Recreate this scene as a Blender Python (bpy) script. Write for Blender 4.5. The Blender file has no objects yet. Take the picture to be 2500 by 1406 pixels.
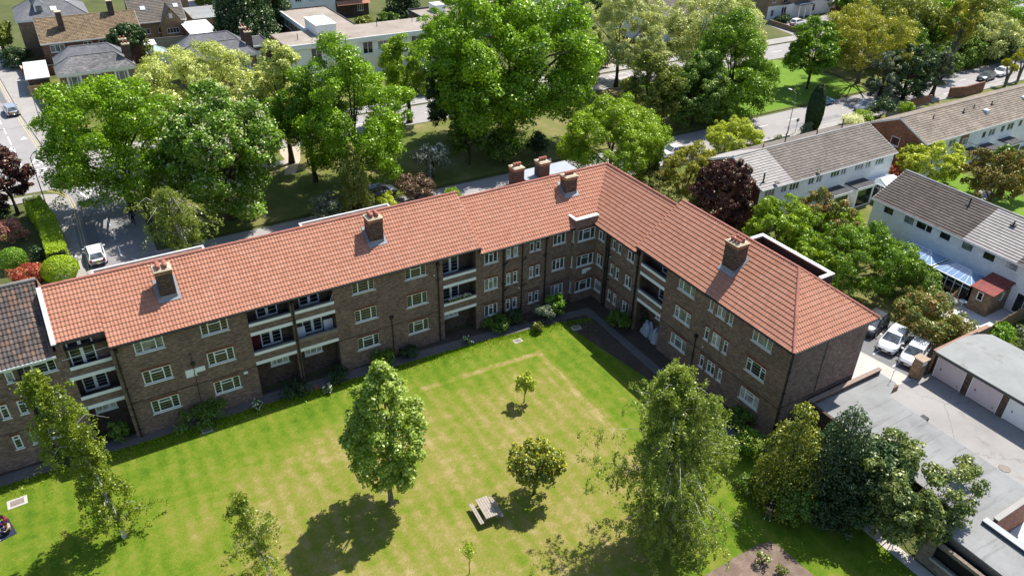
import bpy, bmesh, math, random
import numpy as np
from mathutils import Vector, Matrix
SC = bpy.context.scene
COL = SC.collection
R_ = math.radians

# ---------------------------------------------------------------- objects
def tag(o, label=None, cat=None, group=None, kind=None):
    if label: o['label'] = label
    if cat: o['category'] = cat
    if group: o['group'] = group
    if kind: o['kind'] = kind
    return o

def empty(name, loc=(0, 0, 0), rz=0.0, label=None, cat=None, group=None):
    o = bpy.data.objects.new(name, None)
    COL.objects.link(o)
    o.location = loc
    o.rotation_euler = (0, 0, rz)
    o.empty_display_size = .3
    return tag(o, label, cat, group)

def link(name, me, parent=None, loc=None, rz=None):
    o = bpy.data.objects.new(name, me)
    COL.objects.link(o)
    if parent is not None: o.parent = parent
    if loc is not None: o.location = loc
    if rz is not None: o.rotation_euler = (0, 0, rz)
    return o

def kids(o):
    return [c for c in bpy.data.objects if c.parent == o]

def copy_tree(o, parent=None):
    c = o.copy()
    COL.objects.link(c)
    c.parent = parent
    for ch in kids(o): copy_tree(ch, c)
    return c

# ---------------------------------------------------------------- mesh builder
class MB:
    def __init__(s):
        s.v = []; s.f = []; s.m = []; s.mi = 0; s.sm = []
    def face(s, pts, smooth=False):
        n = len(s.v)
        s.v += [tuple(p) for p in pts]
        s.f.append(tuple(range(n, n + len(pts)))); s.m.append(s.mi); s.sm.append(smooth)
    def mesh(s, vs, fs, smooth=False):
        n = len(s.v)
        s.v += [tuple(p) for p in vs]
        for f in fs:
            s.f.append(tuple(i + n for i in f)); s.m.append(s.mi); s.sm.append(smooth)
    def box(s, x0, y0, z0, x1, y1, z1):
        vs = [(x0,y0,z0),(x1,y0,z0),(x1,y1,z0),(x0,y1,z0),(x0,y0,z1),(x1,y0,z1),(x1,y1,z1),(x0,y1,z1)]
        s.mesh(vs, [(0,3,2,1),(4,5,6,7),(0,1,5,4),(1,2,6,5),(2,3,7,6),(3,0,4,7)])
        return s
    def cbox(s, c, sx, sy, sz, rz=0.0, bev=0.0):
        ca, sa = math.cos(rz), math.sin(rz)
        vs = []
        for z in (-sz/2, sz/2):
            for x, y in ((-sx/2,-sy/2),(sx/2,-sy/2),(sx/2,sy/2),(-sx/2,sy/2)):
                vs.append((c[0]+x*ca-y*sa, c[1]+x*sa+y*ca, c[2]+z))
        s.mesh(vs, [(0,3,2,1),(4,5,6,7),(0,1,5,4),(1,2,6,5),(2,3,7,6),(3,0,4,7)])
        return s
    def tube(s, pts, rad, n=8, cap=True):
        pts = [Vector(p) for p in pts]
        if not isinstance(rad, (list, tuple)): rad = [rad]*len(pts)
        vs = []; fs = []
        for i, p in enumerate(pts):
            a = pts[min(i+1, len(pts)-1)] - pts[max(i-1, 0)]
            if a.length < 1e-9: a = Vector((0,0,1))
            a.normalize()
            u = a.cross(Vector((0,0,1)))
            if u.length < 1e-3: u = Vector((1,0,0))
            u.normalize(); w = a.cross(u)
            for k in range(n):
                t = 2*math.pi*k/n
                vs.append(p + (u*math.cos(t) + w*math.sin(t))*rad[i])
        for i in range(len(pts)-1):
            for k in range(n):
                k2 = (k+1) % n
                fs.append((i*n+k, i*n+k2, (i+1)*n+k2, (i+1)*n+k))
        s.mesh(vs, fs, True)
        if cap:
            s.face([vs[k] for k in range(n)][::-1]) ; s.face([vs[(len(pts)-1)*n+k] for k in range(n)])
        return s
    def lathe(s, c, prof, n=14):
        vs = []; fs = []
        for r, z in prof:
            for k in range(n):
                t = 2*math.pi*k/n
                vs.append((c[0]+r*math.cos(t), c[1]+r*math.sin(t), c[2]+z))
        for i in range(len(prof)-1):
            for k in range(n):
                k2 = (k+1) % n
                fs.append((i*n+k, i*n+k2, (i+1)*n+k2, (i+1)*n+k))
        s.mesh(vs, fs, True)
        return s
    def prism(s, poly, z0, z1):
        n = len(poly)
        a = [(x, y, z0) for x, y in poly]; b = [(x, y, z1) for x, y in poly]
        s.face(a[::-1]); s.face(b)
        for i in range(n):
            j = (i+1) % n
            s.face([a[i], a[j], b[j], b[i]])
        return s
    def holes(s, P, U, V, L, H, holes, depth=.12, inward=None):
        """rectangular wall sheet with real openings and reveals; holes = (u0,v0,u1,v1)"""
        P, U, V = Vector(P), Vector(U), Vector(V)
        Nn = Vector(inward) if inward else -U.cross(V)
        us = sorted({0, L, *[min(max(h[0],0),L) for h in holes], *[min(max(h[2],0),L) for h in holes]})
        vs = sorted({0, H, *[min(max(h[1],0),H) for h in holes], *[min(max(h[3],0),H) for h in holes]})
        ok = lambda a, b: not any(h[0]-1e-6 <= a <= h[2]+1e-6 and h[1]-1e-6 <= b <= h[3]+1e-6 for h in holes)
        for j in range(len(vs)-1):
            run = None
            for i in range(len(us)-1):
                good = ok((us[i]+us[i+1])/2, (vs[j]+vs[j+1])/2)
                if good and run is None: run = us[i]
                last = i == len(us)-2
                if run is not None and (not good or last):
                    e = us[i+1] if good else us[i]
                    s.face([P+U*run+V*vs[j], P+U*e+V*vs[j], P+U*e+V*vs[j+1], P+U*run+V*vs[j+1]])
                    run = None
        D = Nn*depth
        for u0, v0, u1, v1 in holes:
            v0 = max(v0, 0)
            A, B, C_, E = P+U*u0+V*v0, P+U*u1+V*v0, P+U*u1+V*v1, P+U*u0+V*v1
            s.face([A, A+D, B+D, B]); s.face([B, B+D, C_+D, C_]); s.face([C_, C_+D, E+D, E]); s.face([E, E+D, A+D, A])
        return s
    def me(s, name, mats):
        if not isinstance(mats, (list, tuple)): mats = [mats]
        m = bpy.data.meshes.new(name)
        m.from_pydata(s.v, [], s.f)
        for mt in mats: m.materials.append(mt)
        m.polygons.foreach_set('material_index', s.m)
        m.polygons.foreach_set('use_smooth', s.sm)
        uv = m.uv_layers.new(name='UV')
        # metre uv: u along the horizontal direction of each face, v up its slope
        data = np.zeros((len(m.loops), 2), np.float32); k = 0
        for f in s.f:
            p0, p1, p2 = (np.array(s.v[f[0]]), np.array(s.v[f[1]]), np.array(s.v[f[2]]))
            nn = np.cross(p1-p0, p2-p0); l = np.linalg.norm(nn)
            nn = nn/l if l > 1e-12 else np.array([0,0,1.])
            if abs(nn[2]) > .97: tu, tv = np.array([1.,0,0]), np.array([0,1.,0])
            else:
                tu = np.array([-nn[1], nn[0], 0]); tu /= np.linalg.norm(tu)
                if tu[0] < -1e-6 or (abs(tu[0]) < 1e-6 and tu[1] < 0): tu = -tu
                tv = np.cross(nn, tu); tv = tv if tv[2] > 0 else -tv
            for i in f:
                q = np.array(s.v[i]); data[k] = (q@tu, q@tv); k += 1
        uv.data.foreach_set('uv', data.ravel())
        m.update()
        return m
    def split(s):
        """one MB per connected piece"""
        par = list(range(len(s.v)))
        def find(i):
            while par[i] != i: par[i] = par[par[i]]; i = par[i]
            return i
        for f in s.f:
            for i in f[1:]: par[find(i)] = find(f[0])
        out = {}
        for k, f in enumerate(s.f):
            q = out.setdefault(find(f[0]), MB()); q.mi = s.m[k]; q.face([s.v[i] for i in f], s.sm[k])
        return list(out.values())
    def obj(s, name, mats, parent=None, loc=None, rz=None, bev=0):
        o = link(name, s.me(name, mats), parent, loc, rz)
        if bev:
            b = o.modifiers.new('bevel', 'BEVEL'); b.width = bev; b.segments = 2; b.limit_method = 'ANGLE'
        return o

# ---------------------------------------------------------------- materials
MATS = {}
def nmat(name):
    m = bpy.data.materials.new(name); m.use_nodes = True
    nt = m.node_tree; nt.nodes.clear()
    return m, nt, nt.nodes, nt.links
def N(nt, t, **k):
    n = nt.nodes.new(t)
    for a, b in k.items():
        if a.startswith('i_'):
            n.inputs[a[2:].replace('_', ' ')].default_value = b
        else: setattr(n, a, b)
    return n
def ramp(nt, stops, fac, interp='LINEAR'):
    r = nt.nodes.new('ShaderNodeValToRGB'); e = r.color_ramp.elements; r.color_ramp.interpolation = interp
    e[0].position, e[0].color = stops[0][0], (*stops[0][1], 1)
    e[1].position, e[1].color = stops[-1][0], (*stops[-1][1], 1)
    for p, c in stops[1:-1]:
        x = e.new(p); x.color = (*c, 1)
    nt.links.new(fac, r.inputs[0]); return r.outputs[0]
def mixc(nt, fac, a, b, mode='MIX'):
    m = nt.nodes.new('ShaderNodeMix'); m.data_type = 'RGBA'; m.blend_type = mode
    for inp, v in ((m.inputs[0], fac), (m.inputs[6], a), (m.inputs[7], b)):
        if hasattr(v, 'links') or isinstance(v, bpy.types.NodeSocket): nt.links.new(v, inp)
        elif isinstance(v, (int, float)): inp.default_value = v
        else: inp.default_value = (*v, 1)
    return m.outputs[2]
def math_(nt, op, a, b=None, c=None, clamp=False):
    m = nt.nodes.new('ShaderNodeMath'); m.operation = op; m.use_clamp = clamp
    for i, v in enumerate((a, b, c)):
        if v is None: continue
        if isinstance(v, (int, float)): m.inputs[i].default_value = v
        else: nt.links.new(v, m.inputs[i])
    return m.outputs[0]
def noise(nt, vec, scale, detail=3, rough=.55, dist=0):
    n = nt.nodes.new('ShaderNodeTexNoise'); n.inputs['Scale'].default_value = scale
    n.inputs['Detail'].default_value = detail; n.inputs['Roughness'].default_value = rough
    n.inputs['Distortion'].default_value = dist
    nt.links.new(vec, n.inputs['Vector']); return n.outputs[0]
def gpos(nt): return nt.nodes.new('ShaderNodeNewGeometry').outputs['Position']
def uvs(nt): return nt.nodes.new('ShaderNodeTexCoord').outputs['UV']
def finish(nt, col, rough=.85, spec=.3, bump=None, bstr=.3, bdist=.02, metal=0, coat=0):
    b = nt.nodes.new('ShaderNodeBsdfPrincipled'); o = nt.nodes.new('ShaderNodeOutputMaterial')
    if isinstance(col, bpy.types.NodeSocket): nt.links.new(col, b.inputs['Base Color'])
    else: b.inputs['Base Color'].default_value = (*col, 1)
    if isinstance(rough, bpy.types.NodeSocket): nt.links.new(rough, b.inputs['Roughness'])
    else: b.inputs['Roughness'].default_value = rough
    b.inputs['Specular IOR Level'].default_value = spec; b.inputs['Metallic'].default_value = metal
    b.inputs['Coat Weight'].default_value = coat
    if bump is not None:
        bn = nt.nodes.new('ShaderNodeBump'); bn.inputs['Strength'].default_value = bstr; bn.inputs['Distance'].default_value = bdist
        nt.links.new(bump, bn.inputs['Height']); nt.links.new(bn.outputs[0], b.inputs['Normal'])
    nt.links.new(b.outputs[0], o.inputs[0]); return b

def plain(name, c, rough=.6, spec=.4, var=.12, scale=1.5, metal=0, coat=0):
    """painted / plain surface with uneven wear"""
    if name in MATS: return MATS[name]
    m, nt, nd, lk = nmat(name)
    f = noise(nt, gpos(nt), scale, 5, .65)
    f2 = noise(nt, gpos(nt), scale*14, 2)
    a = tuple(x*(1-var) for x in c); b = tuple(min(1, x*(1+var)) for x in c)
    col = ramp(nt, [(.3, a), (.7, b)], f)
    col = mixc(nt, .25, col, ramp(nt, [(.3, a), (.7, b)], f2))
    finish(nt, col, rough, spec, metal=metal, coat=coat)
    MATS[name] = m; return m

def brick_mat(name, c1, c2, mortar, var=.35, w=.225, h=.075, msz=.009, stain=.3):
    if name in MATS: return MATS[name]
    m, nt, nd, lk = nmat(name)
    uv = uvs(nt)
    bt = N(nt, 'ShaderNodeTexBrick', offset=.5, squash=1)
    for k, v in (('Scale', 1.0), ('Mortar Size', msz), ('Mortar Smooth', .1), ('Bias', 0.0), ('Brick Width', w), ('Row Height', h)): bt.inputs[k].default_value = v
    bt.inputs['Color1'].default_value = (*c1, 1); bt.inputs['Color2'].default_value = (*c2, 1); bt.inputs['Mortar'].default_value = (*mortar, 1)
    lk.new(uv, bt.inputs['Vector'])
    # brick to brick colour: white noise on the brick cell
    mp = N(nt, 'ShaderNodeVectorMath', operation='MULTIPLY'); mp.inputs[1].default_value = (1/w, 1/h, 1); lk.new(uv, mp.inputs[0])
    sx = N(nt, 'ShaderNodeSeparateXYZ'); lk.new(mp.outputs[0], sx.inputs[0])
    row = math_(nt, 'FLOOR', sx.outputs[1])
    off = math_(nt, 'MULTIPLY', math_(nt, 'MODULO', row, 2.0), .5)
    cx = N(nt, 'ShaderNodeCombineXYZ'); lk.new(math_(nt, 'FLOOR', math_(nt, 'ADD', sx.outputs[0], off)), cx.inputs[0]); lk.new(row, cx.inputs[1])
    wn = N(nt, 'ShaderNodeTexWhiteNoise'); wn.noise_dimensions = '2D'; lk.new(cx.outputs[0], wn.inputs['Vector'])
    br = ramp(nt, [(0, (1-var,)*3), (.7, (1, 1, 1)), (1, (1+var*.9, 1+var*.75, 1+var*.6))], wn.outputs[0])
    col = mixc(nt, 1.0, bt.outputs[0], br, 'MULTIPLY')
    n1 = noise(nt, gpos(nt), .5, 6, .7)
    col = mixc(nt, 1.0, col, ramp(nt, [(.3, (1-stain,)*3), (.65, (1.1, 1.08, 1.05))], n1), 'MULTIPLY')
    finish(nt, col, .9, .2, bt.outputs[1], .4, -.006)
    MATS[name] = m; return m

def tile_mat(name, cols, tw, th, dirt=(.5, 1.1), patch=None, grime=None):
    """roof tiles: colour of each tile from its own cell, uv counts metres"""
    if name in MATS: return MATS[name]
    m, nt, nd, lk = nmat(name)
    uv = uvs(nt)
    mp = N(nt, 'ShaderNodeVectorMath', operation='MULTIPLY'); mp.inputs[1].default_value = (1/tw, 1/th, 1); lk.new(uv, mp.inputs[0])
    fl = N(nt, 'ShaderNodeVectorMath', operation='FLOOR'); lk.new(mp.outputs[0], fl.inputs[0])
    wn = N(nt, 'ShaderNodeTexWhiteNoise'); wn.noise_dimensions = '2D'; lk.new(fl.outputs[0], wn.inputs['Vector'])
    k = len(cols)
    col = ramp(nt, [(i/(k-1), c) for i, c in enumerate(cols)], wn.outputs[0])
    n1 = noise(nt, gpos(nt), .35, 5, .65); n2 = noise(nt, gpos(nt), 3.0, 5, .75)
    col = mixc(nt, 1.0, col, ramp(nt, [(.3, (dirt[0]+.25,)*3), (.7, (dirt[1],)*3)], n1), 'MULTIPLY')
    col = mixc(nt, 1.0, col, ramp(nt, [(.25, (dirt[0]+.2,)*3), (.6, (1.05,)*3)], n2), 'MULTIPLY')
    if grime:
        g = noise(nt, gpos(nt), 1.1, 7, .8)
        col = mixc(nt, ramp(nt, [(.55, (0,)*3), (.72, (.8,)*3)], g), col, grime)
    finish(nt, col, .8, .25, n2, .25, .01)
    MATS[name] = m; return m

def ground_mat(name, stops, scale=.6, fine=22., rough=.95, bstr=.4, bdist=.03, fmix=.4, cracks=False, stains=None):
    if name in MATS: return MATS[name]
    m, nt, nd, lk = nmat(name)
    p = gpos(nt)
    a = noise(nt, p, scale, 6, .65, .4); b = noise(nt, p, fine, 3, .7); c = noise(nt, p, scale*5, 5, .7)
    f = math_(nt, 'ADD', math_(nt, 'MULTIPLY', a, 1-fmix), math_(nt, 'MULTIPLY', math_(nt, 'ADD', math_(nt, 'MULTIPLY', b, .6), math_(nt, 'MULTIPLY', c, .4)), fmix))
    col = ramp(nt, stops, f)
    if cracks:
        v = N(nt, 'ShaderNodeTexVoronoi', feature='DISTANCE_TO_EDGE'); v.inputs['Scale'].default_value = .16
        dn = N(nt, 'ShaderNodeVectorMath', operation='ADD'); dd = noise(nt, p, .9, 4)
        lk.new(p, dn.inputs[0]); lk.new(dd, dn.inputs[1]); lk.new(dn.outputs[0], v.inputs['Vector'])
        col = mixc(nt, ramp(nt, [(0, (.45,)*3), (.006, (0,)*3)], v.outputs[0]), col, (.06, .055, .05))
    if stains:
        sn = noise(nt, p, .42, 6, .75, .6); sv = noise(nt, p, 1.7, 5, .8)
        col = mixc(nt, ramp(nt, [(.56, (0,)*3), (.66, (.75,)*3)], sn), col, stains)
        col = mixc(nt, ramp(nt, [(.66, (0,)*3), (.72, (.7,)*3)], sv), col, tuple(x*.6 for x in stains))
    finish(nt, col, rough, .2, b, bstr, bdist)
    MATS[name] = m; return m

LEAFK = 1.38
def leaf_mat(name, cols, trans=.40, gloss=.010):
    if name in MATS: return MATS[name]
    m, nt, nd, lk = nmat(name)
    at = N(nt, 'ShaderNodeAttribute', attribute_name='tint')
    k = len(cols); cols = [tuple(min(.9, x*LEAFK) for x in c) for c in cols]
    col = ramp(nt, [(i/(k-1), c) for i, c in enumerate(cols)], at.outputs['Fac'])
    d = N(nt, 'ShaderNodeBsdfDiffuse'); t = N(nt, 'ShaderNodeBsdfTranslucent'); g = N(nt, 'ShaderNodeBsdfGlossy'); g.inputs['Roughness'].default_value = .42
    lk.new(col, d.inputs[0])
    tc = mixc(nt, 1.0, col, (1.25, 1.2, .5), 'MULTIPLY'); lk.new(tc, t.inputs[0])
    g.inputs[0].default_value = (.8, .85, .6, 1)
    a = N(nt, 'ShaderNodeMixShader'); a.inputs[0].default_value = trans; lk.new(d.outputs[0], a.inputs[1]); lk.new(t.outputs[0], a.inputs[2])
    b = N(nt, 'ShaderNodeMixShader'); b.inputs[0].default_value = gloss; lk.new(a.outputs[0], b.inputs[1]); lk.new(g.outputs[0], b.inputs[2])
    o = N(nt, 'ShaderNodeOutputMaterial'); lk.new(b.outputs[0], o.inputs[0])
    MATS[name] = m; return m

def glass_mat(name, c=(.018, .022, .026), rough=.04, spec=.6):
    if name in MATS: return MATS[name]
    m, nt, nd, lk = nmat(name)
    n = noise(nt, gpos(nt), 1.3, 3)
    col = ramp(nt, [(.35, tuple(x*.5 for x in c)), (.65, tuple(x*1.7 for x in c))], n)
    finish(nt, col, rough, spec, noise(nt, gpos(nt), .9, 2), .06, .05)
    MATS[name] = m; return m

# ---------------------------------------------------------------- tiled roof sheets (real tile relief)
def tile_sheet(O, U, V, L, H, tw=.235, th=.36, amp=.045, step=.042, seg=4, clips=(), flat=False):
    """O eave corner, U along the eave, V up the slope; returns bmesh clipped by (point, normal) vertical planes"""
    O, U, V = Vector(O), Vector(U).normalized(), Vector(V).normalized()
    Nn = U.cross(V).normalized()
    if Nn.z < 0: Nn = -Nn
    nc = max(1, round(L/tw)); tw = L/nc
    nr = max(1, round(H/th)); th = H/nr
    xs = []; hs = []
    for i in range(nc):
        for k in range(seg):
            t = k/seg
            if flat: h = 0 if t < .78 else amp
            else: h = amp*(.5+.5*math.sin(2*math.pi*(t-.1)))
            xs.append((i+t)*tw); hs.append(h)
    xs.append(L); hs.append(hs[0])
    xs = np.array(xs); hs = np.array(hs); nx = len(xs)
    rows = []
    for j in range(nr):
        rows.append((j*th, step)); rows.append(((j+1)*th-1e-4, 0.0))
    vs = np.zeros((len(rows), nx, 3))
    for j, (v, e) in enumerate(rows):
        vs[j] = np.array(O)[None] + xs[:, None]*np.array(U) + v*np.array(V) + (hs[:, None]+e)*np.array(Nn)
    uv = np.zeros((len(rows), nx, 2))
    for j, (v, e) in enumerate(rows):
        vv = v+(.001 if j % 2 == 0 else -.001)
        uv[j, :, 0] = xs; uv[j, :, 1] = vv
    idx = np.arange(len(rows)*nx).reshape(len(rows), nx)
    q = np.stack([idx[:-1, :-1], idx[:-1, 1:], idx[1:, 1:], idx[1:, :-1]], -1).reshape(-1, 4)
    bm = bmesh.new()
    bv = [bm.verts.new(p) for p in vs.reshape(-1, 3)]
    ul = bm.loops.layers.uv.new('UV'); fu = uv.reshape(-1, 2)
    offu = (O.x*7.13 + O.y*3.7) % 50
    for a in q:
        f = bm.faces.new([bv[i] for i in a])
        for lp, i in zip(f.loops, a):
            cu = fu[a[0]][0]/tw; cv = fu[a[0]][1]/th
            lp[ul].uv = (fu[i][0]*.235/tw*1.0+1e-3, fu[i][1]*.36/th+1e-3)
    if (bm.faces[0].normal if False else None): pass
    bm.normal_update(); bm.faces.ensure_lookup_table()
    if bm.faces[0].normal.dot(Nn) < 0: bmesh.ops.reverse_faces(bm, faces=bm.faces[:])
    for p, n in clips:
        bmesh.ops.bisect_plane(bm, geom=bm.verts[:]+bm.edges[:]+bm.faces[:], plane_co=p, plane_no=n, clear_outer=True)
    return bm
def sheets_obj(name, bms, mat, parent=None, smooth=False):
    me = bpy.data.meshes.new(name); out = bmesh.new()
    for b in bms:
        t = bpy.data.meshes.new('tmp'); b.to_mesh(t); out.from_mesh(t); b.free(); bpy.data.meshes.remove(t)
    out.to_mesh(me); out.free()
    me.materials.append(mat)
    return link(name, me, parent)

def tube_obj(name, pts, rad, mat, parent=None, n=8):
    return MB().tube(pts, rad, n).obj(name, mat, parent)

# ---------------------------------------------------------------- foliage
def leaf_mesh(name, P, Nrm, size, tint, mat, rng, aspect=.62, down=None):
    """one folded leaf spray (two triangles pairs) per point"""
    n = len(P)
    ref = rng.normal(size=(n, 3))
    if down is not None: ref = ref*(1-down)+np.array([0, 0, -1.])*down*1.6
    T = ref-(ref*Nrm).sum(1, keepdims=True)*Nrm
    T /= np.linalg.norm(T, axis=1, keepdims=True)+1e-9
    B = np.cross(Nrm, T)
    s = size[:, None]
    a = P-T*s*.5; c = P+T*s*.5
    fold = Nrm*s*(.1+.12*rng.random((n, 1)))
    b = P+B*s*.5*aspect+fold; d = P-B*s*.5*aspect+fold
    V = np.stack([a, b, c, d], 1).reshape(-1, 3)
    F = np.arange(4*n, dtype=np.int32)
    me = bpy.data.meshes.new(name)
    me.vertices.add(4*n); me.vertices.foreach_set('co', V.astype(np.float32).ravel())
    me.loops.add(4*n); me.loops.foreach_set('vertex_index', F)
    me.polygons.add(n); me.polygons.foreach_set('loop_start', np.arange(0, 4*n, 4, dtype=np.int32)); me.polygons.foreach_set('loop_total', np.full(n, 4, np.int32))
    at = me.attributes.new('tint', 'FLOAT', 'FACE'); at.data.foreach_set('value', np.clip(tint, 0, 1).astype(np.float32))
    me.materials.append(mat); me.update(calc_edges=True)
    return me

def unit(v): return v/(np.linalg.norm(v, axis=-1, keepdims=True)+1e-9)

def lobes_round(rng, R, Rz, zc, n, rel, top=-.75, flat=.8, hollow=.6, irrk=1.0):
    d = unit(rng.normal(size=(n*3, 3))); d = d[d[:, 2] > top][:n]
    f = rng.uniform(hollow, .9, size=(len(d), 1))
    r = rel*R*rng.uniform(.65, 1.25, size=len(d))
    sc = np.array([R, R, Rz])
    c = d*f*sc
    c *= np.minimum(1, (1-.8*r[:, None]/np.array([R, R, Rz]).min())/f*1.0+.0)*0+1   # keep
    c = d*np.maximum(sc-r[:, None]*.85, .1*sc)*f**.35
    a = np.arctan2(d[:, 1], d[:, 0]); e = np.arcsin(np.clip(d[:, 2], -1, 1)); p_ = rng.random(4)*6.28
    irr = 1+irrk*(.13*np.sin(2*a+p_[0])+.10*np.sin(3*a+2*e+p_[1])+.08*np.sin(5*a-3*e+p_[2])+.07*rng.normal(size=len(d)))
    c *= np.clip(irr, .7, 1.3)[:, None]
    c[:, 2] += zc
    return c, r
def lobes_cone(rng, R, zb, zt, n, rel, pw=.8):
    t = rng.random(n)**1.25; z = zb+(zt-zb)*t
    w = R*(1-t)**pw*(.9+.1*rng.random(n)); w = np.where(t < .12, w*(.7+.3*t/.12), w)
    a = rng.random(n)*2*np.pi
    r = rel*R*(.35+.75*(1-t))*rng.uniform(.7, 1.2, n)
    q = np.maximum(w-r*.8, 0.02)*np.sqrt(rng.uniform(.45, 1, n))
    c = np.stack([q*np.cos(a), q*np.sin(a), z-r*.3], 1)
    return c, r
def fill_leaves(rng, c, r, n, leaf, squash=.82, keep=.25, up=.35, rnd=.55, core=.72, thick=.3):
    w = r**2; w = w/w.sum()
    k = rng.choice(len(c), n, p=w)
    d = unit(rng.normal(size=(n, 3))); d[:, 2] = np.where(d[:, 2] < -.25, d[:, 2]*rng.choice([-1, 1], n, p=[.6, .4]), d[:, 2])
    rad = r[k]*(1-thick*rng.random(n)**1.5)*(1+.16*rng.normal(size=n))
    P = c[k]+d*rad[:, None]*np.array([1, 1, squash])
    bad = np.zeros(n, bool)
    for i in range(len(c)):                       # thin out leaves buried in other boughs
        q = (P-c[i])/(r[i]*core); q[:, 2] /= squash
        bad |= ((q*q).sum(1) < 1) & (k != i)
    sel = ~bad | (rng.random(n) < keep)
    P, d, k = P[sel], d[sel], k[sel]
    n = len(P)
    nr = unit(d+np.array([0, 0, up])+rnd*rng.normal(size=(n, 3)))
    lob = rng.normal(size=len(c))
    tint = .5+.16*lob[k]+.2*rng.normal(size=n)
    size = leaf*rng.uniform(.65, 1.35, n)
    return P, nr, size, tint

def limbs(rng, H, c, r, base_r, n_l=9, lean=(0, 0), z_split=.3, zc=None, twist=.25, pick=None):
    """tapered trunk with limbs that reach into the boughs"""
    m = MB()
    top = np.array([lean[0], lean[1], zc if zc else H*.6])
    k = 7; pts = []; rad = []
    ph = rng.random(2)*6.28
    for i in range(k):
        t = i/(k-1)
        p = top*t+np.array([math.sin(t*4+ph[0])*twist*t*(1-t*.3), math.cos(t*3.3+ph[1])*twist*t, 0])
        pts.append(p); rad.append(base_r*(1-.68*t)*(1.35-.35*min(1, t*8)))
    pts[0] = pts[0]-np.array([0, 0, .15])
    m.tube(pts, rad, 9)
    order = rng.permutation(len(c))[:n_l] if pick is None else pick
    for j in order:
        t0 = z_split+(.92-z_split)*rng.random()
        i = t0*(k-1); a = int(i); q = pts[a]*(1-(i-a))+pts[min(a+1, k-1)]*(i-a)
        rb = base_r*(1-.68*t0)*.55
        e = c[j]; mid = q*.5+e*.5+np.array([0, 0, .12*np.linalg.norm(e-q)])+rng.normal(size=3)*.12*np.linalg.norm(e-q)
        P_ = [q, q*.25+mid*.5+e*.25+rng.normal(size=3)*.1, mid*.5+e*.5, e+(e-q)*.05]
        m.tube(P_, [rb, rb*.66, rb*.42, rb*.12], 6, False)
        for s in range(2):                       # twigs
            d_ = rng.normal(size=3); d_[2] = abs(d_[2])*.4
            e2 = e+unit(d_)*r[j]*.8
            m.tube([P_[2], P_[2]*.4+e2*.6+rng.normal(size=3)*.12, e2], [rb*.3, rb*.2, rb*.05], 5, False)
    return m
# ================================================================= camera, light
CAMP = (12.02, -50.52, 40.57)
def camera():
    yaw, p, r = 0.54493, 0.56308, -0.02107
    f = Vector((math.sin(yaw)*math.cos(p), math.cos(yaw)*math.cos(p), -math.sin(p)))
    rt = Vector((math.cos(yaw), -math.sin(yaw), 0)); d = f.cross(rt)
    c, s = math.cos(r), math.sin(r)
    X = rt*c+d*s; Y = -rt*s+d*c
    M = Matrix((X, -Y, -f)).transposed().to_4x4(); M.translation = CAMP
    cam = bpy.data.cameras.new('camera'); cam.sensor_width = 36; cam.lens = 36*1878.6/2500; cam.clip_end = 6000; cam.clip_start = .5
    o = bpy.data.objects.new('camera', cam); COL.objects.link(o); o.matrix_world = M; SC.camera = o
camera()
SUN = Vector((.616, .20, 1)).normalized()
def light():
    w = bpy.data.worlds.new('World'); SC.world = w; w.use_nodes = True
    nt = w.node_tree; nt.nodes.clear()
    s = nt.nodes.new('ShaderNodeTexSky'); s.sky_type = 'NISHITA'; s.sun_disc = False
    el = math.asin(SUN.z); az = math.atan2(SUN.x, SUN.y)
    s.sun_elevation = el; s.sun_rotation = az; s.altitude = 60; s.air_density = 1.0; s.dust_density = .8; s.ozone_density = 1.2
    b = nt.nodes.new('ShaderNodeBackground'); b.inputs[1].default_value = SKY
    o = nt.nodes.new('ShaderNodeOutputWorld'); nt.links.new(s.outputs[0], b.inputs[0]); nt.links.new(b.outputs[0], o.inputs[0])
    l = bpy.data.lights.new('sun', 'SUN'); l.energy = SUNE; l.angle = R_(.53); l.color = (1, .95, .87)
    so = bpy.data.objects.new('sun', l); COL.objects.link(so); so.location = (60, 20, 90)
    so.rotation_euler = SUN.to_track_quat('Z', 'Y').to_euler()
    SC.view_settings.view_transform = 'Standard'; SC.view_settings.look = 'None'; SC.view_settings.exposure = EXPO; SC.view_settings.gamma = 1
    SC.view_settings.use_curve_mapping = False
    c = SC.cycles; c.max_bounces = 6; c.diffuse_bounces = 3; c.glossy_bounces = 3; c.transmission_bounces = 4; c.transparent_max_bounces = 6
    c.caustics_reflective = False; c.caustics_refractive = False; c.use_denoising = True; c.sample_clamp_indirect = 6
SKY, SUNE, EXPO = .115, 4.8, .68
light()

# ================================================================= palette
BR_MAIN = brick_mat('brick_brown', (.262, .160, .122), (.176, .112, .093), (.235, .2, .178), .36, .225, .075, .010, .22)
BR_RED = brick_mat('brick_red', (.30, .115, .07), (.22, .085, .055), (.25, .2, .16), .35)
BR_SOLD = brick_mat('brick_soldier', (.27, .085, .05), (.2, .07, .045), (.12, .08, .06), .3, .075, .225)
BR_YEL = brick_mat('brick_stock', (.28, .19, .11), (.22, .145, .085), (.3, .26, .2), .35)
BR_BUFF = brick_mat('brick_buff', (.36, .25, .14), (.3, .2, .11), (.35, .3, .22), .25)
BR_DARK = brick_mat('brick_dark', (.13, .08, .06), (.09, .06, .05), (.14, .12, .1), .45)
BR_WHITE = brick_mat('brick_painted_white', (.86, .87, .885), (.81, .825, .845), (.75, .76, .78), .08, .225, .075, .012, .08)
T_RED = tile_mat('tiles_red', [(.365, .160, .100), (.39, .177, .113), (.405, .187, .121), (.42, .197, .129), (.395, .18, .115), (.44, .216, .147)], .235, .36, (.74, 1.04), grime=(.40, .225, .165))
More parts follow.
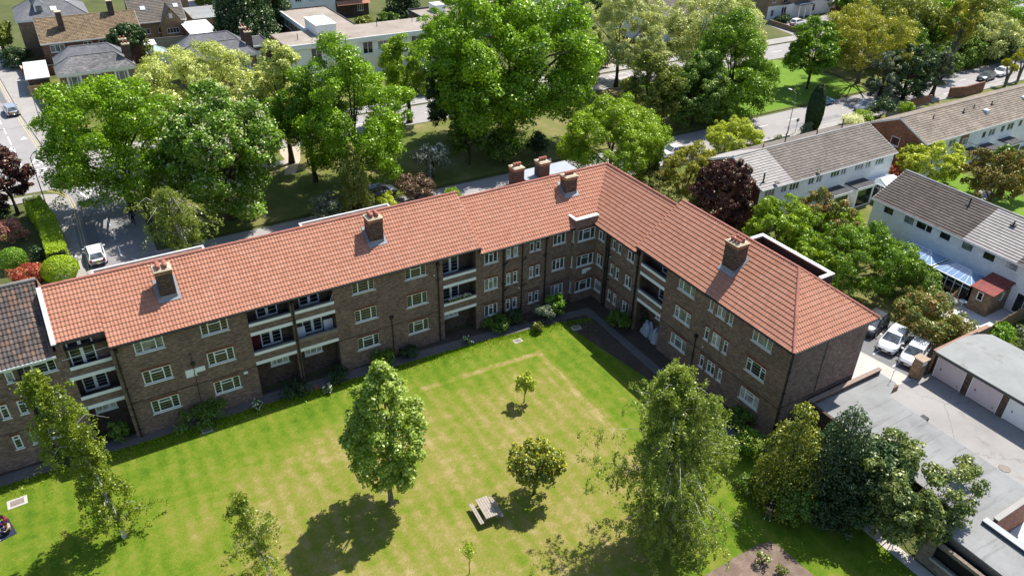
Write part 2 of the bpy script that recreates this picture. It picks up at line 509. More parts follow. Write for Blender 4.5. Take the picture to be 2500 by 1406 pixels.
T_DARK = tile_mat('tiles_weathered', [(.07, .06, .055), (.12, .095, .085), (.1, .085, .08), (.16, .12, .10), (.2, .12, .085), (.09, .08, .078)], .235, .36, (.5, 1.2))
T_BROWN = tile_mat('tiles_brown', [(.145, .122, .103), (.175, .15, .128), (.2, .172, .148), (.16, .137, .117)], .3, .36, (.5, 1.1), grime=(.26, .23, .18))
T_CBR = tile_mat('tiles_lichen', [(.19, .155, .12), (.24, .195, .155), (.28, .23, .185), (.21, .17, .135)], .3, .36, (.45, 1.15), grime=(.38, .32, .22))
T_GREY = tile_mat('tiles_pale_grey', [(.31, .29, .27), (.36, .335, .315), (.33, .31, .29)], .3, .36, (.6, 1.1))
T_BLK = tile_mat('tiles_dark_grey', [(.085, .07, .062), (.115, .095, .084), (.1, .082, .074), (.13, .11, .095)], .3, .36, (.5, 1.1), grime=(.17, .13, .09))
T_OLD = tile_mat('tiles_old_brown', [(.16, .115, .07), (.24, .17, .105), (.3, .22, .135), (.2, .14, .085)], .28, .34, (.5, 1.1), grime=(.3, .25, .13))
SLATE = tile_mat('slates_grey', [(.135, .135, .145), (.165, .165, .175), (.19, .19, .2), (.15, .148, .155)], .3, .25, (.55, 1.1), grime=(.24, .24, .23))
SLATE2 = tile_mat('slates_worn', [(.12, .115, .12), (.17, .165, .17), (.25, .24, .235), (.15, .14, .14)], .3, .25, (.5, 1.15), grime=(.3, .29, .26))
RIDGE = tile_mat('ridge_red', [(.36, .14, .1), (.42, .18, .13), (.38, .15, .11)], .45, 3, (.5, 1.1), grime=(.33, .2, .16))
WHITE = plain('paint_white', (.80, .81, .80), .45, .4, .05)
WHITE2 = plain('render_white', (.82, .835, .84), .7, .3, .06, .8)
BLACKM = plain('iron_black', (.018, .018, .02), .5, .4, .2)
LEAD = plain('lead_flashing', (.25, .26, .28), .55, .5, .2, 3)
TERRA = plain('terracotta', (.36, .14, .10), .8, .2, .15, 4)
CREAM = plain('stone_cap', (.5, .42, .3), .9, .2, .2, 4)
CONC = ground_mat('concrete_pale', [(.3, (.36, .335, .3)), (.55, (.47, .44, .4)), (.75, (.56, .53, .48))], .5, 30, .9)
GLASS = glass_mat('window_glass')
GLASS_C = glass_mat('window_glass_curtained', (.16, .17, .165), .12, .5)
GLASS_N = glass_mat('window_glass_net', (.34, .35, .35), .2, .4)
BAR = plain('glazing_bar', (.5, .49, .38), .5, .3, .05)
FELT = plain('roof_felt_dark', (.07, .07, .075), .85, .2, .3)
WOOD = plain('weathered_wood', (.33, .29, .245), .8, .2, .28, 5)
WOODF = plain('fence_wood', (.36, .24, .13), .85, .2, .25, 3)

# ================================================================= ground
def sheet(name, poly, z, mat, kind='structure', label=None, cat=None):
    m = MB(); m.face([(x, y, z) for x, y in poly])
    o = m.obj(name, mat); o['kind'] = kind
    if label: o['label'] = label
    if cat: o['category'] = cat
    return o
def rect(x0, y0, x1, y1): return [(x0, y0), (x1, y0), (x1, y1), (x0, y1)]
G_EARTH = ground_mat('ground_earth', [(.3, (.05, .06, .02)), (.5, (.085, .10, .03)), (.7, (.15, .14, .06))], .12, 9)
G_SOIL = ground_mat('bare_soil', [(.3, (.05, .04, .03)), (.55, (.085, .066, .05)), (.75, (.14, .11, .085))], 1.2, 14, .98, .8, .06)
G_MULCH = ground_mat('bark_mulch', [(.3, (.10, .072, .055)), (.5, (.185, .135, .105)), (.72, (.33, .255, .2))], 1.1, 18, .98, .9, .05)
G_TAR = ground_mat('asphalt', [(.3, (.19, .182, .188)), (.5, (.235, .227, .233)), (.72, (.28, .272, .278))], .25, 40, .92, .3, .01, cracks=True, stains=(.17, .163, .168))
G_TARL = ground_mat('asphalt_pale', [(.3, (.24, .225, .22)), (.5, (.30, .285, .28)), (.72, (.36, .345, .335))], .2, 40, .92, .3, .01)
G_TARD = ground_mat('asphalt_dark', [(.3, (.13, .13, .135)), (.5, (.17, .17, .175)), (.72, (.22, .22, .225))], .4, 40, .92, .3, .01)
G_PAVE = ground_mat('pavement_slabs', [(.3, (.25, .235, .22)), (.5, (.32, .305, .285)), (.72, (.39, .37, .345))], .5, 20, .92, .3, .01)
G_YARD = ground_mat('yard_concrete', [(.28, (.22, .208, .195)), (.5, (.29, .28, .268)), (.72, (.345, .335, .322))], .22, 26, .9, .3, .012, cracks=True, stains=(.19, .175, .16))
G_PATH = ground_mat('path_asphalt', [(.3, (.11, .102, .1)), (.5, (.135, .127, .122)), (.72, (.19, .18, .17))], .6, 25)
G_VERGE = ground_mat('verge_grass', [(.3, (.05, .085, .012)), (.46, (.10, .13, .022)), (.56, (.18, .17, .06)), (.7, (.34, .27, .15))], .13, 10, .95, .6, .05)
G_PARK = ground_mat('park_grass', [(.3, (.075, .15, .012)), (.5, (.12, .22, .018)), (.72, (.19, .25, .04))], .18, 10, .95, .6, .05)
G_PATIO = ground_mat('patio_slabs', [(.3, (.6, .585, .56)), (.55, (.68, .665, .645)), (.75, (.74, .725, .71))], .6, 14, .85)
G_GRAV = ground_mat('gravel_drive', [(.3, (.36, .3, .23)), (.55, (.47, .4, .32)), (.75, (.56, .49, .4))], .5, 20)

def lawn_material():
    m, nt, nd, lk = nmat('lawn_grass')
    p = gpos(nt)
    sx = N(nt, 'ShaderNodeSeparateXYZ'); lk.new(p, sx.inputs[0]); X, Y = sx.outputs[0], sx.outputs[1]
    def sm(v, a, b): return N(nt, 'ShaderNodeMapRange', interpolation_type='SMOOTHSTEP').outputs[0] if False else mr(v, a, b)
    def mr(v, a, b):
        n = N(nt, 'ShaderNodeMapRange', interpolation_type='SMOOTHSTEP'); lk.new(v, n.inputs[0]); n.inputs[1].default_value = a; n.inputs[2].default_value = b
        return n.outputs[0]
    # dry ground in the open middle, lush near the walls and in the far right corner
    wob = math_(nt, 'MULTIPLY', math_(nt, 'SUBTRACT', noise(nt, p, .16, 4), .5), 7)
    Xw = math_(nt, 'ADD', X, wob); Yw = math_(nt, 'ADD', Y, wob)
    dry = math_(nt, 'MULTIPLY', mr(Xw, 6, 20), math_(nt, 'SUBTRACT', 1, mr(Xw, 41, 43.4)))
    dry = math_(nt, 'MULTIPLY', dry, math_(nt, 'SUBTRACT', 1, mr(Yw, -9.5, -4.0)))
    dry = math_(nt, 'MULTIPLY', dry, math_(nt, 'SUBTRACT', 1, math_(nt, 'MULTIPLY', mr(math_(nt, 'ADD', Xw, math_(nt, 'MULTIPLY', Yw, -.9)), 59, 66), .85)))
    dry = math_(nt, 'ADD', math_(nt, 'MULTIPLY', dry, .62), .16)
    big = noise(nt, p, .33, 5, .62, .5); med = noise(nt, p, 1.5, 5, .7, .3); grain = noise(nt, p, 4.6, 4, .75); fine = noise(nt, p, 14, 3, .75); vf = noise(nt, p, 48, 2, .8)
    # mower stripes
    st = math_(nt, 'SINE', math_(nt, 'MULTIPLY', math_(nt, 'ADD', X, math_(nt, 'MULTIPLY', noise(nt, p, .2, 2), .8)), 5.2))
    st2 = math_(nt, 'SINE', math_(nt, 'MULTIPLY', math_(nt, 'ADD', math_(nt, 'MULTIPLY', X, .12), Y), 5.4))
    f = math_(nt, 'ADD', math_(nt, 'MULTIPLY', big, .62), math_(nt, 'MULTIPLY', med, .58))
    f = math_(nt, 'ADD', f, math_(nt, 'MULTIPLY', math_(nt, 'SUBTRACT', fine, .5), .42))
    f = math_(nt, 'ADD', f, math_(nt, 'MULTIPLY', math_(nt, 'SUBTRACT', vf, .5), .2))
    f = math_(nt, 'ADD', f, math_(nt, 'MULTIPLY', math_(nt, 'SUBTRACT', grain, .5), .5))
    f = math_(nt, 'ADD', f, math_(nt, 'MULTIPLY', math_(nt, 'ADD', st, math_(nt, 'MULTIPLY', st2, .3)), .05))
    f = math_(nt, 'ADD', f, math_(nt, 'SUBTRACT', math_(nt, 'MULTIPLY', math_(nt, 'SUBTRACT', dry, .5), .40), .065))
    # worn pale lines of an old pitch marking
    def seg(ax, ay, bx, by, w):
        dx, dy = bx-ax, by-ay; L = math.hypot(dx, dy); dx /= L; dy /= L
        px = math_(nt, 'SUBTRACT', X, ax); py = math_(nt, 'SUBTRACT', Y, ay)
        t = math_(nt, 'ADD', math_(nt, 'MULTIPLY', px, dx), math_(nt, 'MULTIPLY', py, dy))
        n_ = math_(nt, 'SUBTRACT', math_(nt, 'MULTIPLY', px, dy), math_(nt, 'MULTIPLY', py, dx))
        n_ = math_(nt, 'ADD', n_, math_(nt, 'MULTIPLY', math_(nt, 'SUBTRACT', med, .5), .55))
        inside = math_(nt, 'MULTIPLY', mr(t, -.4, .5), math_(nt, 'SUBTRACT', 1, mr(t, L-.5, L+.4)))
        return math_(nt, 'MULTIPLY', inside, math_(nt, 'SUBTRACT', 1, mr(math_(nt, 'ABSOLUTE', n_), w*.25, w)))
    ln = seg(30.8, -5.3, 42.0, -5.8, .42); ln = math_(nt, 'MAXIMUM', ln, seg(41.9, -5.8, 41.7, -17.5, .46))
    ln = math_(nt, 'MULTIPLY', ln, ramp(nt, [(.36, (.25,)*3), (.55, (1,)*3)], big))
    f = math_(nt, 'ADD', f, math_(nt, 'MULTIPLY', ln, .30))
    col = ramp(nt, [(.12, (.045, .105, .005)), (.34, (.095, .165, .009)), (.5, (.148, .195, .018)), (.64, (.205, .2, .04)), (.80, (.29, .24, .09)), (1, (.38, .315, .165))], f)
    col = mixc(nt, .55, col, ramp(nt, [(.25, (.6,)*3), (.5, (1,)*3), (.75, (1.3, 1.28, 1.2))], math_(nt, 'ADD', math_(nt, 'MULTIPLY', fine, .6), math_(nt, 'MULTIPLY', vf, .4))), 'MULTIPLY')
    finish(nt, col, .95, .15, math_(nt, 'ADD', fine, math_(nt, 'MULTIPLY', vf, .7)), .7, .05)
    return m
G_LAWN = lawn_material()

sheet('ground', rect(-2500, -2500, 3000, 3000), 0, G_EARTH)
sheet('lawn', [(-40, -70), (50.4, -70), (50.4, -31.6), (50.2, -24.4), (48.4, -18), (48.0, -13), (46.4, -3.4), (45, -2.8), (37.4, -1.8), (18.6, -.9), (-40, -.5)], .004, G_LAWN)
sheet('soil_bed', [(-40, .8), (-40, -.55), (18.6, -.95), (37.4, -1.85), (45.5, -2.75), (46.4, -3.4), (48.0, -13), (48.4, -18), (50.2, -24.4), (52, -24.4), (52, .8)], .008, G_SOIL)
sheet('path', [(-40, .75), (-40, -.6), (1.3, -.6), (10, -.75), (18.6, -.95), (37.4, -1.85), (45.5, -2.6), (48.9, -2.9), (49.25, -4.0), (49.0, -12), (49.0, -24), (49.85, -24), (49.95, -2.1), (45.5, -1.55), (37.4, -.75), (18.6, .35), (10.7, .5)], .012, G_PATH)
sheet('concrete_path', [(50.45, -31.6), (50.35, -60), (51.35, -60), (51.35, -31.6)], .012, CONC)
bed = sheet('flower_bed', [(30, -50), (31, -31), (34, -30.3), (38.7, -30.3), (41.5, -30.2), (43.6, -30.25), (44.25, -30.45), (44.55, -30.9), (44.7, -33.5), (44.8, -50)], .012, G_MULCH)
# service yards to the right
sheet('yard', [(59, -60), (59, -24.0), (65.4, -23.8), (69.6, -24.6), (69.6, -60)], .008, G_YARD)
sheet('driveway', [(61.0, -24.1), (61.0, 20.5), (66.8, 20.5), (66.9, -19.0), (67.6, -23.9), (67.4, -24.3)], .012, CONC)
sheet('car_park', [(66.8, 2), (66.9, -19.0), (67.6, -23.9), (69.3, -24.4), (73.6, -23.6), (73.6, 2)], .008, G_TARD)
sheet('rear_garden', [(-2, 9.6), (61, 9.6), (61, 20.5), (-2, 20.5)], .004, G_VERGE)
# streets
sheet('service_road', [(16.2, 22.2), (40, 22.2), (70, 21.8), (260, 21.8), (260, 28.8), (130, 28.6), (70, 28.4), (16.2, 28.8)], .008, G_TARL)
sheet('side_road', [(9.6, 10), (16.4, 10), (16.4, 49.6), (18.5, 50.6), (18.5, 58), (9.2, 58), (7.0, 51.5), (9.2, 49.4)], .006, G_TAR)
sheet('main_road', [(-300, 50.6), (18.5, 50.6), (260, 50.4), (260, 57.4), (18.5, 57.8), (9.1, 57.8), (9.1, 58.2), (-300, 57.8)], .008, G_TARL)
sheet('avenue', [(-6, 57.5), (8.9, 57.5), (6.1, 80), (3.5, 105), (-1, 150), (-9, 220), (-25, 220), (-16, 150), (-10, 105)], .010, G_TARL)
def slab(name, poly, z=.12, mat=None):
    m = MB(); m.prism(poly, -.05, z); o = m.obj(name, mat or G_PAVE); o['kind'] = 'structure'; return o
slab('pavement', [(9.0, 58.2), (6.1, 80), (3.5, 105), (-1, 150), (2.2, 150), (7.0, 105), (9.3, 82), (12.2, 62.0), (40, 61.0), (255, 61.0), (255, 58.0), (19, 58.2)])
slab('pavement_kerb_side', [(8.0, 24), (9.5, 24), (9.4, 46.5), (8.4, 48.6), (6.2, 49.6), (-80, 49.8), (-80, 48), (5.5, 47.8), (6.8, 46.5), (6.7, 24)])
for nm, poly in (('grass_verge', [(16.9, 29.3), (130, 29.1), (131.5, 31), (131.5, 48.4), (130, 49.9), (19.6, 50.0), (17.2, 48.2)]),):
    slab(nm, poly, .11, G_VERGE)
sheet('park_grass', [(97, 29.6), (130, 29.5), (131.2, 31), (131.2, 48.2), (130, 49.6), (97, 49.7)], .116, G_PARK)
slab('verge_grass_far', [(133, 29.2), (255, 29.4), (255, 50), (133, 50)], .11, G_VERGE)
sheet('footpath', [(35.2, 50.0), (38.4, 50.0), (36.9, 45.2), (35.0, 41.0), (33.6, 41.2), (35.1, 45.6)], .122, G_GRAV)
sheet('crossing_path', [(19.5, 45.4), (35.5, 44.6), (35.9, 46.0), (19.5, 47.0)], .119, G_PAVE)
slab('pavement_terrace', [(70, 20.2), (200, 19.9), (200, 21.5), (70, 21.6)])
sheet('terrace_garden', rect(73.7, -34, 200, 20), .004, G_VERGE)
sheet('terrace_lawn', rect(93.8, -30, 112, .9), .008, G_PARK)
sheet('terrace_path', [(94, -9.2), (100, -8.2), (106, -5.2), (112, -3.2), (112, -4.6), (106.4, -6.6), (100.4, -9.6), (94, -10.6)], .012, G_PAVE)
sheet('patio', [(78.2, -19.4), (85.0, -18.6), (85.0, -23.6), (77.6, -23.8)], .012, G_PATIO)
sheet('villa_drive', [(7.2, 80.5), (12, 79), (12, 74), (8.2, 72)], .008, G_GRAV)
sheet('villa_gardens', rect(8, 62.2, 62, 98), .004, G_VERGE)
sheet('road_patch', [(2.6, 61), (5.0, 61.2), (4.6, 65.5), (2.4, 65.2)], .0125, G_TARD)
sheet('road_patch', [(3.6, 88), (4.4, 88), (3.2, 100), (2.4, 100)], .0125, G_TARD)
sheet('road_patch', [(10.3, 33), (11.4, 33), (11.4, 41), (10.3, 41)], .0105, G_TARD)
sheet('road_patch', [(104, 22.5), (116, 22.5), (116, 23.6), (104, 23.6)], .0105, G_TAR)
sheet('frontage_drive', [(96, 61.2), (112, 61.2), (113, 72), (98, 72)], .008, G_GRAV)
sheet('far_drive', [(36, 116), (52, 114), (54, 150), (38, 150)], .008, CONC)
sheet('court_drive', [(148, 61.2), (180, 61.2), (182, 71), (150, 71)], .008, G_TARL)

# ------------------------------------------------ painted road markings
PAINT = plain('road_paint', (.78, .78, .76), .7, .3, .1, 6)
PAINTY = plain('road_paint_yellow', (.62, .5, .2), .7, .3, .15, 6)
def stripe(m, a, b, w, z=.016):
    a, b = Vector((*a, z)), Vector((*b, z)); d = (b-a).normalized(); n = Vector((-d.y, d.x, 0))*w/2
    m.face([a-n, b-n, b+n, a+n])
def dash(m, a, b, w, on, off, z=.016):
    L = math.dist(a, b); t = 0
    while t < L:
        e = min(L, t+on); f = lambda q: (a[0]+(b[0]-a[0])*q/L, a[1]+(b[1]-a[1])*q/L)
        stripe(m, f(t), f(e), w, z); t += on+off
m = MB()
dash(m, (5.3, 59.0), (3.6, 76), .14, 3.6, 1.2); dash(m, (3.4, 78), (-1.0, 120), .12, 2, 4)
for y in (57.2, 57.8): dash(m, (5.4, y), (9.0, y+.1), .22, .62, .32)
dash(m, (5.2, 56.3), (9, 56.4), .12, 3, 1)
for (cx, cy, w, l) in ((6.9, 60.6, 1.5, 2.6),):      # give way triangle, outline
    P3 = [(cx-w/2, cy-l/2), (cx+w/2, cy-l/2), (cx, cy+l/2)]
    for i in range(3): stripe(m, P3[i], P3[(i+1) % 3], .24)
for (cx, cy) in ((4.3, 67.2), (5.9, 70.6)):
    m.face([(cx-.45, cy-.55, .016), (cx+.45, cy-.55, .016), (cx, cy+.6, .016)])
dash(m, (13.0, 29.5), (12.6, 48), .12, 2.2, 1.7)
for i in range(6):
    a = R_(95-14*i); b = R_(95-14*(i+1))
    if i % 3 != 2: stripe(m, (16.9-3.9*math.sin(a), 29.5-4.2+4.2*math.cos(R_(14*i)) ), (16.9-3.9*math.sin(b), 29.5-4.2+4.2*math.cos(R_(14*(i+1)))), .12)
P3 = [(10.8, 48.2), (12.1, 48.2), (11.45, 45.8)]
for i in range(3): stripe(m, P3[i], P3[(i+1) % 3], .22)
for y in (49.6, 50.2): dash(m, (9.6, y), (16, y), .22, .6, .35)
dash(m, (22, 54.2), (250, 54.0), .13, 3, 3.2); dash(m, (-60, 54.2), (4, 54.2), .13, 3, 3.2)
for (x0, x1, y0, y1) in ((91.6, 94.6, 54.8, 56.6), (96.0, 99.6, 54.6, 56.6), (87, 90, 54.8, 56.6)):
    stripe(m, (x0, y0), (x1, y0), .13); stripe(m, (x1, y0), (x1, y1), .13); stripe(m, (x0, y1), (x1, y1), .13); stripe(m, (x0, y0), (x0, y1), .13)
stripe(m, (88, 50.95), (97, 50.95), .13); stripe(m, (148, 50.9), (166, 50.9), .13); dash(m, (140, 55.6), (170, 55.6), .13, 3, 1.5)
dash(m, (20, 25.4), (240, 25.2), .1, 2, 4.2)
stripe(m, (140.5, 21.9), (141.5, 20.6), .12); stripe(m, (140.5, 21.9), (147, 22.0), .12)
for x in (68.7, 69.0): pass
for y in (-18.6, -20.6, -22.6): stripe(m, (67.6, y+.2), (71.8, y+.5), .1)
o = m.obj('road_markings', PAINT); o['kind'] = 'structure'
m = MB()
for d in (0, .28):
    pts = [(9.75+d, 27), (9.75+d, 44), (9.5+d, 46.8), (8.7+d, 48.9+d*.4), (7.4, 50.3+d)]
    for a, b in zip(pts, pts[1:]): stripe(m, a, b, .06)
    for a, b in zip([(8.4-d, 59), (6.0-d, 78), (3.5-d, 103)], [(6.0-d, 78), (3.5-d, 103)]): stripe(m, a, b, .06)
o = m.obj('road_markings_yellow', PAINTY); o['kind'] = 'structure'

# ================================================================= windows (shared meshes)
def win_mesh(w, h, lights, vents=(), bars=3, key=None, fr=.082, open_=None):
    """w x h casement. lights: list of fractions; vents: indexes with a top fanlight. Origin bottom centre, faces -y"""
    k = ('W', w, h, tuple(lights), tuple(vents), bars)
    if k in MATS: return MATS[k]
    f = MB(); g = MB(); y0, y1 = -.03, .05
    f.mi = 0
    f.box(-w/2, y0, 0, w/2, y1, fr); f.box(-w/2, y0, h-fr, w/2, y1, h)
    xs = [-w/2]
    for q in lights: xs.append(xs[-1]+q*w)
    for i, x in enumerate(xs):
        ww = fr if i in (0, len(xs)-1) else fr*.95
        a = x if i == 0 else (x-ww if i == len(xs)-1 else x-ww/2)
        f.box(a, y0, fr, a+ww, y1, h-fr)
    for i in range(len(lights)):
        a, b = xs[i]+fr*.6, xs[i+1]-fr*.6
        if i == 0: a = xs[0]+fr
        if i == len(lights)-1: b = xs[-1]-fr
        zt = h-fr
        if i in vents:
            zc = h*.70; f.box(a, y0+.002, zc-.035, b, y1-.002, zc+.035); zt = zc-.035
            f.box(a, y0-.012, zc+.035, a+.035, y0, h-fr); f.box(b-.035, y0-.012, zc+.035, b, y0, h-fr); f.box(a, y0-.012, h-fr-.035, b, y0, h-fr)
        f.mi = 1
        nb = bars if i not in vents else max(1, bars-1)
        for j in range(1, nb+1):
            z = fr+(zt-fr)*j/(nb+1); f.box(a, .0, z-.009, b, .03, z+.009)
        f.mi = 0
    g.box(-w/2+.03, .012, .03, w/2-.03, .026, h-.03)
    s = MB().box(-w/2-.06, -.12, -.07, w/2+.06, .05, -.001)
    r = (f.me('window', [WHITE, BAR]), g.me('pane', GLASS), g.me('pane_curtained', GLASS_C), g.me('pane_net', GLASS_N), s.me('sill', WHITE))
    MATS[k] = r; return r
def put_window(parent, spec, loc, rz, glass=0, sill=True, label=None, name='window'):
    o = link(name, spec[0], parent, loc, rz)
    link('pane', spec[1+glass], o)
    if sill: link('sill', spec[4], o)
    if label: o['label'] = label
    return o
def door_mesh(w, h):
    k = ('D', w, h)
    if k in MATS: return MATS[k]
    f = MB(); f.mi = 0
    f.box(-w/2, -.03, 0, -w/2+.09, .05, h); f.box(w/2-.09, -.03, 0, w/2, .05, h); f.box(-w/2, -.03, h-.08, w/2, .05, h); f.box(-.11, -.03, 0, .11, .05, h-.08)
    for a, b in ((-w/2+.09, -.11), (.11, w/2-.09)):
        f.box(a, -.028, 0, b, .048, .16)
    f.mi = 1
    for a, b in ((-w/2+.09, -.11), (.11, w/2-.09)):
        for j in range(1, 6):
            z = .16+(h-.24)*j/6; f.box(a, 0, z-.012, b, .03, z+.012)
    g = MB().box(-w/2+.05, .012, .05, w/2-.05, .026, h-.05)
    r = (f.me('balcony_door', [WHITE, BAR]), g.me('pane', GLASS), g.me('pane', GLASS_C), g.me('pane', GLASS_N), None)
    MATS[k] = r; return r

# ================================================================= the L shaped apartment block
APT = empty('apartment_block', (30, 0, 0), 0, 'brown brick L-shaped three storey block with a new red tiled roof round the lawn', 'apartment building')
def A(o):        # parent into the block while keeping world coordinates
    o.parent = APT; o.location = Vector(o.location)-Vector((30, 0, 0)); return o
SA = [1.65, 4.40, 7.15]; SB = [1.02, 3.80, 6.52]; WH = 1.17
EA, EB = 8.6, 7.98          # eave heights
rng = random.Random(7)
gl = lambda: rng.choices((0, 1, 2), (.62, .25, .13))[0]
W3 = [win_mesh(1.95, WH, (.27, .46, .27), v) for v in ((1,), (), (0, 2))]
W2c = win_mesh(1.38, WH, (.34, .32, .34), (1,)); WN = win_mesh(.48, WH, (1,), (0,)); WN2 = win_mesh(.48, WH, (1,), ())
WC = win_mesh(.95, WH, (.5, .5), (0,)); WC2 = win_mesh(.95, WH, (1,), (0,)); WB = win_mesh(1.9, WH, (.28, .44, .28), (1,)); WM = win_mesh(.9, WH, (.5, .5), (0, 1)); WG = win_mesh(1.45, .85, (.33, .34, .33), (), 1)
WS = win_mesh(.3, WH, (1,), (), 2)
wall1_holes = []     # (u0,v0,u1,v1) on wing one plane y=0, u measured from x=10.27
X0 = 10.27
wins1 = []
def w1(spec, xc, w, rows, vents=None):
    for r, z in enumerate(rows):
        wall1_holes.append((xc-w/2-X0, z, xc+w/2-X0, z+WH))
        wins1.append((spec if not isinstance(spec, list) else spec[vents[r]], xc, z))
w1(W3, 12.73, 1.95, SA, (0, 0, 0)); w1(W3, 17.22, 1.95, SA, (0, 0, 0)); w1(W3, 28.75, 1.85, SA, (0, 1, 1)); w1(W3, 33.33, 1.85, SA, (0, 1, 0))
w1(W2c, 40.47, 1.36, SB); w1(WN, 42.25, .46, SB); w1(WN, 42.96, .46, SB); w1(WN, 44.66, .44, SB); w1(WN, 45.34, .44, SB); w1(W2c, 47.6, 1.38, SB)
# recessed balconies: (x0, x1, dz)
BALC1 = [(19.6, 22.8, .70), (23.1, 26.25, .70), (35.78, 38.96, 0.0)]
def balc_openings(dz):
    return [(0, 2.54+dz), (3.72+dz, 5.28+dz), (6.40+dz, 8.42)]
m = MB()
hs = list(wall1_holes)
for x0, x1, dz in BALC1:
    for a, b in balc_openings(dz): hs.append((x0-X0, a, x1-X0, b))
def wall_quads(P, U, L, H, hs, inward, plain_depth=.12):
    mm = MB(); mm.holes(P, U, (0, 0, 1), L, H, hs, plain_depth, inward); return mm
# A part and B part have different tops
mA = wall_quads((X0, 0, 0), (1, 0, 0), 39.2-X0, EA-.02, [h for h in hs if h[2]+X0 < 39.3], (0, 1, 0))
mB_ = MB().holes((39.2, 0, 0), (1, 0, 0), (0, 0, 1), 48.95-39.2, EB+.05, [(h[0]+X0-39.2, h[1], h[2]+X0-39.2, h[3]) for h in hs if h[0]+X0 > 39.3], .12, (0, 1, 0))
mA.mesh(mB_.v, mB_.f)
# bay in the inner corner
bayw = [(49.3-48.95, z, 51.2-48.95, z+WH) for z in SB]
mA.holes((48.95, -.55, 0), (1, 0, 0), (0, 0, 1), 51.39-48.95, 8.78, bayw, .12, (0, 1, 0))
mA.holes((48.95, 0, 0), (0, -1, 0), (0, 0, 1), .55, 8.78, [(.12, z, .42, z+WH) for z in SB], .1, (1, 0, 0))
mA.box(48.95, -.30, 8.0, 51.39, -.25, 8.78); mA.box(49.0, -.3, 7.9, 49.06, 1.2, 8.78)
# wing two, B then A, plane x = 51.39, U = -y
B2h = [(-yc-w/2-.55, z, -yc+w/2-.55, z+WH) for yc, w in ((-1.3, .95), (-3.17, .46), (-4.0, .46), (-5.62, .95)) for z in SB]
mA.holes((51.39, -.55, 0), (0, -1, 0), (0, 0, 1), 6.65-.55, EB+.05, B2h, .12, (1, 0, 0))
A2 = [(-12.78, 1.9), (-15.68, .46), (-16.74, .9), (-17.77, .46), (-20.97, 1.9)]
A2h = [(-yc-w/2-6.65, z, -yc+w/2-6.65, z+WH) for yc, w in A2 for z in SA]
A2h += [(7.1-6.65, a, 10.3-6.65, b) for a, b in balc_openings(.72)]
mA.holes((51.39, -6.65, 0), (0, -1, 0), (0, 0, 1), 23.65-6.65, EA-.02, A2h, .12, (1, 0, 0))
# gable end facing the garages, back walls, party wall
mA.holes((51.39, -23.65, 0), (1, 0, 0), (0, 0, 1), 59.75-51.39, EA-.02, [], .1, (0, 1, 0))
mA.face([(59.75, -23.65, 0), (59.75, -23.65, EA-.02), (59.75, 8.15, EA-.02), (59.75, 8.15, 0)][::-1])
mA.face([(59.75, 8.15, 0), (59.75, 8.15, EA-.05), (7.2, 8.15, EA-.05), (7.2, 8.15, 0)][::-1])
A(mA.obj('wall', BR_MAIN))
# balcony recess interiors
def recess(mm, P, U, w, dz, depth=1.15):
    """P: left end of the opening on the facade at z=0; U along; inner walls, floors, ceilings"""
    P, U = Vector(P), Vector(U); I = Vector((-U.y, U.x, 0))          # inward
    z0 = 0
    for a, b in balc_openings(dz):
        lo = a-.45 if a > 0 else 0
        A0, B0 = P+U*0, P+U*w
        q = lambda p, z: Vector((p.x, p.y, z))
        mm.face([q(A0+I*depth, lo), q(B0+I*depth, lo), q(B0+I*depth, b), q(A0+I*depth, b)])
        mm.face([q(A0+I*.12, lo), q(A0+I*depth, lo), q(A0+I*depth, b), q(A0+I*.12, b)])
        mm.face([q(B0+I*.12, lo), q(B0+I*.12, b), q(B0+I*depth, b), q(B0+I*depth, lo)])
        mm.face([q(A0, b), q(B0, b), q(B0+I*depth, b), q(A0+I*depth, b)])
        if a > 0:
            mm.face([q(A0+I*.12, lo), q(B0+I*.12, lo), q(B0+I*depth, lo), q(A0+I*depth, lo)])
            mm.face([q(A0+I*.12, lo), q(B0+I*.12, lo), q(B0+I*.12, a), q(A0+I*.12, a)])
def balcony(P, U, w, dz, rz, doors, ground_win, deco=None, stone=False, depth=1.15):
    P, U = Vector(P), Vector(U); O = Vector((U.y, -U.x, 0)); I = -O
    e = A(empty('balcony', P, rz))
    mm = MB(); recess(mm, P-P, U, w, dz, depth)
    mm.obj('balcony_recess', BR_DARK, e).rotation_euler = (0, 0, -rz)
    def bar(name, z0, z1, mat, out=.035):
        b = MB(); b.box(0, -out, z0, w, .10, z1); return b.obj(name, mat, e)
    for lvl, (a, b) in enumerate(balc_openings(dz)):
        if lvl > 0:
            old = stone and lvl == 1
            pp = bar('parapet_band', a-.27, a, plain('old_stone', (.24, .2, .16), .9, .2, .35, 5) if old else WHITE2, .035)
            MB().box(-.0, -.06, a, w, .16, a+.05).obj('coping', plain('slate_coping', (.2, .2, .21), .8, .2, .2), e)
        if lvl < 2: bar('lintel_band', b, b+.29, WHITE2, .03)
        if lvl > 0:
            A(put_window(None, door_mesh(1.62, 2.15 if lvl == 1 else 2.2), P+U*w*doors+I*(depth-.05)+Vector((0, 0, a-.45)), rz, 0, False, name='balcony_door'))
        else:
            A(put_window(None, WG, P+U*w*ground_win+I*(depth-.05)+Vector((0, 0, 1.4+dz*.75)), rz, 2 if rz == 0 else 0))
    return e
balcony((19.6, 0, 0), (1, 0, 0), 3.2, .70, 0, .52, .62)
balcony((23.1, 0, 0), (1, 0, 0), 3.15, .70, 0, .47, .40, stone=True)
balcony((35.78, 0, 0), (1, 0, 0), 3.18, 0, 0, .38, .36)
balcony((51.39, -7.1, 0), (0, -1, 0), 3.2, .72, -math.pi/2, .72, .70)
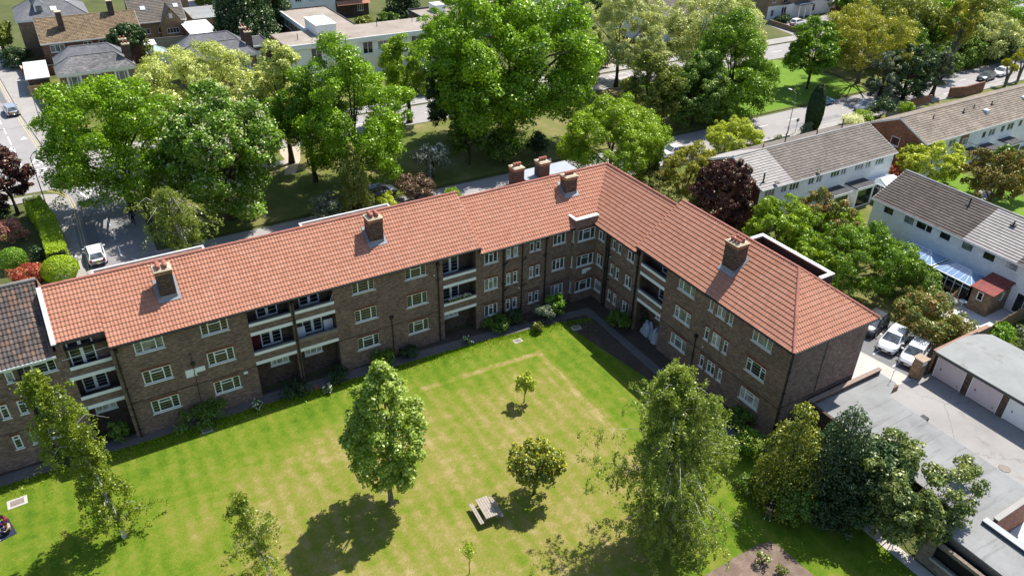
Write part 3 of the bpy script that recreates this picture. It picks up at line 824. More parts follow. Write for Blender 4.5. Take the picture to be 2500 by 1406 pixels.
# things kept on the balconies (fixed screens and blinds)
MBX = lambda nm, b, mt: A(MB().box(*b).obj(nm, mt))
MBX('balcony_panel', (23.16, .9, 4.0, 23.9, .95, 4.95), WHITE2); MBX('balcony_panel', (25.45, .9, 4.0, 26.2, .95, 4.95), WHITE2)
MBX('balcony_screen', (19.65, .9, 4.0, 20.3, .96, 5.6), plain('screen_maroon', (.10, .02, .03), .9, .1, .3, 6))
A(MB().tube([(26.0, .1, 7.1), (26.2, -.05, 7.85), (26.22, .2, 7.1)], .02, 5).obj('balcony_rail', WHITE))
A(MB().tube([(35.85, -.0, 8.25), (38.9, 0, 8.3)], .012, 5).obj('washing_line', WHITE))
# windows
for i, (spec, xc, z) in enumerate(wins1): A(put_window(None, spec, (xc, .07, z), 0, gl()))
for z in SB:
    A(put_window(None, WB, (50.25, -.48, z), 0, 0))
    A(put_window(None, WS, (49.02, -.27, z), -math.pi/2, 1))
for yc, sp in ((-1.3, (WC2, WC, WC)), (-3.17, (WN,)*3), (-4.0, (WN,)*3), (-5.62, (WC,)*3)):
    for s_, z in zip(sp, SB): A(put_window(None, s_, (51.46, yc, z), -math.pi/2, gl()))
for yc, sp in ((-12.78, (W3[0], W3[2], W3[1])), (-15.68, (WN, WN, WN2)), (-16.74, (WM, WC, WC)), (-17.77, (WN, WN, WN2)), (-20.97, (W3[0], W3[2], W3[1]))):
    for s_, z in zip(sp, SA): A(put_window(None, s_, (51.46, yc, z), -math.pi/2, 1 if (z > 7 and abs(yc) > 11) else gl()))
# soldier courses over openings
m = MB()
for spec, xc, z in wins1:
    w_ = 1.0 if spec in W3 else (.72 if spec is W2c else .3)
    if z+WH+.3 < 8.2 and not (xc > 39 and z > 6): m.box(xc-w_, -.006, z+WH, xc+w_, .05, z+WH+.22)
for yc, w in A2+[(-1.3, .95), (-3.17, .46), (-4.0, .46), (-5.62, .95)]:
    for z in (SA if yc < -6.7 else SB)[:2]: m.box(51.384, yc-w/2-.06, z+WH, 51.44, yc+w/2+.06, z+WH+.22)
for z in SB: m.box(49.2, -.556, z+WH, 51.3, -.5, z+WH+.22)
for q in m.split(): A(q.obj('brick_arch', BR_SOLD))
# projecting string course above the ground floor, air bricks
m = MB()
for a, b in ((10.3, 19.6), (26.3, 35.2)): m.box(a, -.025, 3.12, b, .02, 3.17)
for a, b in ((39.0, 48.95),): m.box(a, -.025, 2.5, b, .02, 2.55)
m.box(51.365, -6.6, 2.5, 51.41, -.55, 2.55); m.box(51.365, -23.65, 3.12, 51.41, -10.4, 3.17); m.box(51.39, -23.675, 3.1, 59.75, -23.63, 3.15)
plain('dark_cable', (.035, .03, .028), .8)
for q in m.split(): A(q.obj('string_course', MATS['dark_cable']))
m = MB()
for xc in (40.5, 42.3, 43.0, 44.7, 45.4, 47.6):
    for z in SB[1:]: m.box(xc-.11, -.004, z-.42, xc+.11, .03, z-.27)
for yc in (-20.9, -12.8):
    for z in SA[1:]: m.box(51.386, yc-.11, z-.45, 51.42, yc+.11, z-.3)
plain('air_brick_red', (.16, .05, .035), .9)
for q in m.split(): A(q.obj('air_brick', MATS['air_brick_red']))
# drainpipes
def pipe(pts, r=.05, hopper=None, extra=()):
    mm = MB().tube(pts, r, 7)
    z = 0
    for p in pts[1:-1]: pass
    if hopper: mm.cbox(hopper, .28, .22, .25)
    for q in extra: mm.tube(q, r*.8, 6)
    zz = pts[0][2]
    while zz > .5:
        mm.cbox((pts[-1][0], pts[-1][1], zz), r*3, r*3, .07); zz -= 1.9
    A(mm.obj('drainpipe', BLACKM))
pipe([(10.55, -.12, 8.4), (10.55, -.12, 0)], .06, (10.62, -.16, 8.0))
pipe([(22.95, -.12, 8.3), (22.95, -.12, 0)], .06, (22.95, -.16, 8.0)); pipe([(35.28, -.12, 8.3), (35.28, -.12, 0)], .06, (35.28, -.16, 7.9))
pipe([(41.68, -.1, 7.9), (41.68, -.1, 0)], .09, None, ([(41.68, -.1, 5.9), (42.1, -.06, 6.2)], [(41.68, -.1, 3.2), (42.1, -.06, 3.5)]))
pipe([(43.62, -.1, 7.7), (43.62, -.1, 0)], .055, None, ([(43.62, -.1, 5.9), (44.1, -.06, 6.15)], [(43.62, -.1, 3.1), (44.1, -.06, 3.4)]))
pipe([(46.12, -.1, 7.8), (46.12, -.1, 0)], .06, (46.12, -.14, 7.65), ([(46.12, -.1, 5.6), (45.8, -.06, 5.9)],))
pipe([(51.28, -2.25, 8), (51.28, -2.25, 0)], .055); pipe([(51.27, -2.6, 8), (51.27, -2.6, 0)], .085, None, ([(51.27, -2.6, 5.6), (51.3, -3.0, 5.8)], [(51.27, -2.6, 3.0), (51.3, -3.0, 3.2)]))
pipe([(51.28, -6.75, 8.4), (51.28, -6.75, 0)], .08, (51.25, -6.75, 7.9)); pipe([(51.27, -14.75, 4.2), (51.27, -14.75, 0)], .045, (51.25, -14.75, 4.2))
pipe([(51.5, -23.75, 8.45), (51.5, -23.75, 0)], .065); pipe([(55.2, -23.7, 8.4), (55.2, -23.7, 3.3)], .02)
pipe([(30.9, -.06, 4.0), (30.9, -.06, 0)], .035, (30.9, -.08, 4.0)); pipe([(15.2, -.05, 6.0), (15.1, -.05, 1.0)], .02, (15.2, -.05, 5.1))
# small plates and lamps on the walls
m = MB(); m.box(14.55, -.03, 3.95, 15.3, .0, 4.62); m.box(15.3, -.03, 4.2, 15.95, 0, 4.62); m.box(18.55, -.03, 2.75, 18.85, 0, 2.95)
m.box(50.0, -.58, 2.9, 50.5, -.55, 3.4); m.box(50.5, -.58, 3.1, 50.9, -.55, 3.4)
for q in m.split(): A(q.obj('painted_patch', WHITE2))
for p in ((34.95, -.06, 6.9), (43.35, -.06, 3.1), (50.95, -.62, 3.3), (51.33, -15.6, 3.6), (51.33, -2.9, 5.6)): A(MB().lathe(p, [(0, -.06), (.06, -.04), (.07, 0), (.05, .05), (0, .07)], 8).obj('wall_lamp', WHITE))

# ------------------------------------------------ roofs
SL = .733; CS = 1/math.sqrt(1+SL*SL)
vv = Vector((0, CS, SL*CS))
yE, yR = -.45, 4.05
def len_(run): return run/CS
bms = []
# wing 1, A: x 10.3..39.25 full slope, x 7.2..10.3 short slope
Ls = len_(yR-yE)
bms.append(tile_sheet((10.3, yE, EA), (1, 0, 0), vv, 39.25-10.3, Ls))
k = .58-yE
bms.append(tile_sheet((7.2, .58, EA+SL*k), (1, 0, 0), vv, 3.1, len_(yR-.58)))
# wing 1, B with the valley towards wing two
VX, VY = 51.0, yE           # valley foot
vd = Vector((1, 1, 0)).normalized()
nv = Vector((1, -1, 0)).normalized()
bms.append(tile_sheet((39.25, yE, EB), (1, 0, 0), vv, 55.5-39.25, Ls, clips=[((VX, VY, 0), nv)]))
# wing 2, B : eave x=51, runs along -y
vu = Vector((CS, 0, SL*CS))
bms.append(tile_sheet((VX, -6.62, EB), (0, 1, 0), vu, 6.62+4.05, Ls, clips=[((VX, VY, 0), -nv)]))
# wing 2, A with hip at the far end
hip1 = Vector((1, -1, 0)).normalized()
yEnd = -24.05
bms.append(tile_sheet((VX, yEnd, EA), (0, 1, 0), vu, -6.62-yEnd, Ls, clips=[((VX, yEnd, 0), hip1)]))
# hip end, eave along x at y=-24.05
bms.append(tile_sheet((VX, yEnd, EA), (1, 0, 0), vv, 9.1, Ls, clips=[((VX, yEnd, 0), Vector((-1, 1, 0)).normalized()), ((60.1, yEnd, 0), Vector((1, 1, 0)).normalized())]))
# back slopes
wv = Vector((0, -CS, SL*CS)); wu = Vector((-CS, 0, SL*CS))
bms.append(tile_sheet((7.2, 8.55, EA), (1, 0, 0), wv, 39.25-7.2, Ls, seg=3))
bms.append(tile_sheet((39.25, 8.55, EB), (1, 0, 0), wv, 60.0-39.25, Ls, seg=3, clips=[((60.0, 8.55, 0), nv*-1+Vector((2, 2, 0))*0 if False else Vector((1, 1, 0)).normalized())] if False else [((55.5, 4.05, 0), Vector((1, -1, 0)).normalized()*1.0)]))
bms.append(tile_sheet((60.0, -6.62, EB), (0, 1, 0), wu, 8.55+6.62, Ls, seg=3, clips=[((55.5, 4.05, 0), Vector((-1, 1, 0)).normalized())]))
bms.append(tile_sheet((60.1, yEnd, EA), (0, 1, 0), wu, -6.62-yEnd, Ls, seg=3, clips=[((60.1, yEnd, 0), Vector((-1, -1, 0)).normalized())]))
A(sheets_obj('roof', bms, T_RED))
# sarking under the tiles (closes the roof, carries the shade), verges, fascia and gutters
zRA, zRB = EA+SL*4.5, EB+SL*4.5
m = MB(); t = -.06
def slope(m, p): m.face([(x, y, z+t) for x, y, z in p])
slope(m, [(10.3, yE, EA), (39.25, yE, EA), (39.25, yR, zRA), (10.3, yR, zRA)]); slope(m, [(7.2, .58, EA+SL*k), (10.3, .58, EA+SL*k), (10.3, yR, zRA), (7.2, yR, zRA)])
slope(m, [(39.25, yE, EB), (VX, VY, EB), (55.5, yR, zRB), (39.25, yR, zRB)]); slope(m, [(VX, VY, EB), (VX, -6.62, EB), (55.5, -6.62, zRB), (55.5, 4.05, zRB)])
slope(m, [(VX, -6.62, EA), (VX, yEnd, EA), (55.55, yEnd+4.55, zRA), (55.55, -6.62, zRA)]); slope(m, [(VX, yEnd, EA), (60.1, yEnd, EA), (55.55, yEnd+4.55, zRA)])
slope(m, [(60.1, yEnd, EA), (60.1, -6.62, EA), (55.55, -6.62, zRA), (55.55, yEnd+4.55, zRA)]); slope(m, [(7.2, 8.55, EA), (39.25, 8.55, EA), (39.25, yR, zRA), (7.2, yR, zRA)])
slope(m, [(39.25, 8.55, EB), (60, 8.55, EB), (55.5, yR, zRB), (39.25, yR, zRB)]); slope(m, [(60, 8.55, EB), (60, -6.62, EB), (55.5, -6.62, zRB), (55.5, yR, zRB)])
A(m.obj('roof_deck', plain('roof_deck_wood', (.1, .07, .05), .9)))
m = MB()   # step walls where the roof drops
def step(m, x0, x1, axis, c):
    pass
m.face([(39.25, -.42, EB-.1), (39.25, -.42, EA-.02), (39.25, yR, zRA-.02), (39.25, 8.5, EA), (39.25, 8.5, EB), (39.25, yR, zRB-.05)])
m.face([(51.05, -6.62, EB-.1), (51.05, -6.62, EA-.02), (55.55, -6.62, zRA-.02), (60.05, -6.62, EA), (60.05, -6.62, EB), (55.55, -6.62, zRB-.05)])
m.face([(10.3, yE, EA-.12), (10.3, yE, EA), (10.3, .9, EA+SL*1.35), (10.3, .9, EA-.12)])
for q in m.split(): A(q.obj('roof_step', BR_RED))
m = MB()
g = .055
def gut(a, b): m.tube([a, b], g, 7); 
gut((10.3, yE-.05, EA-.06), (39.25, yE-.05, EA-.06)); gut((39.25, yE-.05, EB-.06), (VX-.05, VY-.05, EB-.06)); gut((VX-.05, VY, EB-.06), (VX-.05, -6.6, EB-.06)); gut((VX-.05, -6.6, EA-.06), (VX-.05, yEnd, EA-.06)); gut((VX, yEnd-.05, EA-.06), (60.1, yEnd-.05, EA-.06)); gut((7.25, .53, EA+SL*k-.06), (10.3, .53, EA+SL*k-.06))
m.box(10.3, yE+.02, EA-.2, 39.25, yE+.06, EA-.02); m.box(39.25, yE+.02, EB-.2, 51.0, yE+.06, EB-.02); m.box(VX+.02, -6.62, EB-.2, VX+.06, yE, EB-.02); m.box(VX+.02, yEnd+.04, EA-.2, VX+.06, -6.62, EA-.02); m.box(VX, yEnd+.02, EA-.2, 60.1, yEnd+.06, EA-.02)
m.box(10.3, yE+.04, EA-.1, 39.25, .12, EA-.07); m.box(39.25, yE+.04, EB-.1, 51, .12, EB-.07); m.box(VX+.04, -6.62, EB-.1, 51.5, yE, EB-.07); m.box(VX+.04, yEnd+.04, EA-.1, 51.5, -6.62, EA-.07); m.box(51.5, yEnd+.04, EA-.1, 60.0, -23.6, EA-.07)
A(m.obj('gutter', BLACKM))
# ridge and hip tiles: overlapping half-round pieces
def ridge(m, a, b, r=.13, L=.42):
    a, b = Vector(a), Vector(b); d = b-a; n = max(1, int(d.length/L)); d = d.normalized(); s = (b-a).length/n
    u = d.cross(Vector((0, 0, 1))).normalized(); w = u.cross(d)
    if w.z < 0: w = -w
    for i in range(n):
        p, q = a+d*s*i, a+d*(s*(i+1)+.03); vs = []; r0, r1 = r, r*1.1
        for c, rr in ((p, r0), (q, r1)):
            for k_ in range(8):
                t_ = math.pi*(-.08+1.16*k_/7); vs.append(c+u*math.cos(t_)*rr+w*math.sin(t_)*rr-w*.02)
        m.mesh(vs, [(k_, k_+1, k_+9, k_+8) for k_ in range(7)], True)
        m.face([vs[8+k_] for k_ in range(8)])
for a_, b_ in (((7.2, yR, zRA), (39.25, yR, zRA)), ((39.25, yR, zRB), (55.5, yR, zRB)), ((55.5, yR, zRB), (55.5, -6.62, zRB)), ((55.55, -6.62, zRA), (55.55, yEnd+4.55, zRA)), ((VX, yEnd, EA+.03), (55.55, yEnd+4.55, zRA)), ((60.1, yEnd, EA+.03), (55.55, yEnd+4.55, zRA)), ((60.0, 8.55, EB), (55.5, yR, zRB))):
    m = MB(); ridge(m, a_, b_); A(m.obj('ridge_tiles', RIDGE))
m = MB()   # mortar verge at the junction with the older roof and lead in the valley
m.mesh([(7.05, .45, EA+SL*.9+.05), (7.35, .45, EA+SL*.9+.05), (7.35, yR-.1, zRA+.0), (7.05, yR-.1, zRA+.0), (7.05, .45, EA+SL*.9+.12), (7.35, .45, EA+SL*.9+.12), (7.35, yR-.1, zRA+.08), (7.05, yR-.1, zRA+.08)], [(4, 5, 6, 7), (0, 1, 5, 4), (1, 2, 6, 5), (3, 0, 4, 7)])
A(m.obj('mortar_verge', plain('mortar_pale', (.6, .58, .57), .9, .2, .2, 4)))
m = MB(); m.box(48.88, -.62, 8.78, 51.45, -.2, 8.86); m.box(48.88, -.2, 8.78, 49.14, 1.0, 8.86)
A(m.obj('bay_coping', WHITE2))
m = MB(); m.box(39.15, -.5, EB+.02, 39.4, -.3, EB+.1)
for i in range(12):
    a = i/12; m.cbox((39.3, yE+4.5*a, EB+SL*4.5*a+.09), .12, .3, .05)
    m.cbox((51.1+4.5*a, -6.55, EB+SL*4.5*a+.09), .3, .12, .05)
A(m.obj('step_mortar', plain('mortar_red', (.45, .2, .14), .9)))
m = MB(); m.mesh([(51.0, -.55, 8.05), (51.5, -.2, 8.1), (51.9, .35, 8.6), (51.2, -.25, 8.5)], [(0, 1, 2, 3)])
A(m.obj('lead_valley', LEAD))

# ------------------------------------------------ chimney stacks
def chimney(x0, y0, x1, y1, zb, zt, pots, along='x', slope_axis='y'):
    cx, cy = (x0+x1)/2, (y0+y1)/2
    c = A(empty('chimney', (cx, cy, zb)))
    m = MB(); hx, hy = (x1-x0)/2, (y1-y0)/2
    m.box(-hx, -hy, -.3, hx, hy, zt-zb-.42)
    m.obj('stack', BR_DARK, c)
    m = MB(); m.box(-hx-.03, -hy-.03, zt-zb-.42, hx+.03, hy+.03, zt-zb-.16); m.obj('stack_band', brick_mat('brick_orange', (.42, .17, .085), (.33, .13, .07), (.3, .24, .18), .3), c)
    m = MB(); m.box(-hx-.07, -hy-.07, zt-zb-.16, hx+.07, hy+.07, zt-zb-.1); m.box(-hx+.04, -hy+.04, zt-zb-.1, hx-.04, hy-.04, zt-zb-.05); m.obj('stack_cap', CREAM, c, bev=.02)
    nx, ny = pots
    for i in range(nx):
        for j in range(ny):
            px = (-hx+hx*2*(i+.5)/nx)*.85; py = (-hy+hy*2*(j+.5)/ny)*.78
            MB().lathe((px, py, zt-zb-.06), [(.12, 0), (.13, .05), (.11, .1), (.12, .2), (.15, .23), (.17, .26), (.15, .31), (.09, .35), (0, .37)], 12).obj('chimney_pot', TERRA, c)
    return c
def flash(m, x0, y0, x1, y1, ax, z_of):
    e = .22
    m.face([(x0-e, y0-e, z_of(x0-e, y0-e)+.1), (x1+e, y0-e, z_of(x1+e, y0-e)+.1), (x1+e, y1+e, z_of(x1+e, y1+e)+.1), (x0-e, y1+e, z_of(x0-e, y1+e)+.1)])
zw1 = lambda x, y: EA+SL*(y-yE); zw1b = lambda x, y: EB+SL*(y-yE); zw2 = lambda x, y: EA+SL*(x-VX)
ch = []
for (x0, y0, x1, y1, zf, zt, pots) in ((14.35, 1.5, 15.45, 2.6, zw1, 12.45, (2, 3)), (30.3, 1.7, 31.45, 2.85, zw1, 12.5, (2, 3)), (49.55, 2.2, 50.75, 3.2, zw1b, 11.85, (4, 1)), (52.95, -15.75, 54.15, -14.5, zw2, 12.6, (2, 3))):
    zb = zf(x0, y0)
    c = chimney(x0, y0, x1, y1, zb, zt, pots)
    m = MB(); flash(m, x0, y0, x1, y1, 0, zf)
    for dx in (0, 1):
        xx = (x0-.02, x1+.02)[dx]
    hx, hy = (x1-x0)/2, (y1-y0)/2
    o = m.obj('flashing', LEAD, c); o.location = (-(x0+x1)/2, -(y0+y1)/2, -zb)
    m = MB(); m.box(-hx-.02, -hy-.02, -.3, hx+.02, hy+.02, .32); m.obj('lead_apron', LEAD, c)
# rear stacks and rear wing
for cx in (46.3, 49.1):
    chimney(cx-.5, 5.1, cx+.5, 6.2, 9.4, 12.35, (3, 1))
m = MB(); m.box(47.2, 5.4, 9.0, 53.0, 7.6, 10.75); A(m.obj('rear_dormer', plain('dormer_grey', (.32, .34, .37), .7)))
m = MB(); m.face([(43.5, 7.6, 9.3), (47.1, 5.6, 10.9), (47.1, 8.4, 9.0)]); A(m.obj('rear_slope', T_RED))
# flat roofed stair towers at the back with white parapets
for (x0, y0, x1, y1) in ((10.4, 6.5, 18.8, 10.1), (26.9, 6.5, 35.2, 10.1)):
    m = MB(); m.box(x0, y0, 0, x1, y1, 9.05); A(m.obj('stair_tower', BR_MAIN))
    m = MB(); m.box(x0-.05, y1-.16, 9.05, x1+.05, y1+.05, 9.17); m.box(x0-.05, y0, 9.05, x0+.15, y1-.16, 9.12); m.box(x1-.15, y0, 9.05, x1+.05, y1-.16, 9.12); A(m.obj('tower_parapet', plain('parapet_grey', (.5, .5, .49), .8, .2, .2, 3)))
m = MB(); m.box(57.5, -18.55, 0, 61.5, -10.9, 8.3); A(m.obj('stair_tower', BR_MAIN)); m = MB(); m.box(61.15, -18.55, 8.3, 61.5, -10.9, 9.05); m.box(57.5, -18.55, 8.3, 61.15, -18.2, 9.05); m.box(57.5, -11.25, 8.3, 61.15, -10.9, 9.05); A(m.obj('parapet_wall', plain('parapet_shade_dark', (.035, .03, .03), .9, .2, .3)))  # parapet coloured near-black to hold the shade on its inner face
m = MB(); m.box(61.2, -18.6, 9.05, 61.55, -10.85, 9.15); m.box(60.0, -18.6, 9.05, 61.2, -18.28, 9.15); m.box(60.0, -11.17, 9.05, 61.2, -10.85, 9.15); A(m.obj('tower_parapet', WHITE2))
m = MB(); m.box(57.5, -18.2, 8.3, 61.15, -11.25, 8.34); A(m.obj('tower_felt', plain('felt_black', (.03, .03, .033), .9, .2, .3)))
# left recess of wing one (front at y = .8)
m = MB(); wl = .8
m.holes((7.2, wl, 0), (1, 0, 0), (0, 0, 1), 3.07, 9.2, [(.45, a, 3.07, b) for a, b in ((0, 3.2), (4.4, 5.92), (7.06, 9.0))], .12, (0, 1, 0))
m.face([(10.27, 0, 0), (10.27, wl+.12, 0), (10.27, wl+.12, 9.2), (10.27, 0, 8.7)][::-1])
A(m.obj('recess_wall', BR_MAIN))
e = A(empty('balcony', (7.65, wl, 0)))
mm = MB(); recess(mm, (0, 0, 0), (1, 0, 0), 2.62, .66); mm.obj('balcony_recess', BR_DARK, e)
for z0, z1 in ((6.79, 7.06), (4.13, 4.40)): MB().box(-.05, -.05, z0, 2.6, .1, z1).obj('parapet_band', WHITE2, e)
for z0, z1 in ((5.92, 6.22), (3.2, 3.5)): MB().box(-.3, -.05, z0, 2.62, .1, z1).obj('lintel_band', WHITE2, e)
A(put_window(None, door_mesh(1.62, 2.2), (8.6, 1.26, 6.61), 0, 0, False, name='balcony_door')); A(put_window(None, door_mesh(1.62, 1.85), (8.75, wl+1.1, 3.95), 0, 0, False, name='balcony_door')); A(put_window(None, WG, (8.85, wl+1.1, 1.9), 0, 2))
MB().tube([(-.3, -.35, 8.0), (2.75, -.35, 8.15)], .02, 6).obj('rail', WHITE, e)
m = MB(); m.box(7.65, 1.3, 6.6, 10.27, 1.4, 9.25); A(m.obj('recess_back', BR_MAIN))
# ================================================================= the older neighbour block on the left
OB = empty('apartment_block', (0, .8, 0), 0, 'older brown brick block with dark weathered tiles, joined to the left of the red roof', 'apartment building')
def into(parent, o):
    o.parent = parent; o.location = Vector(o.location)-parent.location; return o
hs = []
OBW = [(5.95, 1.9, W3[0])]
for x in (3.1, 4.15): OBW.append((x, .5, WN))
OBW += [(.6, 1.9, W3[1]), (-3.5, 1.9, W3[0]), (-7.5, .5, WN), (-8.6, .5, WN), (-12, 1.9, W3[0])]
for x, w, sp in OBW:
    for z in SA: hs.append((x-w/2+16, z, x+w/2+16, z+WH))
m = MB(); m.holes((-16, .8, 0), (1, 0, 0), (0, 0, 1), 23.2, 8.65, hs, .12, (0, 1, 0))
m.face([(-16, 9, 0), (-16, .8, 0), (-16, .8, 8.6), (-16, 5, 12.2), (-16, 9, 8.6)]); m.face([(7.19, 9, 0), (7.19, .8, 0), (7.19, .8, 8.6), (7.19, 5, 12.2), (7.19, 9, 8.6)]); m.face([(-16, 9, 0), (7.2, 9, 0), (7.2, 9, 8.6), (-16, 9, 8.6)])
into(OB, m.obj('wall', BR_MAIN))
for x, w, sp in OBW:
    for z in SA: into(OB, put_window(None, sp, (x, .87, z), 0, gl()))
m = MB()
for x, w, sp in OBW:
    for z in SA[:2]: m.box(x-w/2-.06, .794, z+WH, x+w/2+.06, .85, z+WH+.22)
for q in m.split(): into(OB, q.obj('brick_arch', BR_SOLD))
b1 = tile_sheet((-16, .4, 8.55), (1, 0, 0), vv, 23.05, len_(4.75), tw=.26, th=.38, amp=.06, step=.055)
b2 = tile_sheet((-16, 9.4, 8.55), (1, 0, 0), wv, 23.05, len_(4.3), tw=.26, th=.38, seg=3)
into(OB, sheets_obj('roof', [b1, b2], T_DARK))
m = MB(); ridge(m, (-16, 5.12, 12.05), (7.1, 5.12, 12.05), .15, .4); into(OB, m.obj('ridge_tiles', plain('ridge_grey', (.22, .2, .18), .9, .2, .25, 3)))
m = MB(); m.tube([(-16, .36, 8.5), (7.1, .36, 8.5)], .06, 7); m.box(-16, .42, 8.3, 7.1, .5, 8.5); into(OB, m.obj('gutter', WHITE))
for x in (4.75,):
    m = MB().tube([(x, .68, 8.5), (x, .68, 0)], .06, 7); m.tube([(x+.2, .68, 8.4), (x+.2, .68, 0)], .09, 7)
    for z in (7.3, 4.9, 2.4): m.tube([(x+.2, .68, z-.3), (x-.5, .72, z)], .05, 6)
    into(OB, m.obj('drainpipe', BLACKM))
m = MB(); m.box(-16, .775, 3.1, 7.2, .82, 3.15); into(OB, m.obj('string_course', MATS['dark_cable']))

# ================================================================= generic house helper
def gable_roof(root, x0, y0, x1, y1, ze, zr, mats, axis='x', over=.35, tw=.3, th=.36, splits=None, name='roof', flat=True, seg=2, amp=.025, step=.065):
    """ridge along axis; splits = [(a, b, mat)] along the ridge"""
    run = ((y1-y0) if axis == 'x' else (x1-x0))/2+over
    s = (zr-ze)/run; c = 1/math.sqrt(1+s*s); L = run/c
    objs = []
    a0, a1 = (x0-over*.4, x1+over*.4) if axis == 'x' else (y0-over*.4, y1+over*.4)
    for a, b, mt in (splits or [(a0, a1, mats)]):
        a = max(a, a0) if a > a0+.01 else a0; b = min(b, a1) if b < a1-.01 else a1
        if axis == 'x':
            S = [tile_sheet((a, y0-over, ze), (1, 0, 0), (0, c, s*c), b-a, L, tw, th, amp, step, seg, flat=flat), tile_sheet((a, y1+over, ze), (1, 0, 0), (0, -c, s*c), b-a, L, tw, th, amp, step, seg, flat=flat)]
        else:
            S = [tile_sheet((x0-over, a, ze), (0, 1, 0), (c, 0, s*c), b-a, L, tw, th, amp, step, seg, flat=flat), tile_sheet((x1+over, a, ze), (0, 1, 0), (-c, 0, s*c), b-a, L, tw, th, amp, step, seg, flat=flat)]
        objs.append(into(root, sheets_obj(name, S, mt)))
    m = MB(); mid = ((y0+y1) if axis == 'x' else (x0+x1))/2
    if axis == 'x': ridge(m, (a0, mid, zr+.02), (a1, mid, zr+.02), .12, .45)
    else: ridge(m, (mid, a0, zr+.02), (mid, a1, zr+.02), .12, .45)
    into(root, m.obj('ridge_tiles', (splits[0][2] if splits else mats)))
    # soffit deck + barge boards
    m = MB(); t = .07
    if axis == 'x':
        m.face([(a0, y0-over, ze-t), (a1, y0-over, ze-t), (a1, mid, zr-t), (a0, mid, zr-t)]); m.face([(a0, y1+over, ze-t), (a1, y1+over, ze-t), (a1, mid, zr-t), (a0, mid, zr-t)])
        for a in (a0, a1):
            for yy in (y0-over, y1+over):
                m.mesh([(a-.02, yy, ze-.2), (a+.02, yy, ze-.2), (a+.02, mid, zr-.2), (a-.02, mid, zr-.2), (a-.02, yy, ze+.03), (a+.02, yy, ze+.03), (a+.02, mid, zr+.03), (a-.02, mid, zr+.03)], [(0, 1, 2, 3), (4, 5, 6, 7), (0, 3, 7, 4), (1, 2, 6, 5), (0, 1, 5, 4)])
        m.tube([(a0, y0-over-.03, ze-.03), (a1, y0-over-.03, ze-.03)], .05, 6); m.box(a0, y0-over+.02, ze-.2, a1, y0-over+.05, ze-.02)
    else:
        m.face([(x0-over, a0, ze-t), (x0-over, a1, ze-t), (mid, a1, zr-t), (mid, a0, zr-t)]); m.face([(x1+over, a0, ze-t), (x1+over, a1, ze-t), (mid, a1, zr-t), (mid, a0, zr-t)])
        for a in (a0, a1):
            for xx in (x0-over, x1+over):
                m.mesh([(xx, a-.02, ze-.2), (xx, a+.02, ze-.2), (mid, a+.02, zr-.2), (mid, a-.02, zr-.2), (xx, a-.02, ze+.03), (xx, a+.02, ze+.03), (mid, a+.02, zr+.03), (mid, a-.02, zr+.03)], [(0, 1, 2, 3), (4, 5, 6, 7), (0, 3, 7, 4), (1, 2, 6, 5), (0, 1, 5, 4)])
        m.tube([(x0-over-.03, a0, ze-.03), (x0-over-.03, a1, ze-.03)], .05, 6); m.box(x0-over+.02, a0, ze-.2, x0-over+.05, a1, ze-.02)
    into(root, m.obj('eaves_boards', WHITE))
    return objs
def hip_roof(root, x0, y0, x1, y1, ze, zr, mat, over=.35, name='roof'):
    """hipped, ridge along the longer side, flat slate courses with thickness"""
    X0_, Y0_, X1_, Y1_ = x0-over, y0-over, x1+over, y1+over
    w, d = X1_-X0_, Y1_-Y0_; run = min(w, d)/2; s = (zr-ze)/run; c = 1/math.sqrt(1+s*s); L = run/c
    n2 = lambda a, b: Vector((a, b, 0)).normalized()
    kw = dict(tw=.3, th=.3, amp=.004, step=.014, seg=1)
    S = [tile_sheet((X0_, Y0_, ze), (1, 0, 0), (0, c, s*c), w, L, clips=[((X0_, Y0_, 0), n2(-1, 1)), ((X1_, Y0_, 0), n2(1, 1))], **kw),
         tile_sheet((X0_, Y1_, ze), (1, 0, 0), (0, -c, s*c), w, L, clips=[((X0_, Y1_, 0), n2(-1, -1)), ((X1_, Y1_, 0), n2(1, -1))], **kw),
         tile_sheet((X0_, Y0_, ze), (0, 1, 0), (c, 0, s*c), d, L, clips=[((X0_, Y0_, 0), n2(1, -1)), ((X0_, Y1_, 0), n2(1, 1))], **kw),
         tile_sheet((X1_, Y0_, ze), (0, 1, 0), (-c, 0, s*c), d, L, clips=[((X1_, Y0_, 0), n2(-1, -1)), ((X1_, Y1_, 0), n2(-1, 1))], **kw)]
    into(root, sheets_obj(name, S, mat))
    m = MB()
    if w >= d: a, b = (X0_+run, (Y0_+Y1_)/2, zr), (X1_-run, (Y0_+Y1_)/2, zr)
    else: a, b = ((X0_+X1_)/2, Y0_+run, zr), ((X0_+X1_)/2, Y1_-run, zr)
    if math.dist(a, b) > .5: ridge(m, a, b, .1, .5)
    for q, e in (((X0_, Y0_, ze+.02), a), ((X0_, Y1_, ze+.02), a if w >= d else b), ((X1_, Y0_, ze+.02), b if w >= d else a), ((X1_, Y1_, ze+.02), b)): ridge(m, q, e, .09, .5)
    into(root, m.obj('hip_tiles', plain('ridge_slate', (.16, .155, .16), .8)))
    m = MB(); m.box(X0_+.06, Y0_+.06, ze-.3, X1_-.06, Y1_-.06, ze-.01); into(root, m.obj('eaves_boards', WHITE))
WX = lambda w, h, *a, **k: win_mesh(w, h, *a, **k)
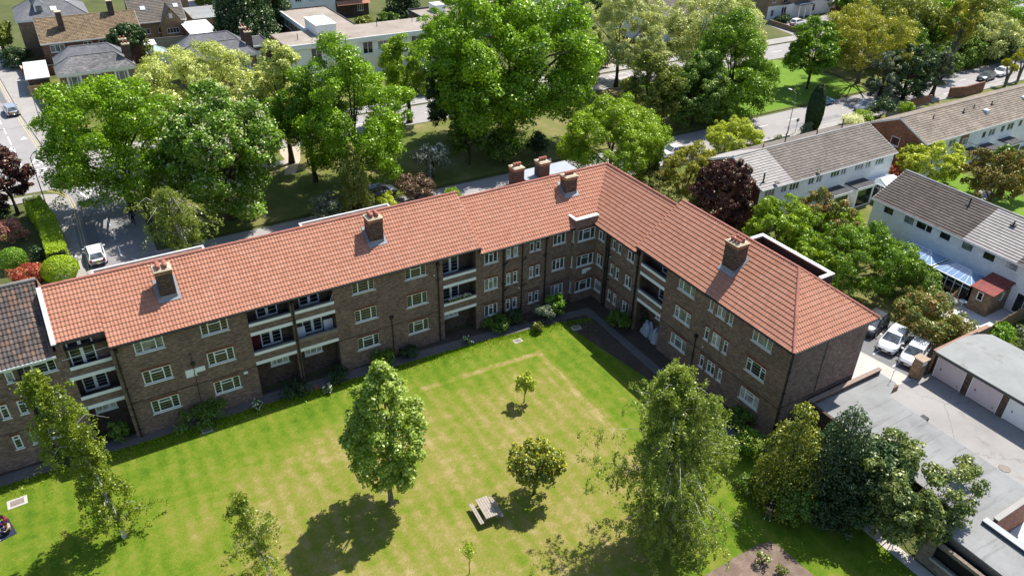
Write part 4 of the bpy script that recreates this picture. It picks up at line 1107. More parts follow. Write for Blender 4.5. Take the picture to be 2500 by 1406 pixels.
def wins_on(root, items, plane, at, rz, mat_wall, P, U, L, H, inward):
    """wall with openings; items = (centre along U, sill z, spec, w, h, glass)"""
    hs = [(u-w/2, z, u+w/2, z+h) for u, z, sp, w, h, g in items]
    mm = MB().holes(P, U, (0, 0, 1), L, H, hs, .1, inward)
    P, U, I = Vector(P), Vector(U), Vector(inward)
    for u, z, sp, w, h, g in items:
        into(root, put_window(None, sp, P+U*u+I*.06+Vector((0, 0, z)), rz, g))
    return mm
W10 = WX(1.6, 1.12, (.34, .33, .33), (), 0); W8 = WX(1.0, 1.02, (.5, .5), (), 0); W10b = WX(1.25, 1.15, (1,), (), 0); W15 = WX(1.9, 1.15, (.62, .38), (), 0); WD = WX(1.7, 2.1, (.5, .5), (), 0); W20 = WX(2.2, 1.2, (.34, .33, .33), (), 0)

# ------------------------------------------------ terrace with pale end roof (behind the right wing)
TA = empty('terraced_houses', (87, 6.4, 0), 0, 'white painted terrace with brown tiled roof, its left end pale grey, beside a maroon tree', 'terraced houses')
it = [(77.05-75.4, 3.73, W10, 1.6, 1.12, 1), (79.3-75.4, 3.78, W8, 1.0, 1.02, 1), (80.95-75.4, 3.73, W10, 1.6, 1.12, 0), (83.75-75.4, 3.78, W8, 1.0, 1.02, 0), (85.1-75.4, 3.78, W8, 1.0, 1.02, 1), (87.8-75.4, 3.88, W10, 1.6, 1.12, 0), (89.3-75.4, 3.88, W8, 1.0, 1.02, 1), (92.05-75.4, 3.88, W10, 1.6, 1.12, 1), (93.7-75.4, 3.88, W8, 1.0, 1.02, 1), (95.85-75.4, 3.88, W10, 1.6, 1.12, 1)]
it += [(x-75.4, 1.0, W20, 2.2, 1.2, 0) for x in (78, 82.3, 87.3, 91.6)]
m = wins_on(TA, it, 'y', 1.8, 0, 0, (75.4, 1.8, 0), (1, 0, 0), 23, 5.1, (0, 1, 0))
m.face([(75.4, 11, 0), (98.4, 11, 0), (98.4, 11, 5.1), (75.4, 11, 5.1)])
into(TA, m.obj('wall', BR_WHITE))
m = MB()
for x in (75.4, 98.4): m.face([(x, 1.8, 0), (x, 11, 0), (x, 11, 5.1), (x, 6.4, 7.0), (x, 1.8, 5.1)])
for q in m.split(): into(TA, q.obj('gable_wall', BR_RED))
gable_roof(TA, 75.4, 1.8, 98.4, 11, 5.05, 7.25, None, 'x', .35, splits=[(75, 80.3, T_GREY), (80.3, 99, T_BROWN)])
m = MB()
for x, y in ((76.3, 2.4),): m.tube([(x, y, 5.3), (x, y, 6.6)], .09, 8); m.cbox((x, y, 5.42), .4, .4, .12)
for x, y, h in ((84.5, 7.2, .9), (80.5, 6.9, .35), (94.8, 7.4, .8), (90, 7.2, .3)): m.tube([(x, y, 6.9), (x, y, 7.25+h)], .07, 7)
[into(TA, q.obj('flue_pipe', BLACKM)) for q in m.split()]
for x, y in ((77.6, 1.55), (84.4, 1.5)): into(TA, MB().lathe((x, y, 5.35), [(0, .02), (.2, .06), (.32, .14), (.2, .05), (0, 0)], 12).obj('satellite_dish', BLACKM))
for (x0, x1) in ((86.0, 89.0), (90.2, 93.4)):
    e = into(TA, empty('porch_extension', (x0, 0, 0)))
    m = MB(); m.holes((0, 0.0, 0), (1, 0, 0), (0, 0, 1), x1-x0, 2.5, [(.3, .1, x1-x0-.3, 2.2)], .1, (0, 1, 0)); m.face([(0, 0, 0), (0, 1.8, 0), (0, 1.8, 2.5), (0, 0, 2.5)]); m.face([(x1-x0, 0, 0), (x1-x0, 1.8, 0), (x1-x0, 1.8, 2.5), (x1-x0, 0, 2.5)]); m.obj('extension_wall', BR_WHITE, e)
    MB().box(-.12, -.15, 2.5, x1-x0+.12, 1.8, 2.62).obj('flat_roof', FELT, e); MB().box(-.15, -.18, 2.38, x1-x0+.15, -.15, 2.66).obj('fascia', WHITE, e)
    MB().box(.32, .06, .12, x1-x0-.32, .08, 2.2).obj('glazed_doors', GLASS, e)
def conservatory(root, x0, y0, x1, y1, front, ze=2.2, zr=2.9, hipw=1.2, glassm=None):
    """glazed sun room; front = 'x' (faces -x) or 'y' (faces -y)"""
    e = into(root, empty('conservatory', ((x0+x1)/2, (y0+y1)/2, 0)))
    ox, oy = (x0+x1)/2, (y0+y1)/2; a, b, c, d = x0-ox, y0-oy, x1-ox, y1-oy
    fm = MB(); fm.box(a, b, 0, c, d, .35)
    P4 = [(a, b), (c, b), (c, d), (a, d)]
    for i in range(4):
        p, q = P4[i], P4[(i+1) % 4]; n = max(2, int(math.dist(p, q)/.8))
        for k_ in range(n+1):
            x, y = p[0]+(q[0]-p[0])*k_/n, p[1]+(q[1]-p[1])*k_/n; fm.cbox((x, y, ze/2), .07, .07, ze)
        fm.tube([(*p, ze), (*q, ze)], .06, 6); fm.tube([(*p, 1.75), (*q, 1.75)], .025, 5)
    if front == 'x': r0, r1 = ((a+c)/2+.2, b+hipw, zr), ((a+c)/2+.2, d-hipw, zr)
    else: r0, r1 = (a+hipw, (b+d)/2+.2, zr), (c-hipw, (b+d)/2+.2, zr)
    gm = MB(); z = ze+.03
    if front == 'x':
        A_, B_, C_, D_ = (a, b, z), (c, b, z), (c, d, z), (a, d, z)
        fs = [[A_, r0, r1, D_], [B_, C_, r1, r0], [A_, B_, r0], [D_, r1, C_]]
        bars = [((a, b+(d-b)*i/6, z), (r0[0], min(max(b+(d-b)*i/6, r0[1]), r1[1]), zr)) for i in range(7)]
    else:
        A_, B_, C_, D_ = (a, b, z), (c, b, z), (c, d, z), (a, d, z)
        fs = [[A_, B_, r1, r0], [D_, r0, r1, C_], [A_, r0, D_], [B_, C_, r1]]
        bars = [((a+(c-a)*i/6, b, z), (min(max(a+(c-a)*i/6, r0[0]), r1[0]), r0[1], zr)) for i in range(7)]
    for f in fs: gm.face(f)
    for p, q in bars: fm.tube([p, q], .03, 5)
    fm.tube([r0, r1], .05, 6)
    fm.obj('conservatory_frame', WHITE, e)
    gm.obj('glass_roof', glassm or GLASS_R, e)
    g2 = MB(); 
    for i in range(4):
        p, q = P4[i], P4[(i+1) % 4]; g2.face([(*p, .36), (*q, .36), (*q, ze-.02), (*p, ze-.02)])
    g2.obj('glass_walls', GLASS, e)
def glass_roof_mat(name, c):
    m, nt, nd, lk = nmat(name); finish(nt, c, .12, .8, metal=.0, coat=.6); MATS[name] = m; return m
GLASS_R = glass_roof_mat('conservatory_glass_blue', (.16, .27, .44))
GLASS_W = glass_roof_mat('conservatory_sheet_white', (.62, .66, .66))
conservatory(TA, 94.3, -1.3, 97.8, 1.75, 'y', 2.2, 2.75, .5, GLASS_W)

# ------------------------------------------------ terrace facing the car park (blue conservatories)
TB = empty('terraced_houses', (89.4, -20, 0), 0, 'white painted terrace with dark grey tiles, one pale roof section and two blue glass conservatories', 'terraced houses')
fx, y0b = 85.1, -5.6
it = [(7.5-5.6, 3.78, W10b, 1.25, 1.15, 0), (10.0-5.6, 3.73, W10b, 1.25, 1.15, 1), (11.75-5.6, 3.78, W15, 1.9, 1.15, 0), (14.1-5.6, 3.83, W10b, 1.25, 1.15, 0), (16.5-5.6, 3.78, W10b, 1.25, 1.15, 1), (18.75-5.6, 3.78, W10b, 1.25, 1.15, 0), (20.95-5.6, 3.88, W10b, 1.25, 1.15, 2), (24.2-5.6, 3.88, W10b, 1.25, 1.15, 0), (27.5-5.6, 3.88, W15, 1.9, 1.15, 0), (23.2-5.6, .1, WD, 1.7, 2.1, 0)]
m = wins_on(TB, it, 'x', fx, -math.pi/2, 0, (fx, y0b, 0), (0, -1, 0), 30, 5.05, (1, 0, 0))
m.face([(94, y0b, 0), (94, -35.6, 0), (94, -35.6, 5.05), (94, y0b, 5.05)])
for y in (y0b, -35.6): m.face([(fx, y, 0), (94, y, 0), (94, y, 5.05), (89.55, y, 7.0), (fx, y, 5.05)])
into(TB, m.obj('wall', BR_WHITE))
gable_roof(TB, fx, -35.6, 94, y0b, 4.95, 7.2, None, 'y', .35, splits=[(-36, -27.2, T_GREY), (-27.2, -21.4, T_BLK), (-21.4, -16.0, T_GREY), (-16.0, -5, T_BLK)])
m = MB()
for x, y, h in ((88.6, -13.6, .8), (88.3, -18.4, .4)): m.tube([(x, y, 6.3), (x, y, 6.7+h)], .08, 8); m.cbox((x, y, 6.72), .5, .5, .1)
[into(TB, q.obj('flue_pipe', BLACKM)) for q in m.split()]
conservatory(TB, 82.2, -15.25, 85.05, -10.9, 'x', 2.2, 2.75); conservatory(TB, 82.2, -19.55, 85.05, -15.5, 'x', 2.15, 2.75)
e = into(TB, empty('brick_extension', (83.4, -20.8, 0)))
m = MB(); m.holes((-1.45, .95, 0), (0, -1, 0), (0, 0, 1), 1.9, 2.35, [(.55, 1.3, 1.15, 2.2)], .1, (1, 0, 0)); m.holes((-1.45, -.95, 0), (1, 0, 0), (0, 0, 1), 3.1, 2.35, [(1.6, 1.3, 2.2, 2.2)], .1, (0, 1, 0)); m.face([(-1.45, .95, 0), (1.65, .95, 0), (1.65, .95, 2.35), (-1.45, .95, 2.35)])
m.obj('extension_wall', BR_YEL, e)
MB().mesh([(-1.65, -1.15, 2.36), (1.68, -1.15, 2.9), (1.68, 1.15, 2.9), (-1.65, 1.15, 2.36), (-1.65, -1.15, 2.46), (1.68, -1.15, 3.0), (1.68, 1.15, 3.0), (-1.65, 1.15, 2.46)], [(0, 3, 2, 1), (4, 5, 6, 7), (0, 1, 5, 4), (1, 2, 6, 5), (2, 3, 7, 6), (3, 0, 4, 7)])
b_ = MB(); b_.box(-1.65, -1.15, 0, 1.68, 1.15, .1); o = b_.obj('red_roof', tile_mat('tiles_new_red', [(.2, .05, .045), (.26, .07, .06), (.23, .06, .05)], .3, .3), e); o.location = (0, 0, 2.62); o.rotation_euler = (0, -.16, 0)
W6 = WX(.58, .88, (1,), (), 1)
for loc, rz in (((-1.4, .1, 1.3), -math.pi/2), ((.45, -.9, 1.3), 0)): put_window(None, W6, loc, rz, 1).parent = e
for o in list(kids(e)):
    if o.name.startswith('window'):
        for c in kids(o): bpy.data.objects.remove(c)

# ------------------------------------------------ far terrace with the brick gable
TC = empty('terraced_houses', (120, 5.8, 0), 0, 'lichen-speckled brown roofed terrace with red brick gable and white upper wall at right edge', 'terraced houses')
W13 = WX(1.55, 1.05, (.5, .5), (), 0); W7 = WX(.95, 1.0, (1,), (), 0)
it = [(110.4-104.2, 3.4, W13, 1.55, 1.05, 1), (117.5-104.2, 3.3, W7, .95, 1.0, 0), (119.3-104.2, 3.3, W13, 1.55, 1.05, 1), (121.8-104.2, 3.4, W7, .95, 1.0, 0), (123.6-104.2, 3.4, W13, 1.55, 1.05, 0), (126-104.2, 3.5, W7, .95, 1.0, 0), (128-104.2, 3.5, W13, 1.55, 1.05, 0), (132-104.2, 3.5, W13, 1.55, 1.05, 0), (118.5-104.2, .8, W20, 2.2, 1.2, 0)]
m = wins_on(TC, it, 'y', 1.7, 0, 0, (104.2, 1.7, 0), (1, 0, 0), 37, 5.1, (0, 1, 0)); m.face([(104.2, 9.9, 0), (141.2, 9.9, 0), (141.2, 9.9, 5.1), (104.2, 9.9, 5.1)])
into(TC, m.obj('wall', BR_WHITE))
m = MB(); m.face([(104.2, 1.7, 0), (104.2, 9.9, 0), (104.2, 9.9, 5.1), (104.2, 5.8, 6.95), (104.2, 1.7, 5.1)]); m.face([(141.2, 1.7, 0), (141.2, 9.9, 0), (141.2, 9.9, 5.1), (141.2, 5.8, 6.95), (141.2, 1.7, 5.1)]); m.box(112.0, 1.6, 0, 113.7, 1.69, 5.0)
brick_mat('brick_orange_red', (.36, .16, .09), (.27, .11, .065), (.3, .22, .16), .35)
for q in m.split(): into(TC, q.obj('gable_wall', MATS['brick_orange_red']))
into(TC, put_window(None, W10b, (104.16, 5.7, 3.4), -math.pi/2, 0))
into(TC, put_window(None, W7, (112.9, 1.58, 3.2), 0, 1))
gable_roof(TC, 104.2, 1.7, 141.2, 9.9, 5.05, 7.1, T_CBR, 'x', .35)
m = MB()
for x, y in ((109.3, 4.6), (115.4, 4.3), (118.2, 4.6), (122, 4.4)): m.tube([(x, y, 6), (x, y, 7.0)], .07, 7); m.cbox((x, y, 6.5), .45, .4, .1)
[into(TC, q.obj('flue_pipe', BLACKM)) for q in m.split()]
m = MB(); m.box(129, 3.4, 6.0, 130.2, 4.4, 6.55); m.box(119.2, 3.2, 5.9, 120, 3.9, 6.4); [into(TC, q.obj('roof_window', GLASS_W)) for q in m.split()]
for x0, x1 in ((117.2, 119.2), (121.5, 124.2)):
    e = into(TC, empty('porch_extension', (x0, -.2, 0))); m = MB(); m.holes((0, 0, 0), (1, 0, 0), (0, 0, 1), x1-x0, 2.3, [(.25, .3, x1-x0-.25, 2.0)], .1, (0, 1, 0)); m.face([(0, 0, 0), (0, 1.9, 0), (0, 1.9, 2.3), (0, 0, 2.3)]); m.face([(x1-x0, 0, 0), (x1-x0, 1.9, 0), (x1-x0, 1.9, 2.3), (x1-x0, 0, 2.3)]); m.obj('extension_wall', WHITE2, e)
    MB().box(-.1, -.12, 2.3, x1-x0+.1, 1.85, 2.42).obj('flat_roof', FELT, e); MB().box(.27, .06, .3, x1-x0-.27, .08, 2.0).obj('glazed_doors', GLASS, e)
m = MB(); m.box(113.9, .5, 2.4, 115.5, 1.7, 2.55)
into(TC, m.obj('balcony_slab', FELT))
m = MB()
for i in range(9): m.tube([(113.95+i*.19, .52, 2.55), (113.95+i*.19, .52, 3.45)], .015, 5)
m.tube([(113.95, .52, 3.45), (115.47, .52, 3.45)], .025, 5); m.tube([(113.95, .52, 3.45), (113.95, 1.7, 3.45)], .025, 5); into(TC, m.obj('balcony_railing', BLACKM))

# ------------------------------------------------ garages
G_ROOF = ground_mat('garage_roof_felt', [(.28, (.19, .192, .185)), (.5, (.255, .262, .255)), (.72, (.32, .328, .318))], .3, 18, .8, .3, .01, stains=(.17, .165, .14))
DOORP = plain('door_pale_pink', (.62, .545, .56), .5, .4, .05); DOORW = plain('door_white', (.78, .8, .81), .45, .4, .04)
GR = empty('garage_block', (72, -30, 0), 0, 'flat grey roofed row of garages with pale pink and white doors facing the yard', 'garages')
m = MB(); hs = []
L_ = 22; yg = -24.75
for i in range(7): hs.append((.12+i*3.05, 0.02, .12+i*3.05+2.45, 2.05))
m.holes((69.45, yg, 0), (0, -1, 0), (0, 0, 1), L_, 2.35, hs, .1, (1, 0, 0))
m.face([(69.45, yg, 0), (75.3, yg, 0), (75.3, yg, 2.35), (69.45, yg, 2.35)]); m.face([(75.3, yg, 0), (75.3, yg-L_, 0), (75.3, yg-L_, 2.35), (75.3, yg, 2.35)])
into(GR, m.obj('wall', BR_DARK))
# slightly domed felt roof with a rounded back corner
m = MB(); vs = []; nx, ny = 10, 22
for i in range(nx+1):
    for j in range(ny+1):
        x = 69.1+6.6*i/nx; y = yg+.15-(L_+.3)*j/ny
        if j == 0: y -= .9*max(0, (i/nx-.55)/.45)**2
        z = 2.52+.16*math.sin(math.pi*i/nx)+.03*math.sin(i*1.7+j*.9)
        vs.append((x, y, z))
m.mesh(vs, [(i*(ny+1)+j, (i+1)*(ny+1)+j, (i+1)*(ny+1)+j+1, i*(ny+1)+j+1) for i in range(nx) for j in range(ny)], True)
into(GR, m.obj('roof', G_ROOF))
m = MB(); m.box(69.04, yg-L_-.1, 2.3, 69.1, yg+.18, 2.56); m.box(69.1, yg+.12, 2.3, 75.0, yg+.18, 2.52); into(GR, m.obj('fascia', plain('fascia_dark', (.06, .07, .07), .6)))
for i in range(7):
    y = yg-.12-i*3.05-1.225
    m = MB(); m.box(0, -1.21, .03, .05, 1.21, 2.04)
    for k_ in range(1, 9): m.box(-.012, -1.15+k_*.255, .1, 0, -1.13+k_*.255, 1.95)
    d = into(GR, m.obj('garage_door', DOORP if i < 2 else DOORW)); d.location = Vector((69.5, y, 0))-GR.location
    MB().box(-.05, .72, .95, 0, .8, 1.1).obj('handle', BLACKM, d); MB().box(-.05, -.95, .35, 0, -.87, .42).obj('lock', BLACKM, d)
    f = MB(); f.box(-.06, -1.26, 0, .0, -1.2, 2.08); f.box(-.06, 1.2, 0, 0, 1.26, 2.08); f.box(-.06, -1.2, 2.02, 0, 1.2, 2.08); f.obj('door_frame', WHITE, d)
bw = empty('brick_wall', (73, -24.15, 0), 0, 'brown brick boundary wall with ivy along the side of the right-hand garages', 'wall')
m = MB(); m.box(69.9, -24.35, 0, 77.4, -24.1, 2.0); into(bw, m.obj('wall', BR_YEL)); m = MB(); m.box(69.85, -24.42, 2.0, 77.45, -24.03, 2.1); into(bw, m.obj('coping', plain('brick_coping', (.3, .19, .14), .9, .2, .25, 4)))
gp_ = empty('gate_pillar', (68.15, -24.2, 0), 0, 'square brick gate pillar with stone cap and white plate beside the parked car', 'gate pillar')
m = MB(); m.box(-.4, -.4, 0, .4, .4, 1.85); m.obj('shaft', BR_YEL, gp_); MB().box(-.5, -.5, 1.85, .5, .5, 1.97).obj('cap', plain('stone_brown', (.35, .27, .2), .9, .2, .2, 4), gp_); MB().box(-.3, -.42, 1.45, .3, -.4, 1.75).obj('plate', WHITE, gp_)
m = MB(); m.box(.42, -.12, .1, 1.4, -.02, 1.5); m.box(.42, -.16, .35, 1.4, -.12, .5); m.box(.42, -.16, 1.0, 1.4, -.12, 1.15); m.obj('gate', plain('gate_dark', (.1, .07, .05), .8), gp_)
GL = empty('garage_block', (58, -31, 0), 0, 'long flat grey felt roofed garage block with stained roof behind the conifers', 'garages')
pl = [(54.9, -24.35), (62.2, -24.35), (62.3, -25.5), (60.5, -26.3), (60.3, -37.55), (54.9, -37.55)]
m = MB(); n = len(pl)
for i in range(n):
    a, b = pl[i], pl[(i+1) % n]; m.face([(*a, 0), (*b, 0), (*b, 2.45), (*a, 2.45)])
into(GL, m.obj('wall', BR_DARK))
def streak_felt():
    m, nt, nd, lk = nmat('garage_roof_stained'); p = gpos(nt)
    mp = N(nt, 'ShaderNodeMapping'); mp.inputs['Scale'].default_value = (.18, 1.5, 1); mp.inputs['Rotation'].default_value = (0, 0, .12); lk.new(p, mp.inputs[0])
    s1 = noise(nt, mp.outputs[0], .9, 5, .6); a = noise(nt, p, .35, 6, .7); fi = noise(nt, p, 16, 3, .7)
    col = ramp(nt, [(.3, (.17, .17, .168)), (.5, (.235, .238, .235)), (.7, (.29, .293, .29))], math_(nt, 'ADD', math_(nt, 'MULTIPLY', a, .7), math_(nt, 'MULTIPLY', fi, .3)))
    col = mixc(nt, ramp(nt, [(.54, (0,)*3), (.7, (.85,)*3)], s1), col, (.12, .112, .105)); finish(nt, col, .85, .25, fi, .3, .01); MATS['garage_roof_stained'] = m; return m
G_STAIN = streak_felt()
pr = [(54.6, -24.2), (62.5, -24.2), (62.6, -25.6), (60.75, -26.4), (60.55, -37.6), (54.6, -37.6)]
m = MB(); m.prism(pr, 2.45, 2.55); into(GL, m.obj('roof', G_STAIN))
m = MB()
for y in (-28.6, -31.0, -33.4): m.box(54.7, y-.03, 2.55, 60.5, y+.03, 2.575)
into(GL, m.obj('felt_seams', plain('felt_seam', (.24, .24, .235), .9)))
m = MB(); m.box(54.4, -24.25, 0, 62.4, -24.0, 2.95); m.box(54.4, -27.5, 0, 54.65, -24.25, 2.8); into(GL, m.obj('parapet', BR_DARK)); m = MB(); m.box(54.35, -24.3, 2.95, 62.45, -23.95, 3.02); into(GL, m.obj('coping', plain('coping_brown', (.27, .21, .17), .9, .2, .25, 4)))
m = MB(); m.box(56, -37.85, 0, 60.6, -37.6, 2.75); into(GL, m.obj('end_parapet', BR_RED)); m = MB(); m.box(55.9, -37.9, 2.75, 60.7, -37.55, 2.82); into(GL, m.obj('coping', G_PAVE))
for y in (-27.6, -30.6, -33.6, -36.3):
    d = into(GL, MB().box(0, -1.2, .03, .05, 1.2, 2.1).obj('garage_door', DOORW)); d.location = Vector((60.42, y, 0))-GL.location
d = into(GL, MB().box(-.03, -.45, 0, .05, .45, 2.05).obj('door', DOORW)); d.location = Vector((62.35, -24.9, 0))-GL.location
m = MB(); m.box(61.0, -25.9, 1.9, 62.6, -25.5, 2.44); into(GL, m.obj('door_canopy_recess', plain('canopy_brown', (.2, .1, .07), .8))); into(GL, MB().box(60.4, -29.5, 1.6, 61.2, -29.0, 2.5).obj('door_canopy_recess', plain('recess_shade', (.05, .05, .055), .8)))  # second box is coloured dark to stand in for a shaded door recess
m = MB().tube([(62.3, -25.3, 2.5), (62.3, -25.3, 3.6), (62.5, -25.4, 3.7)], .03, 6); into(GL, m.obj('vent_pipe', plain('steel_grey', (.45, .46, .47), .4, .5)))
BS = empty('bin_store', (52, -41, 0), 0, 'low brown brick store with dark openings beneath a flat felt roof at bottom right corner', 'bin store')
m = MB(); m.holes((51.5, -36.0, 0), (0, -1, 0), (0, 0, 1), 12, 2.3, [(.85, .95, 3.4, 2.05), (4.0, .95, 6.6, 2.05), (7.2, .95, 9.8, 2.05)], .22, (1, 0, 0)); m.face([(51.5, -36, 0), (55, -36, 0), (55, -36, 2.6), (51.5, -36, 2.3)]); m.face([(55.0, -36, 0), (55.0, -48, 0), (55.0, -48, 2.6), (55, -36, 2.6)])
m.box(51.5, -48, 2.3, 51.75, -36, 2.31); m.face([(52.3, -36, 2.0), (52.3, -48, 2.0), (52.3, -48, 2.62), (52.3, -36, 2.62)])
into(BS, m.obj('wall', brick_mat('brick_greybrown', (.24, .2, .16), (.19, .155, .12), (.24, .21, .18), .3)))
m = MB(); m.box(52.25, -48, 2.62, 54.9, -36.1, 2.72); into(BS, m.obj('roof', G_STAIN))
m = MB(); m.box(54.9, -48, 0, 55.15, -37.4, 2.95); into(BS, m.obj('upstand', FELT)); m = MB(); m.box(54.85, -48, 2.95, 55.35, -37.4, 3.0); into(BS, m.obj('upstand_cap', plain('cap_grey', (.36, .37, .37), .8)))
m = MB(); m.box(51.38, -48, .86, 51.5, -36.8, .95); into(BS, m.obj('sill', CONC))
m = MB(); m.face([(51.9, -36.2, 0), (51.9, -48, 0), (51.9, -48, 2.3), (51.9, -36.2, 2.3)]); into(BS, m.obj('opening_shade', plain('shade_black', (.012, .011, .01), .9)))  # flat black sheet paints the shade inside the openings
sheet('bright_yard', rect(55.2, -60, 70, -37.9), .012, G_PATIO)
m = MB(); m.box(51.3, -24.6, 0, 53.9, -24.45, 1.5)
o = m.obj('garden_fence', plain('fence_dark', (.03, .025, .02), .9)); tag(o, 'low dark fence in shade between the gable end and the golden conifer', 'fence')

# ------------------------------------------------ villas and other houses behind the trees
def villa(x0, y0, x1, y1, lab):
    r = empty('villa', ((x0+x1)/2, (y0+y1)/2, 0), 0, lab, 'house')
    WV = WX(1.6, 1.9, (.25, .5, .25), (), 1); WV2 = WX(1.0, 1.9, (.5, .5), (), 1)
    w = x1-x0
    it = [(1.9, 2.9, WV, 1.6, 1.9, 1), (w/2, 2.9, WV2, 1.0, 1.9, 1), (w-1.9, 2.9, WV, 1.6, 1.9, 1), (1.9, .7, WV, 1.6, 1.9, 0), (w-1.9, .7, WV, 1.6, 1.9, 0)]
    it = [(u, z, sp, ww, min(h, 5.2-z), g) for u, z, sp, ww, h, g in it]
    m = wins_on(r, it, 'y', y0, 0, 0, (x0, y0, 0), (1, 0, 0), w, 5.25, (0, 1, 0))
    m.face([(x0, y0, 0), (x0, y1, 0), (x0, y1, 5.25), (x0, y0, 5.25)]); m.face([(x1, y0, 0), (x1, y1, 0), (x1, y1, 5.25), (x1, y0, 5.25)]); m.face([(x0, y1, 0), (x1, y1, 0), (x1, y1, 5.25), (x0, y1, 5.25)])
    into(r, m.obj('wall', BR_YEL))
    m = MB(); m.box(x0-.08, y0-.08, 4.85, x1+.08, y0-.02, 5.25); m.box(x0-.06, y0-.05, 2.45, x1+.06, y0-.015, 2.65)
    for u in (1.0, 2.8, w-2.8, w-1.0): m.box(x0+u-.09, y0-.06, .5, x0+u+.09, y0-.02, 4.85)
    into(r, m.obj('trim', WHITE))
    ym = y0+(y1-y0)*.47
    hip_roof(r, x0, y0, x1, ym-.2, 5.4, 7.25, SLATE2 if x0 < 20 else SLATE, .35); hip_roof(r, x0+.2, ym+.4, x1-.2, y1, 5.4, 7.45, SLATE, .35)
    for cy in (y0+1.5, y0+4.6):
        c = into(r, empty('chimney', (x1-.3, cy, 5.2)))
        MB().box(-.5, -.35, 0, .5, .35, 3.0).obj('stack', BR_DARK, c); MB().box(-.57, -.42, 3.0, .57, .42, 3.18).obj('stack_cap', CREAM, c)
        for k_ in (-.25, .25): MB().lathe((k_, 0, 3.18), [(.13, 0), (.1, .3), (.13, .42), (0, .42)], 8).obj('chimney_pot', TERRA, c)
    return r
v1 = villa(12.3, 80.3, 22.6, 89.6, 'grey slate hipped villa with white window trim next to the left-hand avenue')
v2 = villa(30.0, 79.4, 40.8, 88.6, 'grey slate hipped villa with dark flat-roofed side porch, behind pale green trees')
e = into(v2, empty('side_porch', (42.2, 83.5, 0))); m = MB(); m.holes((-1.4, -2.8, 0), (1, 0, 0), (0, 0, 1), 3.0, 6.0, [(.4, 3.0, 1.4, 5.2)], .1, (0, 1, 0)); m.face([(1.6, -2.8, 0), (1.6, 3.4, 0), (1.6, 3.4, 6), (1.6, -2.8, 6)]); m.obj('porch_wall', BR_DARK, e)
m = MB(); m.box(-1.4, -2.9, 5.75, 1.7, 3.5, 6.0); m.obj('fascia', WHITE, e); MB().box(-1.3, -2.75, 6.0, 1.55, 3.3, 6.03).obj('flat_roof', FELT, e)
for x_ in (-1.4, 1.55): MB().box(x_, -2.9, 6.0, x_+.15, 3.5, 6.2).obj('parapet', FELT, e)
MB().box(-.95, -2.76, 3.05, -.05, -2.74, 5.15).obj('door', WHITE, e)
# long brown roofed house
H3 = empty('house', (18.5, 104, 0), 0, 'long red brick house under an old brown tiled roof with two tall chimneys, far left', 'house')
W14 = WX(1.4, 1.1, (.5, .5), (), 0)
m = wins_on(H3, [(2.2, 3.4, W20, 2.2, 1.2, 1), (6.9, 3.5, W14, 1.4, 1.1, 0), (9.3, 3.5, W14, 1.4, 1.1, 0), (11.8, 3.5, W14, 1.4, 1.1, 0), (13.8, 3.5, W14, 1.4, 1.1, 0)], 'y', 0, 0, 0, (11.2, 101.4, 0), (1, 0, 0), 15.6, 5, (0, 1, 0))
m.face([(11.2, 101.4, 0), (11.2, 111, 0), (11.2, 111, 5), (11.2, 106.2, 8.0), (11.2, 101.4, 5)]); m.face([(26.8, 101.4, 0), (26.8, 111, 0), (26.8, 111, 5), (26.8, 106.2, 8.0), (26.8, 101.4, 5)]); m.face([(11.2, 111, 0), (26.8, 111, 0), (26.8, 111, 5), (11.2, 111, 5)])
into(H3, m.obj('wall', brick_mat('brick_dark_red', (.2, .08, .06), (.15, .065, .05), (.2, .16, .13), .35)))
gable_roof(H3, 11.2, 101.4, 26.8, 111, 5.0, 8.0, T_OLD, 'x', .4, tw=.26, th=.34, flat=False, seg=3, amp=.03)
for x, y, z in ((14.9, 103.7, 9.3), (23.2, 106, 9.9)):
    c = into(H3, empty('chimney', (x, y, 5.5))); MB().box(-.45, -.6, 0, .45, .6, z-5.5).obj('stack', BR_DARK, c); MB().box(-.5, -.65, z-5.5, .5, .65, z-5.35).obj('stack_cap', CREAM, c)
# tall slate house with dormer
H4 = empty('house', (13, 117, 0), 0, 'tall yellow brick house with slate roof and a white gabled dormer, top left', 'house')
m = MB(); m.holes((8.6, 110.8, 0), (1, 0, 0), (0, 0, 1), 11, 7, [], .1, (0, 1, 0)); m.holes((8.6, 121, 0), (0, -1, 0), (0, 0, 1), 10.2, 7, [(2, 3.8, 3.2, 5.4), (6.5, 3.8, 7.7, 5.4), (6.5, .9, 7.7, 2.6)], .1, (1, 0, 0)); m.face([(19.6, 110.8, 0), (19.6, 121, 0), (19.6, 121, 7), (19.6, 110.8, 7)]); m.face([(8.6, 121, 0), (19.6, 121, 0), (19.6, 121, 7), (8.6, 121, 7)])
into(H4, m.obj('wall', BR_YEL)); hip_roof(H4, 8.6, 110.8, 19.6, 121, 7.0, 10.6, SLATE, .35)
for y in (118.4, 113.9): into(H4, put_window(None, WX(1.2, 1.6, (.5, .5), (), 1), (8.66, y, 3.8), -math.pi/2, 1))
d = into(H4, empty('dormer', (12.4, 112.4, 8.0))); m = MB(); m.holes((-.75, -.5, -.5), (1, 0, 0), (0, 0, 1), 1.5, 1.7, [(.25, .35, 1.25, 1.45)], .08, (0, 1, 0)); m.face([(-.75, -.5, 1.2), (.75, -.5, 1.2), (0, -.5, 2.2)]); m.face([(-.75, -.5, -.5), (-.75, 2.5, 1.2), (-.75, -.5, 1.2)]); m.face([(.75, -.5, -.5), (.75, 2.5, 1.2), (.75, -.5, 1.2)]); m.obj('dormer_wall', WHITE2, d)
